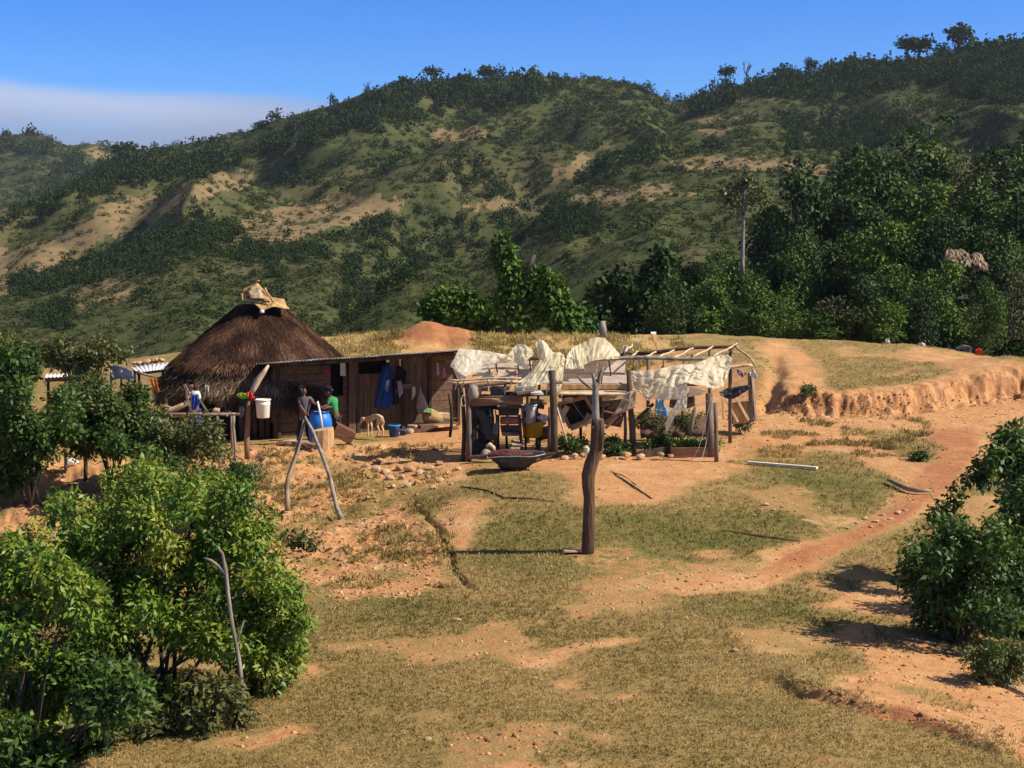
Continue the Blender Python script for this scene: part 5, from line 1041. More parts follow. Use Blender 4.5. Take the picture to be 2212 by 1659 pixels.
# ------------------------------------------------------------------ people and the dog
def figure(label, Y, J, shirt, trousers, group, sc=1.0, hat=None, extra=None):
    """J: joint -> (u, v, dy). The body is one skinned surface; clothing and hair are children."""
    p = {k: A(v[0], v[1], Y + v[2]) for k, v in J.items()}
    foot = Vector((p["pelvis"].x, p["pelvis"].y, min(p["la"].z, p["ra"].z) - 0.05)); root = thing("person", label, "person", foot)
    R = lambda a, b=None: (a * sc, (b or a) * sc)
    js = {"pelvis": (p["pelvis"], R(.115, .10)), "chest": (p["chest"], R(.135, .105)), "neck": (p["neck"], R(.045)), "head": (p["head"], R(.078, .09)), "crown": (p["head"] + (p["head"] - p["neck"]).normalized() * 0.07 * sc, R(.062, .07))}
    ed = [("pelvis", "chest"), ("chest", "neck"), ("neck", "head"), ("head", "crown")]
    for s in "lr":
        js.update({s + "s": (p[s + "s"], R(.055)), s + "e": (p[s + "e"], R(.042)), s + "w": (p[s + "w"], R(.028)), s + "h": (p[s + "hip"], R(.085)), s + "k": (p[s + "k"], R(.055)), s + "a": (p[s + "a"], R(.036)), s + "t": (p[s + "a"] + Vector((p[s + "a"].x * 0 + J[s + "a"][3], -0.03, -0.045)), R(.032, .025))})
        ed += [("chest", s + "s"), (s + "s", s + "e"), (s + "e", s + "w"), ("pelvis", s + "h"), (s + "h", s + "k"), (s + "k", s + "a"), (s + "a", s + "t")]
        d = (p[s + "w"] - p[s + "e"]).normalized(); side = d.cross(Vector((0, -1, 0.3))).normalized(); palm = p[s + "w"] + d * 0.055 * sc
        js[s + "palm"] = (palm, R(.032, .02)); ed.append((s + "w", s + "palm"))
        for i, L in enumerate((.060, .070, .066, .050)):
            b = palm + side * (i - 1.5) * 0.018 * sc + d * 0.02 * sc; m_ = b + d * L * .5 * sc; e = b + d * L * sc + Vector((0, 0, -.018 * sc))
            for n_, q, rr in (("k", b, .0095), ("m", m_, .0085), ("e", e, .007)): js[f"{s}f{i}{n_}"] = (q, R(rr))
            ed += [(s + "palm", f"{s}f{i}k"), (f"{s}f{i}k", f"{s}f{i}m"), (f"{s}f{i}m", f"{s}f{i}e")]
        b = p[s + "w"] + d * 0.03 * sc; js[s + "th1"] = (b + side * -0.036 * sc + d * .02 * sc, R(.010)); js[s + "th2"] = (b + side * -0.05 * sc + d * .055 * sc, R(.008)); ed += [(s + "w", s + "th1"), (s + "th1", s + "th2")]
    fd = Vector(J["face"]).normalized(); hd = p["head"]; up = Vector((0, 0, 1)); sd = fd.cross(up).normalized()
    js["nose"] = (hd + fd * .098 * sc, R(.014)); js["chin"] = (hd + fd * .06 * sc - up * .075 * sc, R(.028)); js["ear1"] = (hd + sd * .088 * sc, R(.016)); js["ear2"] = (hd - sd * .088 * sc, R(.016)); ed += [("head", "nose"), ("head", "chin"), ("head", "ear1"), ("head", "ear2")]
    skin("body", js, ed, SKIN, root, "pelvis")
    me = MB()
    for s in (-1, 1): me.lathe(hd + fd * .083 * sc + sd * s * .032 * sc + up * .012 * sc, [(0.001, -.008), (.010, -.003), (.010, .003), (0.001, .008)], 8, axis=fd)
    me.box(hd + fd * .085 * sc - up * .045 * sc, (.045 * sc, .01, .008)); me.build("face_features", HAIR, root)
    sj = {"pelvis": (p["pelvis"] - (p["pelvis"] - p["chest"]) * .05, R(.135, .118)), "waist": (p["pelvis"].lerp(p["chest"], .5), R(.135, .112)), "chest": (p["chest"], R(.152, .120)), "collar": (p["chest"].lerp(p["neck"], .75), R(.07))}; se = [("pelvis", "waist"), ("waist", "chest"), ("chest", "collar")]
    for s in "lr": sj.update({s + "s": (p[s + "s"], R(.072)), s + "m": (p[s + "s"].lerp(p[s + "e"], .85), R(.062))}); se += [("chest", s + "s"), (s + "s", s + "m")]
    skin("shirt", sj, se, shirt, root, "chest")
    tj = {"pelvis": (p["pelvis"], R(.132, .116))}; te = []
    for s in "lr": tj.update({s + "h": (p[s + "hip"], R(.102)), s + "k": (p[s + "k"], R(.075)), s + "c": (p[s + "k"].lerp(p[s + "a"], .8), R(.062))}); te += [("pelvis", s + "h"), (s + "h", s + "k"), (s + "k", s + "c")]
    skin("trousers", tj, te, trousers, root, "pelvis")
    c = hd + up * .035 * sc - fd * .018 * sc; hj = {"a": (c, R(.098, .102)), "b": (c + up * .05 * sc, R(.078, .082)), "c": (c - fd * .035 * sc - up * .03 * sc, R(.080))}
    skin("hair", hj, [("a", "b"), ("a", "c")], HAIR, root, "a")
    if hat: mbh = MB(); mbh.lathe(c + up * .02 * sc, [(.115 * sc, 0), (.112 * sc, .05), (.08 * sc, .10), (.01, .115)], 14); mbh.box(c + fd * .13 * sc + up * .035 * sc, (.15 * sc, .14 * sc, .015), (0, 0, math.atan2(fd.y, fd.x) + math.pi / 2)); mbh.build("cap", hat, root, smooth=True)
    if extra: extra(root, p)
    return root
figure("person in a mauve grey shirt leaning on the blue barrel", 39.5,
  {"pelvis": (657,899,0), "chest": (658,869,-.02), "neck": (656,855,-.03), "head": (655,844,-.05), "ls": (646,861,.0), "le": (650,879,-.12), "lw": (658,890,-.18), "rs": (670,861,-.02), "re": (677,871,-.08), "rw": (684,874,-.12),
   "lhip": (651,904,0), "lk": (647,926,-.03), "la": (643,949,0, .06), "rhip": (663,904,0), "rk": (665,927,-.02), "ra": (667,950,.05, .08), "face": (0.75, 0.6, -0.25)}, C_GREY, C_NAVY, None, 0.98)
figure("person in a bright green shirt and cap on the far side of the blue barrel", 40.2,
  {"pelvis": (725,899,0), "chest": (719,868,-.02), "neck": (713,855,-.04), "head": (708,847,-.06), "ls": (712,862,-.12), "le": (707,876,-.2), "lw": (699,878,-.25), "rs": (724,862,.1), "re": (717,879,-.12), "rw": (706,880,-.2),
   "lhip": (721,903,-.05), "lk": (723,922,-.05), "la": (726,942,0, -.06), "rhip": (730,903,.05), "rk": (732,922,0), "ra": (733,942,.05, -.06), "face": (-0.8, -0.35, -0.3)}, C_GREEN, C_NAVY, None, 0.95, hat=C_BLACK)
figure("dark haired person in a white shirt standing behind the stick table", 38.6,
  {"pelvis": (421,884,0), "chest": (418,858,0), "neck": (414,845,0), "head": (412,834,-.02), "ls": (408,849,0), "le": (404,866,-.08), "lw": (409,880,-.2), "rs": (428,849,0), "re": (431,866,-.08), "rw": (426,880,-.2),
   "lhip": (415,889,0), "lk": (415,916,0), "la": (415,944,0, -.05), "rhip": (427,889,0), "rk": (427,916,0), "ra": (427,944,0, .05), "face": (-0.5, -0.7, -0.3)}, C_WHITE, C_BLUE, None, 1.0,
  extra=lambda root, p: cloth_obj("apron", None, None, [(414,852,-.17),(429,852,-.17)], [(414,882,-.17),(431,882,-.17)], C_BLUE, 38.6, parent=root, amp=0.04))
# the dog, three-quarter from behind, head down
DY = 40.1; d = lambda u, v, dy=0.0: A(u, v, DY + dy)
dog = thing("dog", "pale thin dog standing with lowered head before the shack", "dog", d(808, 945)); dr = {}
for k, v in {"hip": (d(821,900,-.1),(.080,.092)), "loin": (d(813,899,.05),(.060,.068)), "rib": (d(803,903,.22),(.072,.095)), "sh": (d(797,904,.34),(.066,.085)), "neck": (d(791,906,.42),(.058,.062)), "poll": (d(785,905,.44),.055), "skull": (d(782,907,.44),(.056,.058)), "muz": (d(778.5,914,.42),.03), "nose": (d(776.5,919,.41),.022),
   "ear1": (d(785,902,.38),(.022,.012)), "ear1b": (d(787,909,.34),(.022,.008)), "ear2": (d(781,902,.50),(.022,.012)), "ear2b": (d(779,907,.54),(.02,.008)),
   "tail1": (d(826,902,-.16),.026), "tail2": (d(829,911,-.19),.02), "tail3": (d(828,921,-.20),.012),
   "hrt": (d(825,911,-.16),(.046,.060)), "hrk": (d(824,920,-.12),.032), "hrh": (d(828,929,-.2),.026), "hrp": (d(826.5,941,-.17),.022), "hrf": (d(824.5,944.5,-.13),(.026,.018)),
   "hlt": (d(817,911,-.03),(.046,.060)), "hlk": (d(815,920,.0),.032), "hlh": (d(818.5,929,-.07),.026), "hlp": (d(815.5,940,-.04),.022), "hlf": (d(813.5,943.5,.0),(.026,.018)),
   "frt": (d(801,913,.26),.040), "fre": (d(803,921,.22),.028), "frk": (d(802.5,931,.24),.024), "frp": (d(802.5,940,.23),.022), "frf": (d(801,943,.25),(.026,.018)),
   "flt": (d(794,913,.38),.040), "fle": (d(795,921,.34),.028), "flk": (d(794.5,931,.36),.024), "flp": (d(794.5,940,.35),.022), "flf": (d(793,943,.37),(.026,.018))}.items(): dr[k] = v
skin("body", dr, [("hip","loin"),("loin","rib"),("rib","sh"),("sh","neck"),("neck","poll"),("poll","skull"),("skull","muz"),("muz","nose"),("poll","ear1"),("ear1","ear1b"),("poll","ear2"),("ear2","ear2b"),("hip","tail1"),("tail1","tail2"),("tail2","tail3")] +
   [e for s in ("hr", "hl") for e in (("hip", s + "t"), (s + "t", s + "k"), (s + "k", s + "h"), (s + "h", s + "p"), (s + "p", s + "f"))] + [e for s in ("fr", "fl") for e in (("sh", s + "t"), (s + "t", s + "e"), (s + "e", s + "k"), (s + "k", s + "p"), (s + "p", s + "f"))], FUR, dog, "hip")
MB().lathe(d(775.8,920,.40), [(.002,-.015),(.017,0),(.002,.015)], 8).build("nose", C_BLACK, dog, smooth=True)

# ------------------------------------------------------------------ around the yard
def gp(u, Y, dz=0.0): x = float(A(u, 900, Y).x); return Vector((x, Y, gz(x, Y) + dz))
b = gp(691.5, 39.25); r_ = px(26, 39.25)
bar = thing("barrel", "big blue plastic barrel between the two people", "barrel", b); H_ = 0.92
MB().lathe(b, [(r_*.78,0),(r_*.84,.03),(r_*.92,.18),(r_*.995,.36),(r_*1.0,.50),(r_*.985,.52),(r_*1.0,.54),(r_*.97,.68),(r_*.86,.82),(r_*.72,.885),(r_*.72,.91),(r_*.68,.91),(r_*.66,.80),(r_*.9,.45),(r_*.75,.06)], 40).build("body", BLUEP, bar, smooth=True)
MB().lathe(b, [(r_*.70,.895),(r_*.78,.90),(r_*.79,.935),(r_*.70,.945)], 40, cap=(False, False)).build("rim", NAVYP, bar, smooth=True)
solo(MB().tube([A(697, 926, 38.82), A(692, 895, 38.9), A(686, 867, 39.0)], 0.026, 10), "white_pipe", "white plastic pipe leaning against the blue barrel", "pipe", WHITEP, smooth=True)
b = gp(697, 38.55); mb = MB(); pts = []
r0 = px(24, 38.5); mb.lathe(b - Vector((0, 0, .1)), [(r0*1.0,0),(r0*1.02,.2),(r0*.98,.42),(r0*1.0,.58)], 14); mb.v = [tuple(Vector(p) + Vector((random.uniform(-.012,.012), random.uniform(-.012,.012), 0.05 * (p[0] - b.x) / r0 if p[2] > b.z + .4 else 0))) for p in mb.v]
solo(mb, "cut_log", "squat tan cut log standing in front of the blue barrel", "log", mat("tan_log", (0.62, 0.42, 0.22), (0.42, 0.25, 0.12), 4, 0.85, 0.4, (1, 1, 0.4)), bevel=0.012)
# the tipped crate
b = gp(740, 38.9); cr = thing("wooden_crate", "tipped red-brown wooden crate with a dark open end", "crate", b); E = (0.05, 0.50, 0.25); Rm = rot(E); cc = A(741, 935, 38.9)
def cbox(mb, c, s): mb.box(cc + Rm @ Vector(c), s, E)
mb = MB()
for i in range(3): cbox(mb, (0, -.16 + .16 * i, .16), (.56, .15, .02)); cbox(mb, (0, -.16 + .16 * i, -.16), (.56, .15, .02))
for i in range(2): cbox(mb, (0, -.24, -.08 + .16 * i), (.56, .02, .15)); cbox(mb, (0, .24, -.08 + .16 * i), (.56, .02, .15))
mb.build("boards", REDWOOD, cr, bevel=0.004); mb = MB(); cbox(mb, (.26, 0, 0), (.02, .46, .30)); mb.build("end_panel", REDWOOD, cr); mb = MB()
for y in (-.22, .22): cbox(mb, (-.27, y, 0), (.03, .03, .30))
mb.build("end_frame", DARKWOOD, cr); mb = MB(); cbox(mb, (.3, -.1, -.2), (.16, .2, .1)); mb.build("broken_slat", REDWOOD, cr)
def bucket(name, label, base, r0, r1, h, m, rim=None, handle=True, lean=(0, 0), rimh=0.03, cat="bucket"):
    o = thing(name, label, cat, base); ax = Vector((lean[0], lean[1], 1)).normalized()
    MB().lathe(base, [(r0*.96,0),(r0,.01),(r0+(r1-r0)*.7,h*.7),(r0+(r1-r0)*.72+.006,h*.72),(r0+(r1-r0)*.78+.006,h*.78),(r0+(r1-r0)*.8,h*.8),(r1,h),(r1-.008,h),(r0-.006,.02)], 28, axis=ax, cap=(True, True)).build("body", m, o, smooth=True)
    MB().lathe(base, [(r1-.004,h-rimh),(r1+.014,h-rimh),(r1+.016,h+.004),(r1-.006,h+.006)], 28, axis=ax, cap=(False, False)).build("rim", rim or m, o, smooth=True)
    if handle: c = base + ax * (h - .03); MB().tube([c + Vector((r1 * math.cos(t), -r1 * 0.5 * math.sin(t) - .01, -r1 * .7 * math.sin(t))) for t in np.linspace(0, math.pi, 10)], 0.005, 5).build("handle", IRON, o)
    return o
bucket("bucket", "dark blue bucket with a bright blue rim on the ground right of the dog", gp(851, 40.6), .125, .165, .34, NAVYP, RIMBLUE)
bucket("basin", "small dark blue basin beside the blue-rimmed bucket", gp(871, 41.0), .08, .11, .14, NAVYP, None, False, cat="basin")
rock(884, 931, 24, "square tan stone block beside the small blue basin", k=1)
rock(851, 939, 18, "flat tan stone in front of the blue-rimmed bucket", k=4, squash=.7)
for i, (a_, b_, w_, m_, lb) in enumerate([((888,921),(908,916),.07,PALEWOOD,"pale board end at the left of the woodpile by the shack"),((905,922),(986,915),.10,PLANKH,"long brown board on top of the woodpile by the shack"),((893,931),(988,926),.13,REDWOOD,"long reddish board at the bottom of the woodpile by the shack"),((940,921),(978,918),.06,STONE2,"short orange board on the right part of the woodpile")]):
    Y = 41.6 - .12 * i; solo(MB().beam(A(*a_, Y), A(*b_, Y + .5), w_, .25, jit=.1), "board", lb, "board", m_, bevel=.008)
solo(MB().tube([A(916,900,41.9), A(924,901,41.95), A(940,902,42), A(952,904,42.1)], [.14,.2,.2,.16], 14, True, .06), "tan_sack", "plump tan sack lying against the sunlit shack wall", "sack", mat("tan_sacking", (0.44, 0.28, 0.145), (0.32, 0.19, 0.09), 6, .95, .4, spec=.1), smooth=True)
cloth_obj("green_cloth", "pale green cloth lying on the tan sack", "cloth", [(918,884,.1),(928,882,.1),(938,885,.1)], [(914,890,-.15),(928,892,-.2),(940,890,-.15)], cloth("pale_green_cloth", (0.22, 0.36, 0.10)), 41.8, amp=.10, seed=11)
solo(MB().box(A(958,897,42.1), (.36,.3,.14), (0,.1,.3)), "wooden_box", "low pale box with dark contents at the right of the tan sack", "box", PALEWOOD, bevel=.01)
for i, (u0, v0, u1, v1) in enumerate([(600,958,640,952),(612,962,664,960),(630,957,690,962)]): stick_px("firewood", ["bent pale firewood stick lowest at the foot of the hut slope", "middle firewood stick below the person in grey", "thin firewood stick nearest the cut log"][i], "firewood", [(u0,v0),((u0+u1)/2,(v0+v1)/2-2),(u1,v1)], .04, PALEWOOD if i == 0 else GREYWOOD, 38.4 - i * .15, lump=.2)
# two crooked poles propped on each other
def crooked(pts, Y0, Y1): n = len(pts); return [A(u, v, Y0 + (Y1 - Y0) * i / (n - 1)) for i, (u, v) in enumerate(pts)]
P = crooked([(657,907),(653,930),(646,958),(639.5,983),(630,1010),(624,1029),(619.5,1051),(620,1075),(621.6,1104)], 33.0, 32.4)
solo(MB().tube(P, [.036,.044,.045,.046,.047,.05,.058,.056,.06], 10, True, .07), "prop_pole", "grey crooked pole leaning left, the darker of the two propped poles", "pole", GREYWOOD, smooth=True)
P = crooked([(659,901),(666,914),(675,930),(682,948),(685.6,957.5),(693,975),(701,995),(713,1031),(719.7,1063),(728,1097),(735,1115),(744,1133)], 33.05, 31.2)
mb = MB().tube(P, [.028,.034,.038,.042,.045,.045,.045,.046,.048,.052,.064,.075], 10, True, .07); mb.tube([P[4], P[4] + Vector((-.03,-.02,-.06)), P[4] + Vector((-.05,-.03,-.12))], [.03,.026,.012], 6)
solo(mb, "prop_pole", "pale crooked pole leaning right, the lighter of the two propped poles", "pole", BARK_PALE, smooth=True)
# post with the white bucket
YB = 37.4; b = gp(533, YB); post = thing("bucket_post", "rough wooden post carrying cloths and a white bucket before the hut", "post", b)
MB().tube([b - Vector((0,0,.15)), A(533,950,YB), A(535,910,YB), A(536,880,YB), A(535,866,YB)], [.075,.07,.066,.068,.06], 10, True, .08).build("trunk", mat("brown_post", (0.30, 0.18, 0.10), (0.16, 0.09, 0.05), 7, .9, .5, (1,1,.25)), post, smooth=True)
mb = MB(); mb.tube([A(535,872,YB), A(540,864,YB), A(547,858,YB)], [.04,.03,.02], 7); mb.tube([A(534,872,YB), A(529,862,YB), A(526,850,YB)], [.04,.03,.015], 7); mb.tube([A(537,880,YB), A(546,869,YB), A(556,858,YB-.05)], [.035,.03,.02], 7); mb.build("fork", DARKWOOD, post, smooth=True)
stick_px("split_log", "pale split log slanting up from the bucket post", "log", [(538,856),(549,837),(560,818),(571,803),(580,789)], [.05,.075,.08,.06,.03], PALEWOOD, YB + .05, .15)
cloth_obj("red_cloth", "red cloth bundled on the bucket post", "cloth", [(532,848),(540,846),(550,853)], [(538,862),(543,867),(550,860)], C_RED, YB - .1, amp=.09, seed=12)
cloth_obj("lime_cloth", "lime green cloth on the bucket post beside the red cloth", "cloth", [(512,852),(520,848),(530,850),(537,853)], [(513,857),(522,861),(531,861),(537,860)], C_LIME, YB - .1, amp=.08, seed=13)
cloth_obj("dark_green_cloth", "dark green cloth hanging below the lime cloth", "cloth", [(515,858),(534,861)], [(520,870),(528,874),(533,868)], C_DKGREEN, YB - .06, amp=.05, seed=14)
bb = A(568.5, 902, YB - .15); bucket("bucket", "upright white bucket hanging from the post before the hut", bb, px(13.5, YB), px(16, YB), px(40, YB), WHITEP)
cloth_obj("grey_cloth", "grey cloth hanging on the left of the bucket post", "cloth", [(517,878),(527,876)], [(515,898),(521,903),(527,895)], cloth("mid_grey_cloth", (0.24, 0.22, 0.22)), YB - .05, amp=.05, seed=15)
# stick table
YT = 37.6; b = gp(460, YT); tb = thing("stick_table", "rough table of sticks and boards in front of the hut", "table", b)
mb = MB()
for i in range(6): mb.pole(A(318 + i * 5, 896 + (i % 2) * 2, YT - .4 + i * .16), A(508 + (i * 13) % 14, 893 + (i % 3), YT - .4 + i * .16), .032, .028, .03, 6, 7)
for u in (370, 440, 490): mb.pole(A(u, 898, YT - .5), A(u, 897, YT + .5), .03, .03, .01, 3, 6)
mb.build("top", GREYWOOD, tb, smooth=True)
for u, dy in ((355,-.4),(470,-.4),(505,-.4),(360,.4),(500,.4)): p = gp(u, YT + dy); MB().pole(p - Vector((0,0,.1)), A(u, 898, YT + dy), .045, .035, .02, 4, 7).build("leg", GREYWOOD, tb, smooth=True)
stick_px("table_log", "pale split log lying slantwise on the stick table", "log", [(354,893),(370,886),(388,877),(402,869)], [.05,.065,.06,.04], PALEWOOD, YT - .3, .12)
stick_px("table_log", "brown stick lying below the slanting pale log on the table", "log", [(374,890),(390,882),(410,869)], [.03,.035,.03], GREYWOOD, YT - .1, .12)
stick_px("table_log", "short reddish stick at the left end of the stick table", "log", [(346,876),(362,879),(372,882)], [.03,.03,.03], NEWWOOD, YT + .2, .1)
rock(468, 887, 22, "pale round stone lying on the stick table", YT, k=2); rock(490, 890, 20, "dark flat stone on the right end of the stick table", YT + .1, k=3, squash=.6, mesh=rock_mesh(77, mat("dark_stone", (.16,.11,.08), (.08,.055,.04), 6, .9, .4)))
for i, pts in enumerate([[(397,831),(404,850),(413,887)],[(400,830),(408,846),(412,860)],[(426,856),(438,876),(446,892)],[(430,862),(444,882),(452,895)]]): stick_px("garden_stick", ["left upright stick of the stick table", "short upright stick touching the left table stick", "green slanting stick right of the person in white", "thin slanting stick before the dark hut doorway"][i], "stick", pts, .016, GREYWOOD if i < 2 else mat(f"green_stick_{i}", (.22,.26,.13), (.14,.16,.08), 6), YT - .35)
cloth_obj("hanging_rag", "cream rag hung on a stick right of the person in white", "rag", [(442,834),(447,831),(450,834)], [(446,848),(450,857),(453,855)], C_CREAM, 38.4, amp=.06, seed=16)
stick_px("rag_stick", "stick holding the cream rag", "stick", [(434,872),(440,852),(448,834)], .016, GREYWOOD, 38.45)
# left of the hut
lt = thing("lean_to", "lean-to with a white corrugated sheet roof behind the hut at the left", "lean-to", gp(320, 44.5))
pts = []; n = 60
for (u0, v0, u1, v1, Y) in ((281,793,374,782,45.2),(296,805,358,797,43.4)):
    for i in range(n + 1): t = i / n; p = A(u0 + (u1 - u0) * t, v0 + (v1 - v0) * t, Y); pts.append(p + Vector((0, 0, .014 * math.sin(t * 60))))
MB().sheet(pts, 2, n + 1).build("roof_sheet", WHITETIN, lt, smooth=True, solid=.01)
for u, Y in ((300,43.5),(352,43.5),(290,45.1),(366,45.1)): p = gp(u, Y); MB().pole(p - Vector((0,0,.1)), A(u, 800 if Y < 44 else 790, Y), .05, .04, .02, 4, 7).build("post", DARKWOOD, lt, smooth=True)
MB().beam(A(296,808,43.5), A(360,800,43.5), .07, .07).build("eave_beam", DARKWOOD, lt)
for i, (u, v, w_) in enumerate(((290,784,16),(303,786,18),(318,781,20),(335,779,22),(350,778,16))): rock(u, v, w_, f"orange clay lump weighting the white lean-to roof, {ORD[i]} from the left", 45.6, "clay_lump", "clay lumps on the lean-to roof", k=i, cat="clay lump")
stick_px("roof_pole", "thin grey pole slanting below the white lean-to roof", "pole", [(292,803),(320,811),(347,817)], .035, GREYWOOD, 42.9)
tp = thing("black_tarpaulin", "shiny black tarpaulin draped on sticks left of the lean-to", "tarpaulin", gp(262, 42.6))
P = sheet2([A(236,792,43), A(250,789,43), A(270,795,43), A(290,806,43)], [A(240,822,42.4), A(256,818,42.2), A(272,820,42.2), A(292,820,42.4)], 12, 22, .12, 5, 17.0); MB().sheet(P.reshape(-1, 3), 12, 22).build("sheet", mat("shiny_black_film", (.016,.019,.034), (.03,.034,.05), 4, .2, .2, spec=.6), tp, smooth=True, solid=.008)
for u in (240, 262, 286): p = gp(u, 42.7); MB().pole(p, A(u, 800, 42.7), .035, .03, .02, 4, 6).build("stick", GREYWOOD, tp, smooth=True)
cloth_obj("orange_cloth", "orange cloth hanging at the left edge of the thatch", "cloth", [(322,818),(332,815),(338,820)], [(332,840),(340,850),(345,846)], C_ORANGE, 40.6, amp=.07, seed=18)
wt = thing("tin_shelter", "low shelter with a white tin sheet half hidden by the trees at the left", "shelter", gp(130, 40.5)); pts = []
for (u0, v0, u1, v1, Y) in ((100,808,166,806,41.4),(95,816,162,813,40.0)):
    for i in range(41): t = i / 40; pts.append(A(u0 + (u1 - u0) * t, v0 + (v1 - v0) * t, Y) + Vector((0, 0, .016 * math.sin(t * 50))))
MB().sheet(pts, 2, 41).build("roof_sheet", WHITETIN, wt, smooth=True, solid=.01); MB().beam(A(98,820,40.2), A(164,818,40.2), .12, .06).build("beam", REDWOOD, wt)
for u in (104, 158): p = gp(u, 40.3); MB().pole(p, A(u, 818, 40.3), .05, .04, .02, 4, 6).build("post", DARKWOOD, wt, smooth=True)
for i, (u, v0, v1, r_) in enumerate(((77,985,1025,.035),(103,972,1012,.03),(141,972,1024,.04),(184.5,980,1040,.05),(246,985,1010,.04))):
    p = hit(u, v1, 20); stick_px("fence_stake", f"{'dark thick' if i == 3 else 'thin'} stake in the orange embankment at the left, {ORD[i]} from the left", "stake", [(u, v1 + 3), (u + 1, (v0 + v1) / 2), (u - 3 if i == 1 else u, v0)], r_, DARKWOOD if i == 3 else GREYWOOD, p.y, group="stakes in the embankment")
rock(156, 997, 30, "white stone lying in the orange embankment at the left", mesh=rock_mesh(55, mat("white_stone", (.80,.74,.62), (.6,.5,.38), 5, .9, .3)))
rock(566, 992, 16, "pale yellow stone beside the twiggy brown bush", mesh=bpy.data.meshes["stone.009"] if "stone.009" in bpy.data.meshes else None)

# ------------------------------------------------------------------ the pole shed with the torn plastic
YF, YK = 36.0, 38.6                                             # front and back posts
sh = thing("pole_shed", "open shed of rough poles and rails with a bare rafter frame", "shed", gp(1270, 37))
def post_px(pts, r, Y, m=DARKWOOD, nm="post", n=9):
    P = [A(p[0], p[1], Y + (p[2] if len(p) > 2 else 0)) for p in pts]; return MB().tube(P, r if hasattr(r, "__len__") else [r] * len(P), n, True, .06).build(nm, m, sh, smooth=True)
GPOST = mat("shed_post", (0.20, 0.145, 0.10), (0.10, 0.07, 0.048), 6, .9, .5, (1, 1, .25))
post_px([(1012,996),(1013,930),(1011,862),(1008,830)], [.075,.07,.068,.06], YF, GPOST)
post_px([(1000,996),(1003,930),(1000,870),(995,830)], [.05,.055,.05,.045], YF + .1)
post_px([(1198,998),(1197,930),(1195,860),(1192,800)], [.10,.095,.09,.075], YF + .05)
post_px([(1186,994),(1187,940),(1188,880)], [.05,.05,.045], YF + .25, GPOST)
post_px([(1548,1010),(1547,940),(1545,870)], [.055,.05,.05], YF - .7, GPOST)
post_px([(1534,992),(1533,920),(1532,850)], [.10,.095,.09], YF + .1, GPOST)
post_px([(1368,986),(1366,930),(1362,880),(1358,800)], [.085,.08,.075,.06], YF + .4)
post_px([(1378,905),(1395,888),(1412,872)], [.05,.045,.04], YF + .4)
post_px([(1350,975),(1351,930),(1350,890)], [.04,.04,.035], YF + .5, GPOST)
post_px([(1488,945),(1495,910),(1503,880)], [.055,.055,.05], YF + .9, GREYWOOD)
post_px([(972,944),(976,910),(974,875),(970,850)], [.04,.045,.04,.04], YF + 2.2)
for u, v in ((1400,775),(1533,752),(1577,752),(1300,775),(1140,775)): p = gp(u, YK); post_px([(u, float(proj(p)[1])), (u, (v + 900) / 2), (u + 1, v)], .05, YK, GPOST)
def rail(a, b, r, Ya, Yb=None, m=GREYWOOD, wob=.03, nm="rail"): return MB().pole(A(*a, Ya), A(*b, Yb or Ya), r, r * .85, wob, 8, 8).build(nm, m, sh, smooth=True)
rail((1283,776), (1545,773), .052, YF + 1.0, YF + 1.0, BARK_PALE); rail((1375,764), (1592,747), .05, YK, YK, DARKWOOD); rail((1340,768), (1380,763), .035, YK, YK, DARKWOOD)
rail((966,820), (1126,817), .026, YF - .15, m=PALEWOOD); rail((966,826), (1130,826), .032, YF - .05, m=PALEWOOD); rail((985,833), (1215,826), .045, YF + .1, m=GPOST)
rail((1034,797), (1150,796), .020, YF + 1.2); rail((1020,784), (1170,772), .035, YF + 1.6, m=DARKWOOD); rail((1135,772), (1290,775), .040, YF + 1.3, m=DARKWOOD)
rail((1540,791), (1625,790), .045, YK - .1, m=PALEWOOD); rail((1370,829), (1556,828), .04, YF + .6, m=GPOST)
for (a, b) in (((1424,771),(1456,756)),((1392,772),(1417,760)),((1456,772),(1497,752)),((1498,771),(1540,748)),((1366,768),(1378,759)),((1540,770),(1592,742)),((1480,776),(1486,772))): rail(a, b, .026, YF + 1.0, YK - .05, PALEWOOD, .015, "rafter")
rail((1590,748), (1634,792), .03, YK, YF + 1.4, PALEWOOD, .05, "rafter"); rail((1350,760), (1366,745), .03, YF + 1.4, YK, PALEWOOD, .02, "rafter")
for u, v0, v1 in ((1378,768,803),(1432,770,800),(1488,768,796),(1072,784,824),(1056,797,822),(1119,785,820),(1144,771,800),(1316,775,832),(1257,775,800)): rail((u, v0), (u + 3, v1), .02, YF + 1.0, m=PALEWOOD if u in (1378,1432,1488) else DARKWOOD, wob=.012, nm="strut")
for u, v0, v1, du in ((1055,820,846,0),(1106,822,846,-8),(990,823,842,-7),(1001,825,846,-3)): rail((u, v0), (u + du, v1), .022, YF - .12, m=PALEWOOD, wob=.008, nm="peg")
MB().tube([A(1018,868,YF+.05), A(1060,866,YF+.1), A(1130,864,YF+.1)], [.115,.12,.11], 12, True, .05).build("log_beam", mat("brown_log", (0.30, 0.175, 0.09), (0.17, 0.095, 0.05), 5, .85, .4, (.3, 3, 3)), sh, smooth=True)
mb = MB(); mb.beam(A(1213,835,YF+.6), A(1366,835,YF+.7), .12, .10); mb.build("front_beam", NEWWOOD, sh, bevel=.01)
mb = MB(); mb.beam(A(1130,850,YF+.3), A(1190,848,YF+.3), .10, .5); mb.build("shelf", DARKWOOD, sh)
for i, (u0, v0, u1, v1, u2) in enumerate(((1030,790,1070,824,1034),(1073,787,1118,820,1075),(1128,778,1218,826,1130))): pass
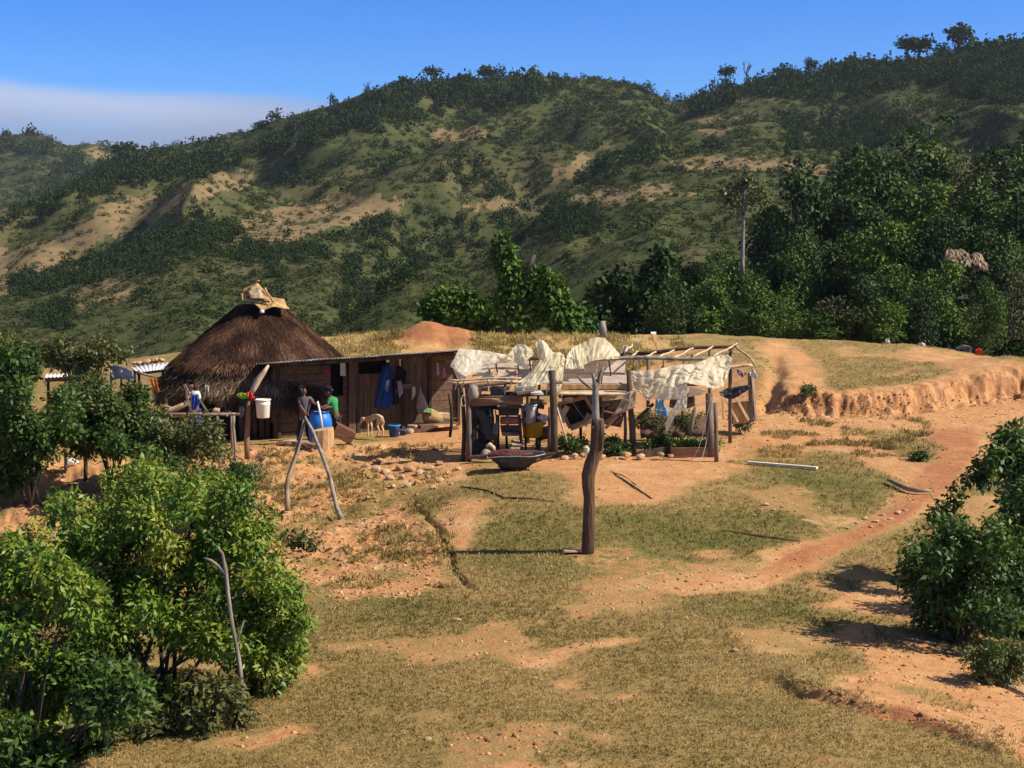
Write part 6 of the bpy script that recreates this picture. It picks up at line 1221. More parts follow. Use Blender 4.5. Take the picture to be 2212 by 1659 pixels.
def panel(u0, u1, vt, vb, Yt, Yb, nm="panel"): return MB().sheet([A(u0, vt, Yt), A(u1, vt, Yt), A(u0 - 3, vb, Yb), A(u1 - 3, vb, Yb)], 2, 2).build(nm, PANEL, sh, solid=.02)
panel(1031, 1054, 786, 796, YF + 1.6, YF + 1.25); panel(1058, 1070, 786, 796, YF + 1.6, YF + 1.25); panel(1075, 1117, 784, 796, YF + 1.6, YF + 1.25)
panel(1031, 1070, 799, 821, YF + 1.2, YF + .5); panel(1076, 1116, 799, 820, YF + 1.2, YF + .5); panel(1120, 1150, 780, 820, YF + 1.6, YF + .5)
panel(1219, 1290, 779, 808, YF + 1.5, YF + 1.1); panel(1292, 1352, 779, 808, YF + 1.5, YF + 1.1); panel(1219, 1300, 810, 829, YF + 1.05, YF + .7); panel(1303, 1366, 810, 829, YF + 1.05, YF + .7)
mb = MB(); mb.sheet([A(1213,842,YF+.7), A(1370,842,YF+.75), A(1210,852,YF+.2), A(1366,853,YF+.2)], 2, 2); mb.build("ledge", PALEWOOD, sh, solid=.03)
# plastic sheets blown over the frame
def film(label, parts, Y):
    """parts: (top edge, bottom edge, rows, columns, fold depth, folds, seed)."""
    mb = MB()
    for (t, b, nr, nc, amp, fr, sd) in parts:
        f = lambda pl: [A(p[0], p[1], Y + (p[2] if len(p) > 2 else 0)) for p in pl]
        nr, nc = int(nr * 1.6), int(nc * 1.6); P = sheet2(f(t), f(b), nr, nc, amp * .8, fr * 1.3, sd, fine=.6, crease=.55); mb.sheet(P.reshape(-1, 3), nr, nc)
    return solo(mb, "plastic_sheet", label, "plastic sheet", FILM, "torn plastic sheets on the shed", smooth=True, solid=.004)
film("milky plastic sheet on the left end of the shed with a puffed-up corner", [
  ([(992,753),(1005,754),(1030,756),(1060,760),(1090,765),(1100,766)], [(972,791,-.3),(988,804,-.5),(1006,814,-.5),(1040,797,-.3),(1075,782,-.2),(1104,778,-.1)], 16, 34, .10, 7, 1.0),
  ([(976,789,-.3),(990,803,-.45),(1006,812,-.5)], [(986,815,-.5),(998,823,-.5),(1010,822,-.5)], 6, 12, .05, 4, 2.0),
  ([(1098,767),(1108,752,-.3),(1118,744,-.5),(1135,745,-.5),(1148,755,-.3),(1156,765)], [(1104,778,-.2),(1115,785,-.5),(1125,788,-.6),(1135,781,-.6),(1146,772,-.4),(1155,767)], 14, 30, .16, 5, 3.0),
  ([(1108,778),(1125,782,-.1),(1140,788)], [(1112,784),(1130,794,-.2),(1142,800)], 6, 14, .05, 5, 3.5)], YF + .9)
film("bunched milky plastic sheet hanging in tatters over the middle post", [
  ([(1156,740,.6),(1163,736,.5),(1172,735,.4),(1180,741,.5),(1190,757,.6)], [(1166,784),(1175,776,-.1),(1186,770,-.1),(1196,764),(1203,764)], 14, 24, .16, 5, 4.0),
  ([(1166,780),(1180,770,-.1),(1195,763),(1210,760),(1221,774)], [(1110,835,-.5),(1125,838,-.6),(1150,834,-.6),(1180,828,-.5),(1204,833,-.3)], 20, 44, .17, 9, 5.0),
  ([(1205,762),(1216,765),(1221,775)], [(1190,845,-.2),(1202,849,-.25),(1212,836,-.1)], 16, 18, .14, 4, 6.0),
  ([(1112,834,-.5),(1130,836,-.6),(1160,832,-.5)], [(1110,845,-.5),(1132,846,-.6),(1152,848,-.5)], 6, 20, .06, 6, 6.5),
  ([(1182,826,-.4),(1190,828,-.4)], [(1178,858,-.4),(1184,846,-.4)], 8, 6, .04, 2, 7.0)], YF + .45)
film("pleated grey-white plastic sheet raised like a tent behind the forked post", [
  ([(1225,768,.3),(1236,750,.9),(1255,742,1.2),(1276,731,1.3),(1292,728,1.3),(1305,730,1.3),(1322,745,1.2),(1340,768,.8)], [(1221,795,-.1),(1237,798,-.1),(1252,793,-.1),(1266,786,0),(1285,778,0),(1305,776,0),(1325,775,0),(1338,774,.1)], 18, 56, .14, 13, 8.0),
  ([(1252,750,.3),(1257,752,.3)], [(1249,796,-.1),(1262,797,-.1)], 8, 8, .05, 3, 9.0)], YF + .8)
film("large creased cream plastic sheet over the right end of the shed", [
  ([(1360,803,.2),(1390,801,.1),(1426,797),(1450,790,.1),(1480,787,.1),(1508,784,.2),(1532,772,.4),(1555,768,.5),(1572,766,.5),(1581,774,.4)], [(1371,838),(1382,850,-.2),(1400,866,-.35),(1425,850,-.4),(1450,838,-.45),(1480,826,-.5),(1510,834,-.5),(1540,840,-.4),(1562,836,-.3),(1574,806,.1)], 24, 60, .18, 10, 10.0),
  ([(1425,848,-.4),(1445,838,-.45),(1470,832,-.45),(1484,828,-.45)], [(1412,862,-.4),(1440,864,-.45),(1465,862,-.45),(1484,868,-.45)], 8, 24, .07, 6, 11.0),
  ([(1466,858,-.45),(1484,864,-.45)], [(1452,886,-.45),(1482,888,-.45)], 8, 12, .06, 4, 12.0),
  ([(1452,884,-.45),(1462,888,-.45)], [(1436,915,-.4),(1440,934,-.4)], 8, 6, .04, 3, 12.5),
  ([(1490,834,-.4),(1530,846,-.4)], [(1486,858,-.4),(1512,853,-.4)], 6, 14, .05, 5, 13.0)], YF + .5)
P_ = lambda l: l
cloth_obj("torn_rag", "dirty torn plastic rag dangling at the dark post in the shed", "rag", [(1352,848),(1376,842)], [(1322,898),(1345,892),(1372,880)], mat("dirty_film", (0.42, 0.33, 0.23), (0.30, 0.22, 0.14), 6, .7, .3), YF + .2, amp=.10, freq=5, seed=19)
cloth_obj("hanging_cloth", "light blue cloth hanging inside the right half of the shed", "cloth", [(1417,861),(1428,862),(1436,872)], [(1414,884),(1424,901),(1440,900),(1445,888)], C_SKY, YF + 1.3, amp=.05, seed=20)
cloth_obj("black_bag", "slack black bag slung between the shed and its right corner post", "bag", [(1553,848),(1570,839),(1590,835),(1606,834),(1618,831)], [(1556,853),(1568,862),(1584,861),(1600,853),(1617,840)], BLACKP, YF + .5, amp=.16, freq=4, nc=26, nr=14, seed=33, crease=.5)
cr = thing("corner_frame", "upright corner posts and leaning boards at the right end of the shed", "frame", gp(1610, 39.2)); 
for nm, a, b, w_, m_ in (("post",(1634,908),(1624,800),.07,PALEWOOD),("post",(1623,912),(1619,806),.10,DARKWOOD),("post",(1629,910),(1627,830),.05,GREYWOOD),("leaning_board",(1594,912),(1566,860),.06,PALEWOOD),("leaning_board",(1617,908),(1588,856),.07,PALEWOOD),("leaning_board",(1563,905),(1561,860),.05,NEWWOOD),("leaning_board",(1604,914),(1600,868),.5,NEWWOOD)):
    MB().beam(A(*a, 39.3 if w_ < .4 else 39.6), A(*b, 39.5), w_, .04, (1, 0, 0)).build(nm, m_, cr, bevel=.006)
cloth_obj("hanging_rag", "white rag knotted on top of the right corner post", "rag", [(1620,800),(1628,797),(1634,808)], [(1619,812),(1627,815),(1635,820)], C_WHITE, 39.2, amp=.06, seed=21)
cloth_obj("hanging_rag", "pinkish rag fluttering from the rail near the right corner post", "rag", [(1588,796),(1600,798),(1610,800)], [(1594,808),(1604,816),(1614,806)], cloth("dull_pink_cloth", (.42,.30,.26)), 39.0, amp=.06, seed=22)
wr = MB()
for k, (u1, v1, u0) in enumerate(((1495,993,1535),(1512,1000,1540))):
    q = hit(u1, v1, 25); a = A(u0, 860, YF - .55); wr.tube([a.lerp(q, t) + Vector((0, 0, -.55 * math.sin(math.pi * t) * .5)) for t in np.linspace(0, 1, 10)], .008, 5)
solo(wr, "guy_wire", "pair of slack wires running from the right shed post to the ground", "wire", GREYP)
wr = MB().tube([A(1340,858,YF), A(1390,878,YF-.05), A(1430,887,YF-.1), A(1475,887,YF-.1), A(1530,866,YF-.1)], .007, 5); solo(wr, "cord", "slack cord sagging under the cream plastic sheet", "cord", GREYP)
# what stands in the shed
tubm = MB(); tubm.lathe(A(1076, 857, YF + .35), [(px(21,YF),0),(px(23,YF),.04),(px(25.5,YF),.24),(px(24.5,YF),.25),(px(22,YF),.05)], 4, cap=(True, True), squash=.8); solo(tubm, "plastic_tub", "slate grey plastic tub standing on the log beam", "tub", SLATEP, bevel=.02)
solo(MB().lathe(A(1022, 862, YF - .1), [(.10,0),(.14,.08),(.13,.26),(.10,.36)], 10), "hanging_bag", "dusty brown bag hanging at the left end of the log beam", "bag", C_SACK, smooth=True)
rp = MB().tube([A(1001 + 5 * math.sin(t), 866 + 12 * math.cos(t), YF - .18) for t in np.linspace(0, 6.0, 16)], .018, 6); solo(rp, "rope_coil", "pale loop of rope hanging on the left front post", "rope", PALEWOOD, smooth=True)
for i, (u, v, w_, lb) in enumerate(((1132,845,.42,"bent grey tin sheet on the shelf left of the middle post"),(1158,848,.30,"folded white tin sheet on the shelf beside the middle post"))): solo(MB().box(A(u, v, YF - .1), (w_, .3, .05), (.15, -.12 + .2 * i, .2), jit=.015), "tin_sheet", lb, "tin", TIN if i == 0 else GREYP, bevel=.004)
YM = YF + .45; mc = thing("coffee_pulper", "hand-cranked coffee pulping machine with a red roller and a flywheel", "machine", gp(1100, YM))
def quadbox(mb, top, bot, y0, y1, z=None): mb.add([A(top[0], top[2], y0), A(top[1], top[2], y0), A(bot[1], bot[2], y0), A(bot[0], bot[2], y0), A(top[0], top[2], y1), A(top[1], top[2], y1), A(bot[1], bot[2], y1), A(bot[0], bot[2], y1)], [(0,1,2,3),(7,6,5,4),(0,4,5,1),(1,5,6,2),(2,6,7,3),(3,7,4,0)]); return mb
quadbox(MB(), (1068,1126,862), (1074,1124,882), YM - .3, YM + .3).build("hopper", OLIVEM, mc, bevel=.008)
quadbox(MB(), (1076,1122,883), (1078,1120,898), YM - .15, YM + .25).build("throat", IRON, mc)
MB().sheet([A(1082,866,YM-.34), A(1102,866,YM-.34), A(1074,878,YM-.5), A(1092,878,YM-.5)], 2, 2).build("hopper_flap", mat("pale_olive_sheet", (.26,.22,.13), (.18,.15,.09), 5, .7, .1), mc, solid=.008)
MB().lathe(A(1100, 908, YM - .15), [(.02,-px(20,YM)),(px(8.5,YM),-px(19,YM)),(px(9,YM),0),(px(8.5,YM),px(19,YM)),(.02,px(20,YM))], 24, axis=(1, 0, 0)).build("roller", REDROLL, mc, smooth=True)
quadbox(MB(), (1080,1122,918), (1084,1121,940), YM - .22, YM + .2).build("chute_box", IRON, mc, bevel=.006)
quadbox(MB(), (1083,1120,934), (1086,1120,942), YM - .3, YM - .2).build("chute", OLIVEM, mc, bevel=.004)
for (u0, v0, u1, v1, dy) in ((1074,896,1070,985,-.2),(1122,896,1128,982,-.2),(1076,896,1076,975,.25),(1121,896,1126,972,.25)): MB().beam(A(u0, v0, YM + dy), A(u1, v1, YM + dy), .07, .06, (1, 0, 0)).build("leg", IRON, mc, bevel=.005)
fw = MB(); c = A(1134, 906, YM - .15); rr_ = px(17, YM); fw.tube([c + Vector((.05 * math.cos(t) * 0, rr_ * math.cos(t), rr_ * math.sin(t))) for t in np.linspace(0, 2 * math.pi, 25)], .025, 8, False)
for k in range(4): t = k * math.pi / 4; fw.tube([c + Vector((0, rr_ * math.cos(t), rr_ * math.sin(t))), c - Vector((0, rr_ * math.cos(t), rr_ * math.sin(t)))], .014, 6)
fw.tube([c - Vector((.16, 0, 0)), c + Vector((.04, 0, 0))], .022, 8); fw.build("flywheel", IRON, mc, smooth=True)
bucket("bucket", "grey-white bucket with raised rings behind the flywheel of the pulper", A(1142, 914, YM + .35), px(15,YM), px(17.5,YM), px(41,YM), GREYP, None, False)
yb = bucket("tub", "large yellow tub below the grey-white bucket", A(1151, 941, YM + .5) + Vector((0,0,-.02)), px(21,YM), px(25,YM), px(34,YM), YELLOWP, None, False, cat="tub")
st_ = thing("tub_stand", "small stick stand with two legs under the yellow tub", "stand", gp(1150, YM + .55))
for u in (1136, 1166): q = gp(u, YM + .5); MB().pole(q, A(u, 943, YM + .5), .03, .03, .01, 3, 6).build("leg", DARKWOOD, st_, smooth=True)
MB().box(A(1151, 943, YM + .5), (.5, .3, .04)).build("shelf", DARKWOOD, st_)
tr = quadbox(MB(), (1028,1044,884), (1050,1078,950), YM - .1, YM + .5); solo(tr, "leaning_trough", "black trough leaning left of the pulper", "trough", BLACKP, bevel=.02)
for i, (u, v0, v1) in enumerate(((1058,884,918),(1064,884,922),(1070,886,914))): stick_px("tool_handle", ["left of the three dark tool handles behind the leaning trough", "middle one of the three dark tool handles behind the leaning trough", "shortest of the three dark tool handles behind the leaning trough"][i], "tool", [(u, v0), (u + 2, (v0 + v1) / 2), (u + 3, v1 + 40)], .018, IRON if i else GREYP, YM + .4)
cloth_obj("grey_sacking", "grey sack draped between the trough and the pulper", "sack", [(1066,916),(1076,910)], [(1063,938),(1076,936)], cloth("dusty_grey_cloth", (.22,.21,.20)), YM - .3, amp=.06, seed=23)
solo(MB().box(A(1117, 957, YM - .2), (.28, .3, .05), (.25, .05, .1)), "square_board", "pale square board under the chute of the pulper", "board", PALEWOOD, bevel=.006); solo(MB().box(A(1112, 966, YM - .2), (.24, .3, .05), (.05, 0, .1)), "square_board", "lower pale board beneath the square board under the pulper", "board", PALEWOOD, bevel=.006)
bn = MB().tube([A(1050,964,YF-.2), A(1058,960,YF-.2), A(1066,968,YF-.2), A(1068,975,YF-.2)], [.035,.06,.05,.03], 8, True, .15); solo(bn, "driftwood", "knobbly pale piece of wood beside the left leg of the pulper", "wood", PALEWOOD, smooth=True)
# clutter at the back of the shed, some of it added to darken the shade
CL = [("crate", "dark wooden crate under the shelf left of the middle post", 1160, 872, .36, .3, .22, DARKWOOD, .1, 1.0), ("crate", "brown box on the ground behind the yellow tub", 1176, 935, .42, .35, .28, REDWOOD, -.15, 1.2), ("sack", "dark slumped sack added to deepen the shade behind the left front post", 1034, 965, .55, .4, .40, None, 0, .6), ("sack", "grey slumped sack in the dark corner left of the pulper", 1052, 978, .40, .35, .26, None, 0, .3),
  ("crate", "flat dark crate beneath the grey panels behind the forked post", 1318, 868, .55, .35, .20, DARKWOOD, .05, 1.3), ("crate", "reddish crate on the ground behind the forked post", 1322, 905, .5, .4, .30, REDWOOD, .2, 1.6), ("crate", "low dark box at the back between the two left posts", 1062, 862, .5, .35, .2, DARKWOOD, .02, 1.4)]
for i, (nm, lb, u, v, w_, d_, h_, m_, e_, dy) in enumerate(CL):
    c = A(u, v, YF + dy)
    if m_: solo(MB().box(c, (w_, d_, h_), (.03, e_, .2 * e_), jit=.012), nm, lb, nm, m_, bevel=.01)
    else: q = c - Vector((0, 0, h_ * .6)); solo(MB().lathe(q, [(w_*.42,0),(w_*.5,h_*.2),(w_*.46,h_*.6),(w_*.30,h_*.9),(w_*.10,h_*1.1)], 14, squash=.8), nm, lb, nm, C_SACK if i == 3 else mat("dark_sacking", (.06,.05,.042), (.035,.03,.026), 6, .9, .3), smooth=True)  # the darker sack is added to deepen the shade on the shed floor
for i, (u0, v0, u1, v1, w_, dy, lb, m_) in enumerate([(1020,842,1100,838,.10,.5,"long grey board lying on the shelf above the log beam",GREYWOOD),(1090,856,1190,850,.09,.2,"dark board projecting from the shelf left of the middle post",DARKWOOD),(1212,846,1360,849,.07,.45,"thin pale batten under the grey panels",PALEWOOD),(1300,862,1352,856,.12,.9,"pale board slanting behind the forked post under the ledge",PALEWOOD),(1308,925,1352,880,.08,1.2,"brown board propped against the back of the shed",REDWOOD),(1400,832,1530,830,.08,1.5,"dark batten behind the cream plastic sheet",DARKWOOD),(1010,905,1060,960,.07,.9,"dark leaning board in the left corner of the shed",DARKWOOD)]): solo(MB().beam(A(u0,v0,YF+dy), A(u1,v1,YF+dy+.1), w_, .03, jit=.06), "board", lb, "board", m_, bevel=.005)
cloth_obj("shade_backing", "dark cloth added to darken the space behind the pulper under the shelf", "cloth", [(1064,858),(1095,857),(1125,858)], [(1062,884),(1095,888),(1126,882)], cloth("shade_backing_cloth", (.035,.03,.026)), YF + 1.1, amp=.06, seed=41)  # near-black cloth added to darken the open back of the shed
cloth_obj("shade_backing", "dark cloth added to deepen the shade behind the tipped tray", "cloth", [(1216,853),(1255,852),(1300,854)], [(1214,880),(1255,886),(1300,878)], MATS["shade_backing_cloth"], YF + 1.6, amp=.06, seed=42)  # same near-black cloth, added as shade behind the tray
cloth_obj("brown_shade_backing", "brown cloth added to deepen the shade behind the cream plastic sheet", "cloth", [(1448,850),(1475,848),(1500,850)], [(1446,880),(1475,886),(1502,876)], cloth("brown_shade_cloth", (.10,.06,.035)), YF + 1.5, amp=.07, seed=43)  # dark brown cloth put in to deepen the shade under the film
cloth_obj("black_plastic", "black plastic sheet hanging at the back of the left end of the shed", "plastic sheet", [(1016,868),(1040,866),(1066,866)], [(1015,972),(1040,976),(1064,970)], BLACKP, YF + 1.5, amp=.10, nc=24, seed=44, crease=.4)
cloth_obj("brown_shade_sheet", "dark brown sheet added to darken the shed back behind the forked post", "tarpaulin", [(1214,854),(1290,852),(1350,856)], [(1216,905),(1290,912),(1348,900)], cloth("brown_shade_tarp", (.09,.055,.035), (.05,.03,.02)), YF + 2.0, amp=.12, nc=28, seed=45, crease=.4)  # dark sheet added so the open back reads as shaded
for i, (u0, v0, u1, v1, r_, dy, m_) in enumerate([(1030,985,1038,830,.04,1.4,DARKWOOD),(1095,975,1090,800,.035,1.7,DARKWOOD),(1160,970,1166,782,.04,1.5,GPOST),(1255,965,1250,790,.04,1.6,DARKWOOD),(1305,960,1300,850,.035,1.2,GREYWOOD),(1425,950,1432,790,.04,1.9,DARKWOOD),(1470,955,1478,780,.035,2.1,GPOST),(1216,858,1352,838,.03,.9,DARKWOOD),(1020,812,1128,806,.022,1.0,PALEWOOD),(1018,856,1190,850,.035,.9,DARKWOOD)]):
    MB().pole(A(u0, v0, YF + dy), A(u1, v1, YF + dy), r_, r_ * .85, .04, 6, 7, .12).build("back_pole", m_, sh, smooth=True)
# the wheelbarrow with coffee cherries
YW = 34.3; gw = gp(1112, YW); wb = thing("wheelbarrow", "grey steel wheelbarrow heaped with red coffee cherries", "wheelbarrow", gw)
rim = [A(1052,990,YW-.32), A(1078,987,YW-.36), A(1112,986,YW-.38), A(1150,987,YW-.36), A(1177,981,YW-.25), A(1174,975,YW+.2), A(1150,974,YW+.36), A(1112,974,YW+.4), A(1075,977,YW+.36), A(1053,982,YW+.15)]
base = [A(1080,1010,YW-.16), A(1095,1012,YW-.2), A(1112,1014,YW-.2), A(1130,1015,YW-.2), A(1142,1012,YW-.12), A(1140,1006,YW+.16), A(1128,1005,YW+.2), A(1112,1005,YW+.2), A(1095,1005,YW+.18), A(1081,1006,YW+.1)]
mb = MB(); nn = 10; rows_ = 6
for j in range(rows_):
    t = j / (rows_ - 1)
    for i in range(nn): mb.v.append(tuple(rim[i].lerp(base[i], t ** .85)))
mb.f += [(j * nn + i, j * nn + (i + 1) % nn, (j + 1) * nn + (i + 1) % nn, (j + 1) * nn + i) for j in range(rows_ - 1) for i in range(nn)] + [tuple((rows_ - 1) * nn + i for i in range(nn))]
mb.build("tray", TRAY, wb, smooth=True, solid=.012, sub=1)
MB().tube(rim + [rim[0]], .014, 8, False).build("rim", TRAYRIM, wb, smooth=True)
lm = MB(); x = 1079.0                                             # worn maker's lettering, no longer readable
for w_ in (3.2, 2.0, 3.4, 2.6, 1.4, 3.0, 2.4, 2.8, 3.2): 
    p = A(x + w_ / 2, 994, YW - .345 + .02 * abs(x - 1112) / 30); lm.box(p, (px(w_ * .72, YW), .006, px(3.6 + (w_ % 1), YW)), (-.55, 0, 0)); x += w_ * 1.1
lm.build("lettering", mat("worn_lettering", (.20,.195,.18), (.13,.125,.115), 12, .7, 0), wb)
r = np.random.default_rng(5); n = 1400; q = r.uniform(-1, 1, (n, 2)); q = q[(q ** 2).sum(1) < 1]; n = len(q); ce = (rim[2] + rim[7]) / 2
hx, hy = px(50, YW), .33; hz = .02 + .09 * np.clip(1 - ((q[:, 0] + .12) ** 2 * 1.3 + q[:, 1] ** 2), 0, 1)
C = np.stack([ce.x - .1 + q[:, 0] * hx, ce.y + q[:, 1] * hy, ce.z - .02 + hz], -1); Vs = []; octa = np.array([(1,0,0),(0,1,0),(-1,0,0),(0,-1,0),(0,0,1),(0,0,-1)], float) * .016; fo = np.array([(0,1,4),(1,2,4),(2,3,4),(3,0,4),(1,0,5),(2,1,5),(3,2,5),(0,3,5)])
np_mesh("cherries", (C[:, None] + octa[None]).reshape(-1, 3), (fo[None] + (np.arange(n) * 6)[:, None, None]).reshape(-1, 3), CHERRY, wb, smooth=True, tint=np.repeat(np.clip(r.normal(.45, .3, n), 0, 1), 8))
mb = MB(); gx_, gy_ = np.meshgrid(np.linspace(-1, 1, 15), np.linspace(-1, 1, 11)); d2 = np.minimum(gx_ ** 2 + gy_ ** 2, 1); mb.sheet(np.stack([ce.x - .1 + gx_ * hx * .98, ce.y + gy_ * hy, ce.z - .03 + .09 * np.clip(1 - ((gx_ + .12) ** 2 * 1.3 + gy_ ** 2), -.3, 1)], -1).reshape(-1, 3), 11, 15); mb.build("heap", mat("cherry_heap", (.10,.028,.022), (.05,.015,.012), 12, .7, .5), wb, smooth=True)
for s in (-.2, .2): MB().tube([A(1076,1008,YW+s), A(1120,1012,YW+s), A(1150,1000,YW+s), A(1192,985,YW+s*1.5)], .022, 8).build("handle", IRON, wb, smooth=True)
for s in (-.22, .22): q = gp(1142, YW + s); MB().tube([A(1140,1006,YW+s), q + Vector((.02,0,.02)), q + Vector((-.18,0,.02)), A(1122,1010,YW+s)], .016, 7).build("leg", IRON, wb, smooth=True)
q = gp(1090, YW + .1, .13); wh = MB().tube([q + Vector((.11 * math.cos(t), 0, .11 * math.sin(t))) for t in np.linspace(0, 2 * math.pi, 25)], .04, 8, False).build("wheel", BLACKP, wb, smooth=True)
MB().lathe(q, [(.08,-.02),(.08,.02)], 16, axis=(0, 1, 0)).build("hub", TRAYRIM, wh)
rl_ = MB().beam(A(1012, 988, YF - .3), A(1080, 984, YF - .3), .08, .12); solo(rl_, "ground_sill", "dark board lying on the ground behind the wheelbarrow", "board", DARKWOOD, bevel=.008)
solo(MB().beam(A(1150, 984, YF - .2), A(1200, 979, YF - .1), .06, .10), "ground_sill", "dark board on the ground right of the wheelbarrow handles", "board", DARKWOOD, bevel=.008)
# the tipped tray
YD = 37.2; dw = thing("tipped_tray", "big tipped wooden tray with a dark hollow inside, right of the middle post", "tray", gp(1245, YD)); q = [A(1206,873,YD), A(1264,858,YD), A(1291,902,YD), A(1232,925,YD)]
mb = MB()
for i in range(4): a, b = q[i], q[(i + 1) % 4]; mb.beam(a, b, .09 if i != 2 else .14, .10, (0, 0, 1) if i in (0, 2) else (1, 0, 0))
mb.build("frame", NEWWOOD, dw, bevel=.008); MB().add([p + Vector((0, .28, 0)) for p in q], [(0, 1, 2, 3)]).build("bottom", DARKWOOD, dw, solid=.02)
mb = MB()
for i in range(4): a, b = q[i] + Vector((0, .14, 0)), q[(i + 1) % 4] + Vector((0, .14, 0)); mb.beam(a, b, .02, .30, (0, 0, 1) if i in (0, 2) else (1, 0, 0))
mb.build("sides", DARKWOOD, dw)
MB().beam(A(1236,868,YD+.1), A(1262,905,YD+.1), .015, .03, (1, 0, 0)).build("divider", PALEWOOD, dw)
for i, (u, v, w_, h_, e, lb, m_) in enumerate(((1228,862,.22,.14,.3,"pale slatted board end above the tipped tray",PALEWOOD),(1220,888,.13,.28,.5,"pale split board at the left of the tipped tray",PALEWOOD),(1212,900,.12,.36,-.4,"leaning pale board behind the middle post",PALEWOOD),(1268,906,.16,.32,.45,"grey board leaning at the right corner of the tipped tray",GREYWOOD))): solo(MB().box(A(u, v, YD - .2), (w_, .03, h_), (.1, e, .1)), "board", lb, "board", m_, bevel=.006)
solo(MB().box(A(1176, 870, YD - .4), (.11, .1, .09), (0, 0, .3)), "cut_block", "small square-cut block glowing in the sun left of the middle post", "block", NEWWOOD, bevel=.006)
cloth_obj("white_bag", "small white bag hanging left of the middle post", "bag", [(1166,898),(1176,894),(1184,899)], [(1168,908),(1176,914),(1184,909)], C_WHITE, YD - .5, amp=.08, seed=24)
cloth_obj("grey_bag", "dusty grey bag under the small white bag", "bag", [(1152,888),(1166,892),(1180,900)], [(1150,914),(1164,922),(1180,916)], C_GREY, YD - .3, amp=.10, seed=25)
cloth_obj("pink_rag", "tiny magenta rag behind the middle post", "rag", [(1206,852),(1212,853)], [(1207,860),(1214,860)], C_PINK, YD - .4, amp=.04, nc=8, seed=26)
stick_px("tool_handle", "pale long tool handle leaning against the middle post", "tool", [(1203,880),(1213,915),(1227,965)], .024, PALEWOOD, YF + .05)
solo(MB().lathe(gp(1265, YF + .3), [(px(7,YF),0),(px(9.5,YF),.06),(px(9,YF),.20),(px(5,YF),.25)], 12), "cement_lump", "rounded pale greenish lump beside the forked post in the shed", "lump", mat("pale_lump", (.46,.42,.26), (.36,.32,.19), 5, .9, .4), smooth=True)
# plant bed
pb = thing("plant_bed", "reddish-brown plank planter bed with green seedlings at the right of the shed", "planter", gp(1498, YF + .1))
MB().beam(A(1448,978,YF), A(1546,977,YF+.05), .26, .05).build("plank", REDWOOD, pb, bevel=.008); MB().beam(A(1380,985,YF+.05), A(1450,970,YF+.3), .2, .05).build("plank", DARKWOOD, pb, bevel=.008)
mb = MB(); mb.sheet([A(1448,968,YF+.05), A(1546,967,YF+.05), A(1448,955,YF+1.2), A(1546,955,YF+1.2)], 2, 2); mb.build("soil", mat("dark_bed_soil", (.07,.04,.024), (.04,.024,.015), 8, .95, .4), pb)
b = Vector(pb.location); V, F, t = lobe_leaves([tuple(((A(u, 958, YF + .35) - b), (.22, .2, .11))) for u in (1465, 1485, 1505, 1525, 1540)], 1500, .075, .5, .9, .1, np.random.default_rng(3)); np_mesh("seedlings", V + np.array(b), F, L_BRIGHT, pb, tint=t)
shrub("bed_plant", "dark leafy plants growing between the middle post and the forked post", gp(1240, YF + .3), rl(1240,960,24,14,6,14,201,.2), L_DEEP, 1300, .085, 81, .5, stems=6, stem_r=.008, cat="plant")
shrub("bed_plant", "dark leafy plants right of the forked post inside the shed", gp(1335, YF + .4), rl(1335,958,24,20,6,15,202,.2), L_DEEP, 1500, .085, 82, .5, stems=6, stem_r=.008, cat="plant")
shrub("bed_plant", "low green plants before the earth wall in the shed", gp(1420, YF + .6), rl(1420,958,36,10,6,12,203,.2), L_DEEP, 1100, .08, 83, .5, stems=6, stem_r=.008, cat="plant")
shrub("dry_bush", "grey-green dry bush at the back of the shed above the plant bed", gp(1460, YF + 2.2), rl(1455,912,80,12,10,18,204,.3), L_OLIVE, 3000, .075, 84, .45, stems=14, stem_r=.01)
ew = MB(); P = []
for j in range(5):
    for i in range(30): u = 1384 + i * 5; p = A(u, 940 - j * 9, YF + 1.5 + j * .22); P.append(p + Vector((0, .12 * vnoise(np.array([i * .5, j * .8, 3.]))  , .05 * vnoise(np.array([i * .7, j, 8.])))))
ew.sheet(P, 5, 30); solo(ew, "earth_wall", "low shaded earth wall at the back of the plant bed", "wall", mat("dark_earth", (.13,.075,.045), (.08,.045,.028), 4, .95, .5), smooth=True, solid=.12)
SHED_STONES = [(1219,990,20,"left of the plant bed edge"),(1241,985,22,""),(1260,984,18,""),(1302,986,18,""),(1352,982,22,""),(1383,988,24,""),(1428,982,17,""),(1450,985,18,""),(1330,992,14,""),(1205,996,16,"")]
for i, (u, v, w_, _) in enumerate(sorted(SHED_STONES)): rock(u, v, w_, f"{ORD[i]} stone from the left in the row edging the shed", YF - .3, group="stones edging the shed", k=i)
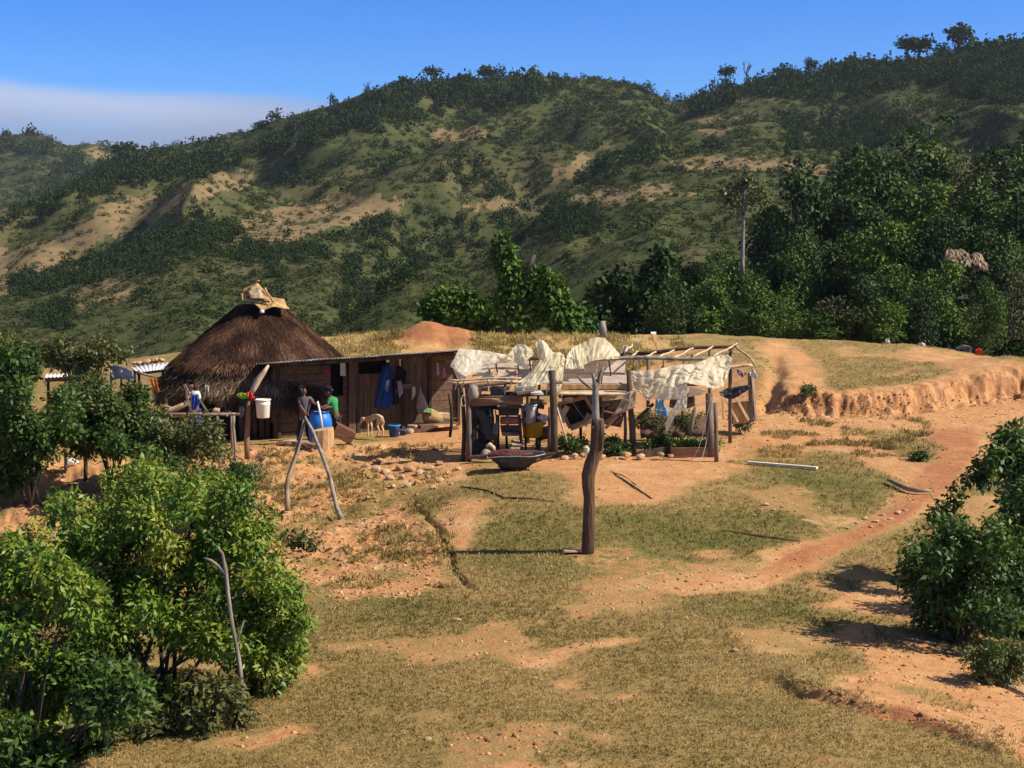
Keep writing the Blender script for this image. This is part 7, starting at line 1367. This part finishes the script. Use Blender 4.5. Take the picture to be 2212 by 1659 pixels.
# the forked post
YP = 26.2; b = gp(1269, YP); fp = thing("forked_post", "tall forked tree-trunk post standing alone in the grass", "post", b)
BR = mat("forked_post_bark", (0.16, 0.085, 0.048), (0.065, 0.036, 0.022), 5, .9, .9, (1.2, 1.2, .18), dist=.04)
MB().tube([b - Vector((0,0,.15)), A(1269.5,1180,YP), A(1271,1130,YP), A(1273,1076,YP), A(1271,1050,YP), A(1270,1027,YP), A(1278,1000,YP), A(1288,973,YP), A(1290,945,YP), A(1291,920,YP), A(1291,905,YP)], [.130,.122,.112,.106,.110,.122,.126,.120,.120,.124,.11], 12, True, .09).build("trunk", BR, fp, smooth=True)
mb = MB(); mb.tube([A(1286,925,YP-.02), A(1287,890,YP), A(1286.5,860,YP), A(1286,836,YP), A(1287,826,YP)], [.085,.066,.06,.058,.058], 10, True, .07); mb.tube([A(1286,834,YP), A(1283,820,YP), A(1281,806,YP)], [.05,.036,.026], 8, True, .1); mb.tube([A(1288,832,YP), A(1295,815,YP), A(1299,803,YP), A(1304,792,YP)], [.046,.034,.026,.018], 8, True, .1)
mb.tube([A(1284,842,YP), A(1268,832,YP-.05), A(1255,822,YP-.1), A(1248,813,YP-.12)], [.036,.028,.025,.02], 8, True, .1); mb.build("fork", BARK_PALE, fp, smooth=True)
MB().tube([A(1299,908,YP-.08), A(1300,940,YP-.09), A(1296,972,YP-.09)], [.03,.045,.03], 8, True, .15).build("bark_flap", BR, fp, smooth=True)
solo(MB().box(hit(1240,1194,20) + Vector((0,0,.02)), (.40,.24,.04), (0,0,.1), jit=.03), "flat_stone", "flat pale stone lying at the foot of the forked post", "stone", mat("pale_flat_stone", (.62,.46,.27), (.48,.33,.18), 5, .95, .3, spec=.1), bevel=.015)
# bits lying about
def lying(name, label, cat, pts, r, m, lump=.08, lift=.03):
    P = [hit(u, v, 13) + Vector((0, 0, lift)) for u, v in pts]; return solo(MB().tube(P, r, 8, True, lump), name, label, cat, m, smooth=True)
a, b = hit(1615, 1003, 14), hit(1765, 1016, 14); solo(MB().beam(a + Vector((0,0,.05)), b + Vector((0,0,.05)), .06, .10), "white_board", "long white board lying on the turf right of the shed", "board", mat("whitewashed_board", (.86,.78,.60), (.74,.62,.44), 4, .9, .1, spec=.1), bevel=.006)
lying("fallen_branch", "curved grey fallen branch beside the reddish path at the right", "branch", [(1918,1046),(1940,1056),(1962,1066),(1985,1069),(2012,1070)], [.035,.05,.055,.05,.03], GREYWOOD, lift=.09)
lying("dry_stick", "dark dry stick lying on the earth right of the forked post", "stick", [(1325,1023),(1350,1040),(1380,1060),(1408,1079)], [.014,.018,.02,.016], GREYWOOD, .15, .02); lying("dry_stick", "thin branch lying alongside the dark dry stick", "stick", [(1318,1020),(1345,1028),(1375,1050)], [.009,.011,.008], GREYWOOD, .1, .015)
lying("dry_stick", "long thin fallen stick on the dirt bank below the glossy shrub", "stick", [(1880,1370),(1960,1385),(2040,1400),(2100,1428)], [.012,.018,.018,.012], GREYWOOD)
lying("dry_stick", "pale stick at the lower right corner beside the feathery bush", "stick", [(2150,1480),(2180,1490),(2220,1508)], [.02,.024,.02], GREYWOOD)
lying("dry_stick", "dark tube drawn as the shaded erosion crack in the turf behind the wheelbarrow track", "stick", [(995,1053),(1050,1062),(1090,1078),(1140,1080),(1200,1086)], [.012,.02,.028,.016,.008], DARKWOOD, .2, .02)  # dark tube stands in for the shadow line of an erosion crack
lying("dry_stick", "dark twig lying on the turf below the stones at the right", "stick", [(1560,1148),(1640,1160),(1730,1172)], [.01,.016,.012], DARKWOOD, .2, .02)
rock(1587, 1404, 19, "single tan stone alone on the turf at the lower right", k=0); rock(925, 1592, 22, "small flat pale stone on the near turf", k=1, squash=.5); rock(988, 1335, 20, "small flat stone on the turf below the channel", k=2, squash=.5)
ST = [(792,1004,20),(812,1012,24),(835,1018,26),(862,1010,22),(842,1032,22),(868,1030,18),(888,1012,26),(905,1022,22),(930,1010,20),(948,1000,22),(925,1030,18),(948,1035,24),(905,1042,20),(880,1048,18),(965,1022,18),(820,995,16),(850,1050,14),(935,1052,14),(770,1000,14),(990,1012,16),(975,1045,12),(800,1030,14)]
for i, (u, v, w_) in enumerate(ST): rock(u, v, w_, "rough tan stone in the loose pile left of the wheelbarrow", group="stones piled left of the wheelbarrow", k=i)
for i, (u, v, w_) in enumerate([(1868,1118,16),(1890,1124,18),(1905,1110,16),(1925,1120,14),(1940,1106,20),(1955,1100,12),(1880,1136,12),(1850,1128,12),(1830,1140,12)]): rock(u, v, w_, "pale stone scattered along the edge of the reddish path", group="stones along the path", k=i + 1, squash=.6)
for i, (u, v, w_) in enumerate([(1640,1098,14),(1655,1088,18),(1672,1100,14),(1690,1094,12),(1630,1112,12),(1665,1112,10),(1720,1104,9),(1768,1096,9)]): rock(u, v, w_, "pale stone in the small scatter on the middle turf", group="stones on the middle turf", k=i, squash=.6)
for i in range(170):
    u, v = random.uniform(540, 960), random.uniform(965, 1250); rock(u, v, 4 + 9 * random.random() ** 2, "small orange clod on the bare slope below the hut", name="clod", group="clods on the bare slope", k=i, cat="clod", mesh=ROCKS[3 * (i % 3)])
# the rise behind
rock(1307, 0, 1, "x") if False else None
b = hit(1303, 731, 40); stick_px("stump_post", "short weathered stump post on the rise behind the tent-like plastic", "post", [(1304,733),(1303,715),(1301,694)], [.16,.15,.13], BARK_PALE, b.y)
a = hit(1424, 772, 30); bp_ = thing("leaning_plank", "reddish plank with a white top leaning above the shed roof", "plank", A(1426,762,YK+.3)); MB().beam(A(1427,764,YK+.3), A(1412,722,YK+.9), .12, .04, (1,0,0)).build("shaft", NEWWOOD, bp_, bevel=.006); MB().beam(A(1412,722.5,YK+.9), A(1411.5,718,YK+.95), .14, .05, (1,0,0)).build("painted_end", WHITETIN, bp_)
cloth_obj("white_bag", "white plastic bag stuck on the rafters right of the tent-like plastic", "bag", [(1346,747),(1354,746),(1359,752)], [(1340,768),(1348,772),(1354,764)], C_WHITE, YK, amp=.10, seed=27)
cloth_obj("white_bag", "small white litter bag lying on the rise above the shed rafters", "bag", [(1374,738),(1380,737),(1384,741)], [(1372,746),(1378,748),(1384,747)], C_WHITE, hit(1378, 747, 40).y, amp=.10, seed=28)
fh = thing("thatched_shelter", "small pale thatched roof half hidden in the wood at the right", "shelter", A(2062, 600, 92)); V, F = [], []
r = np.random.default_rng(8)
for c_ in ((2057, 548, 21, 12), (2103, 556, 6, 12)):
    n = 500; a_ = r.uniform(-1, 1, n); z_ = r.uniform(0, 1, n); Cc = np.stack([A(c_[0], c_[1], 92).x + px(c_[2], 92) * a_ * (.75 + .25 * (1 - z_)), 91.6 - 1.2 * (1 - z_), A(0, c_[1] + c_[3], 92).z + px(c_[3] * 2, 92) * z_], -1)
    v_, f_ = leaf_arrays(Cc, unit(np.stack([.3 * a_, -.4 + 0 * a_, -1 + 0 * a_], -1) + r.normal(size=(n, 3)) * .25), unit(np.array([[.2, -.8, .6]]) + r.normal(size=(n, 3)) * .3), np.full(n, .55), np.full(n, .13)); F.append(f_ + sum(len(q) for q in V)); V.append(v_)
np_mesh("thatch", np.concatenate(V), np.concatenate(F), leafmat("pale_thatch", [(.11,.07,.04),(.24,.165,.095),(.42,.30,.18)], rough=.9, trans=0), fh, tint=r.random(sum(len(f) for f in F)))
for u in (2038, 2072): MB().tube([A(u, 600, 92.3), A(u, 556, 92.3)], .1, 6).build("post", DARKWOOD, fh)
def crest(u):
    ys = np.linspace(52, 64, 160); P = at(np.full_like(ys, u), np.full_like(ys, 780.), ys); z = groundz(P[:, 0], P[:, 1]); v = proj(np.stack([P[:, 0], P[:, 1], z], -1))[1]; k = int(np.argmin(v)); return float(ys[k]) - .25, float(v[k])
def on_crest(name, label, cat, top, bot, m, **kw):
    Y, v = crest(np.mean([p[0] for p in bot])); dv = v + 2 - max(p[1] for p in bot); f = lambda l: [(p[0], p[1] + dv) for p in l]; return cloth_obj(name, label, cat, f(top), f(bot), m, Y, **kw)
on_crest("red_clothing", "bright red clothing laid out on the bank crest at the far right", "clothing", [(2106,745),(2113,740),(2121,744)], [(2108,755),(2115,757),(2122,755)], C_RED, amp=.10, seed=29)
on_crest("grey_bundle", "grey and black bundle beside the red clothing on the bank crest", "bundle", [(2066,746),(2080,740),(2092,742),(2100,746)], [(2064,752),(2080,756),(2092,756),(2100,754)], cloth("grey_black_cloth", (.20,.21,.23), (.03,.03,.04)), amp=.16, seed=30)
on_crest("white_bag", "white bag lying on the bank crest under the bright green bush", "bag", [(1984,742),(1992,740),(1999,743)], [(1982,747),(1992,749),(2000,747)], C_WHITE, amp=.08, seed=31)
on_crest("white_bag", "white bag hung on dry brush at the bank crest", "bag", [(1913,733),(1918,731),(1922,735)], [(1912,740),(1917,744),(1922,741)], C_WHITE, amp=.08, seed=32)

# ------------------------------------------------------------------ the air between here and the hills
hv = bpy.data.materials.new("haze_air"); hv.use_nodes = True; t = hv.node_tree; t.nodes.remove(t.nodes["Principled BSDF"])
pv = N("ShaderNodeVolumePrincipled", t); pv.inputs["Color"].default_value = (0.80, 0.88, 1.0, 1); pv.inputs["Density"].default_value = 0.00006; pv.inputs["Anisotropy"].default_value = 0.2
t.links.new(pv.outputs[0], t.nodes["Material Output"].inputs["Volume"])
hz = MB().box((0, 1500, 130), (5200, 3100, 420)).build("haze", hv); tag(hz, "thin blue haze between the clearing and the far hills", "haze", kind="stuff")
SC.cycles.volume_bounces = 0
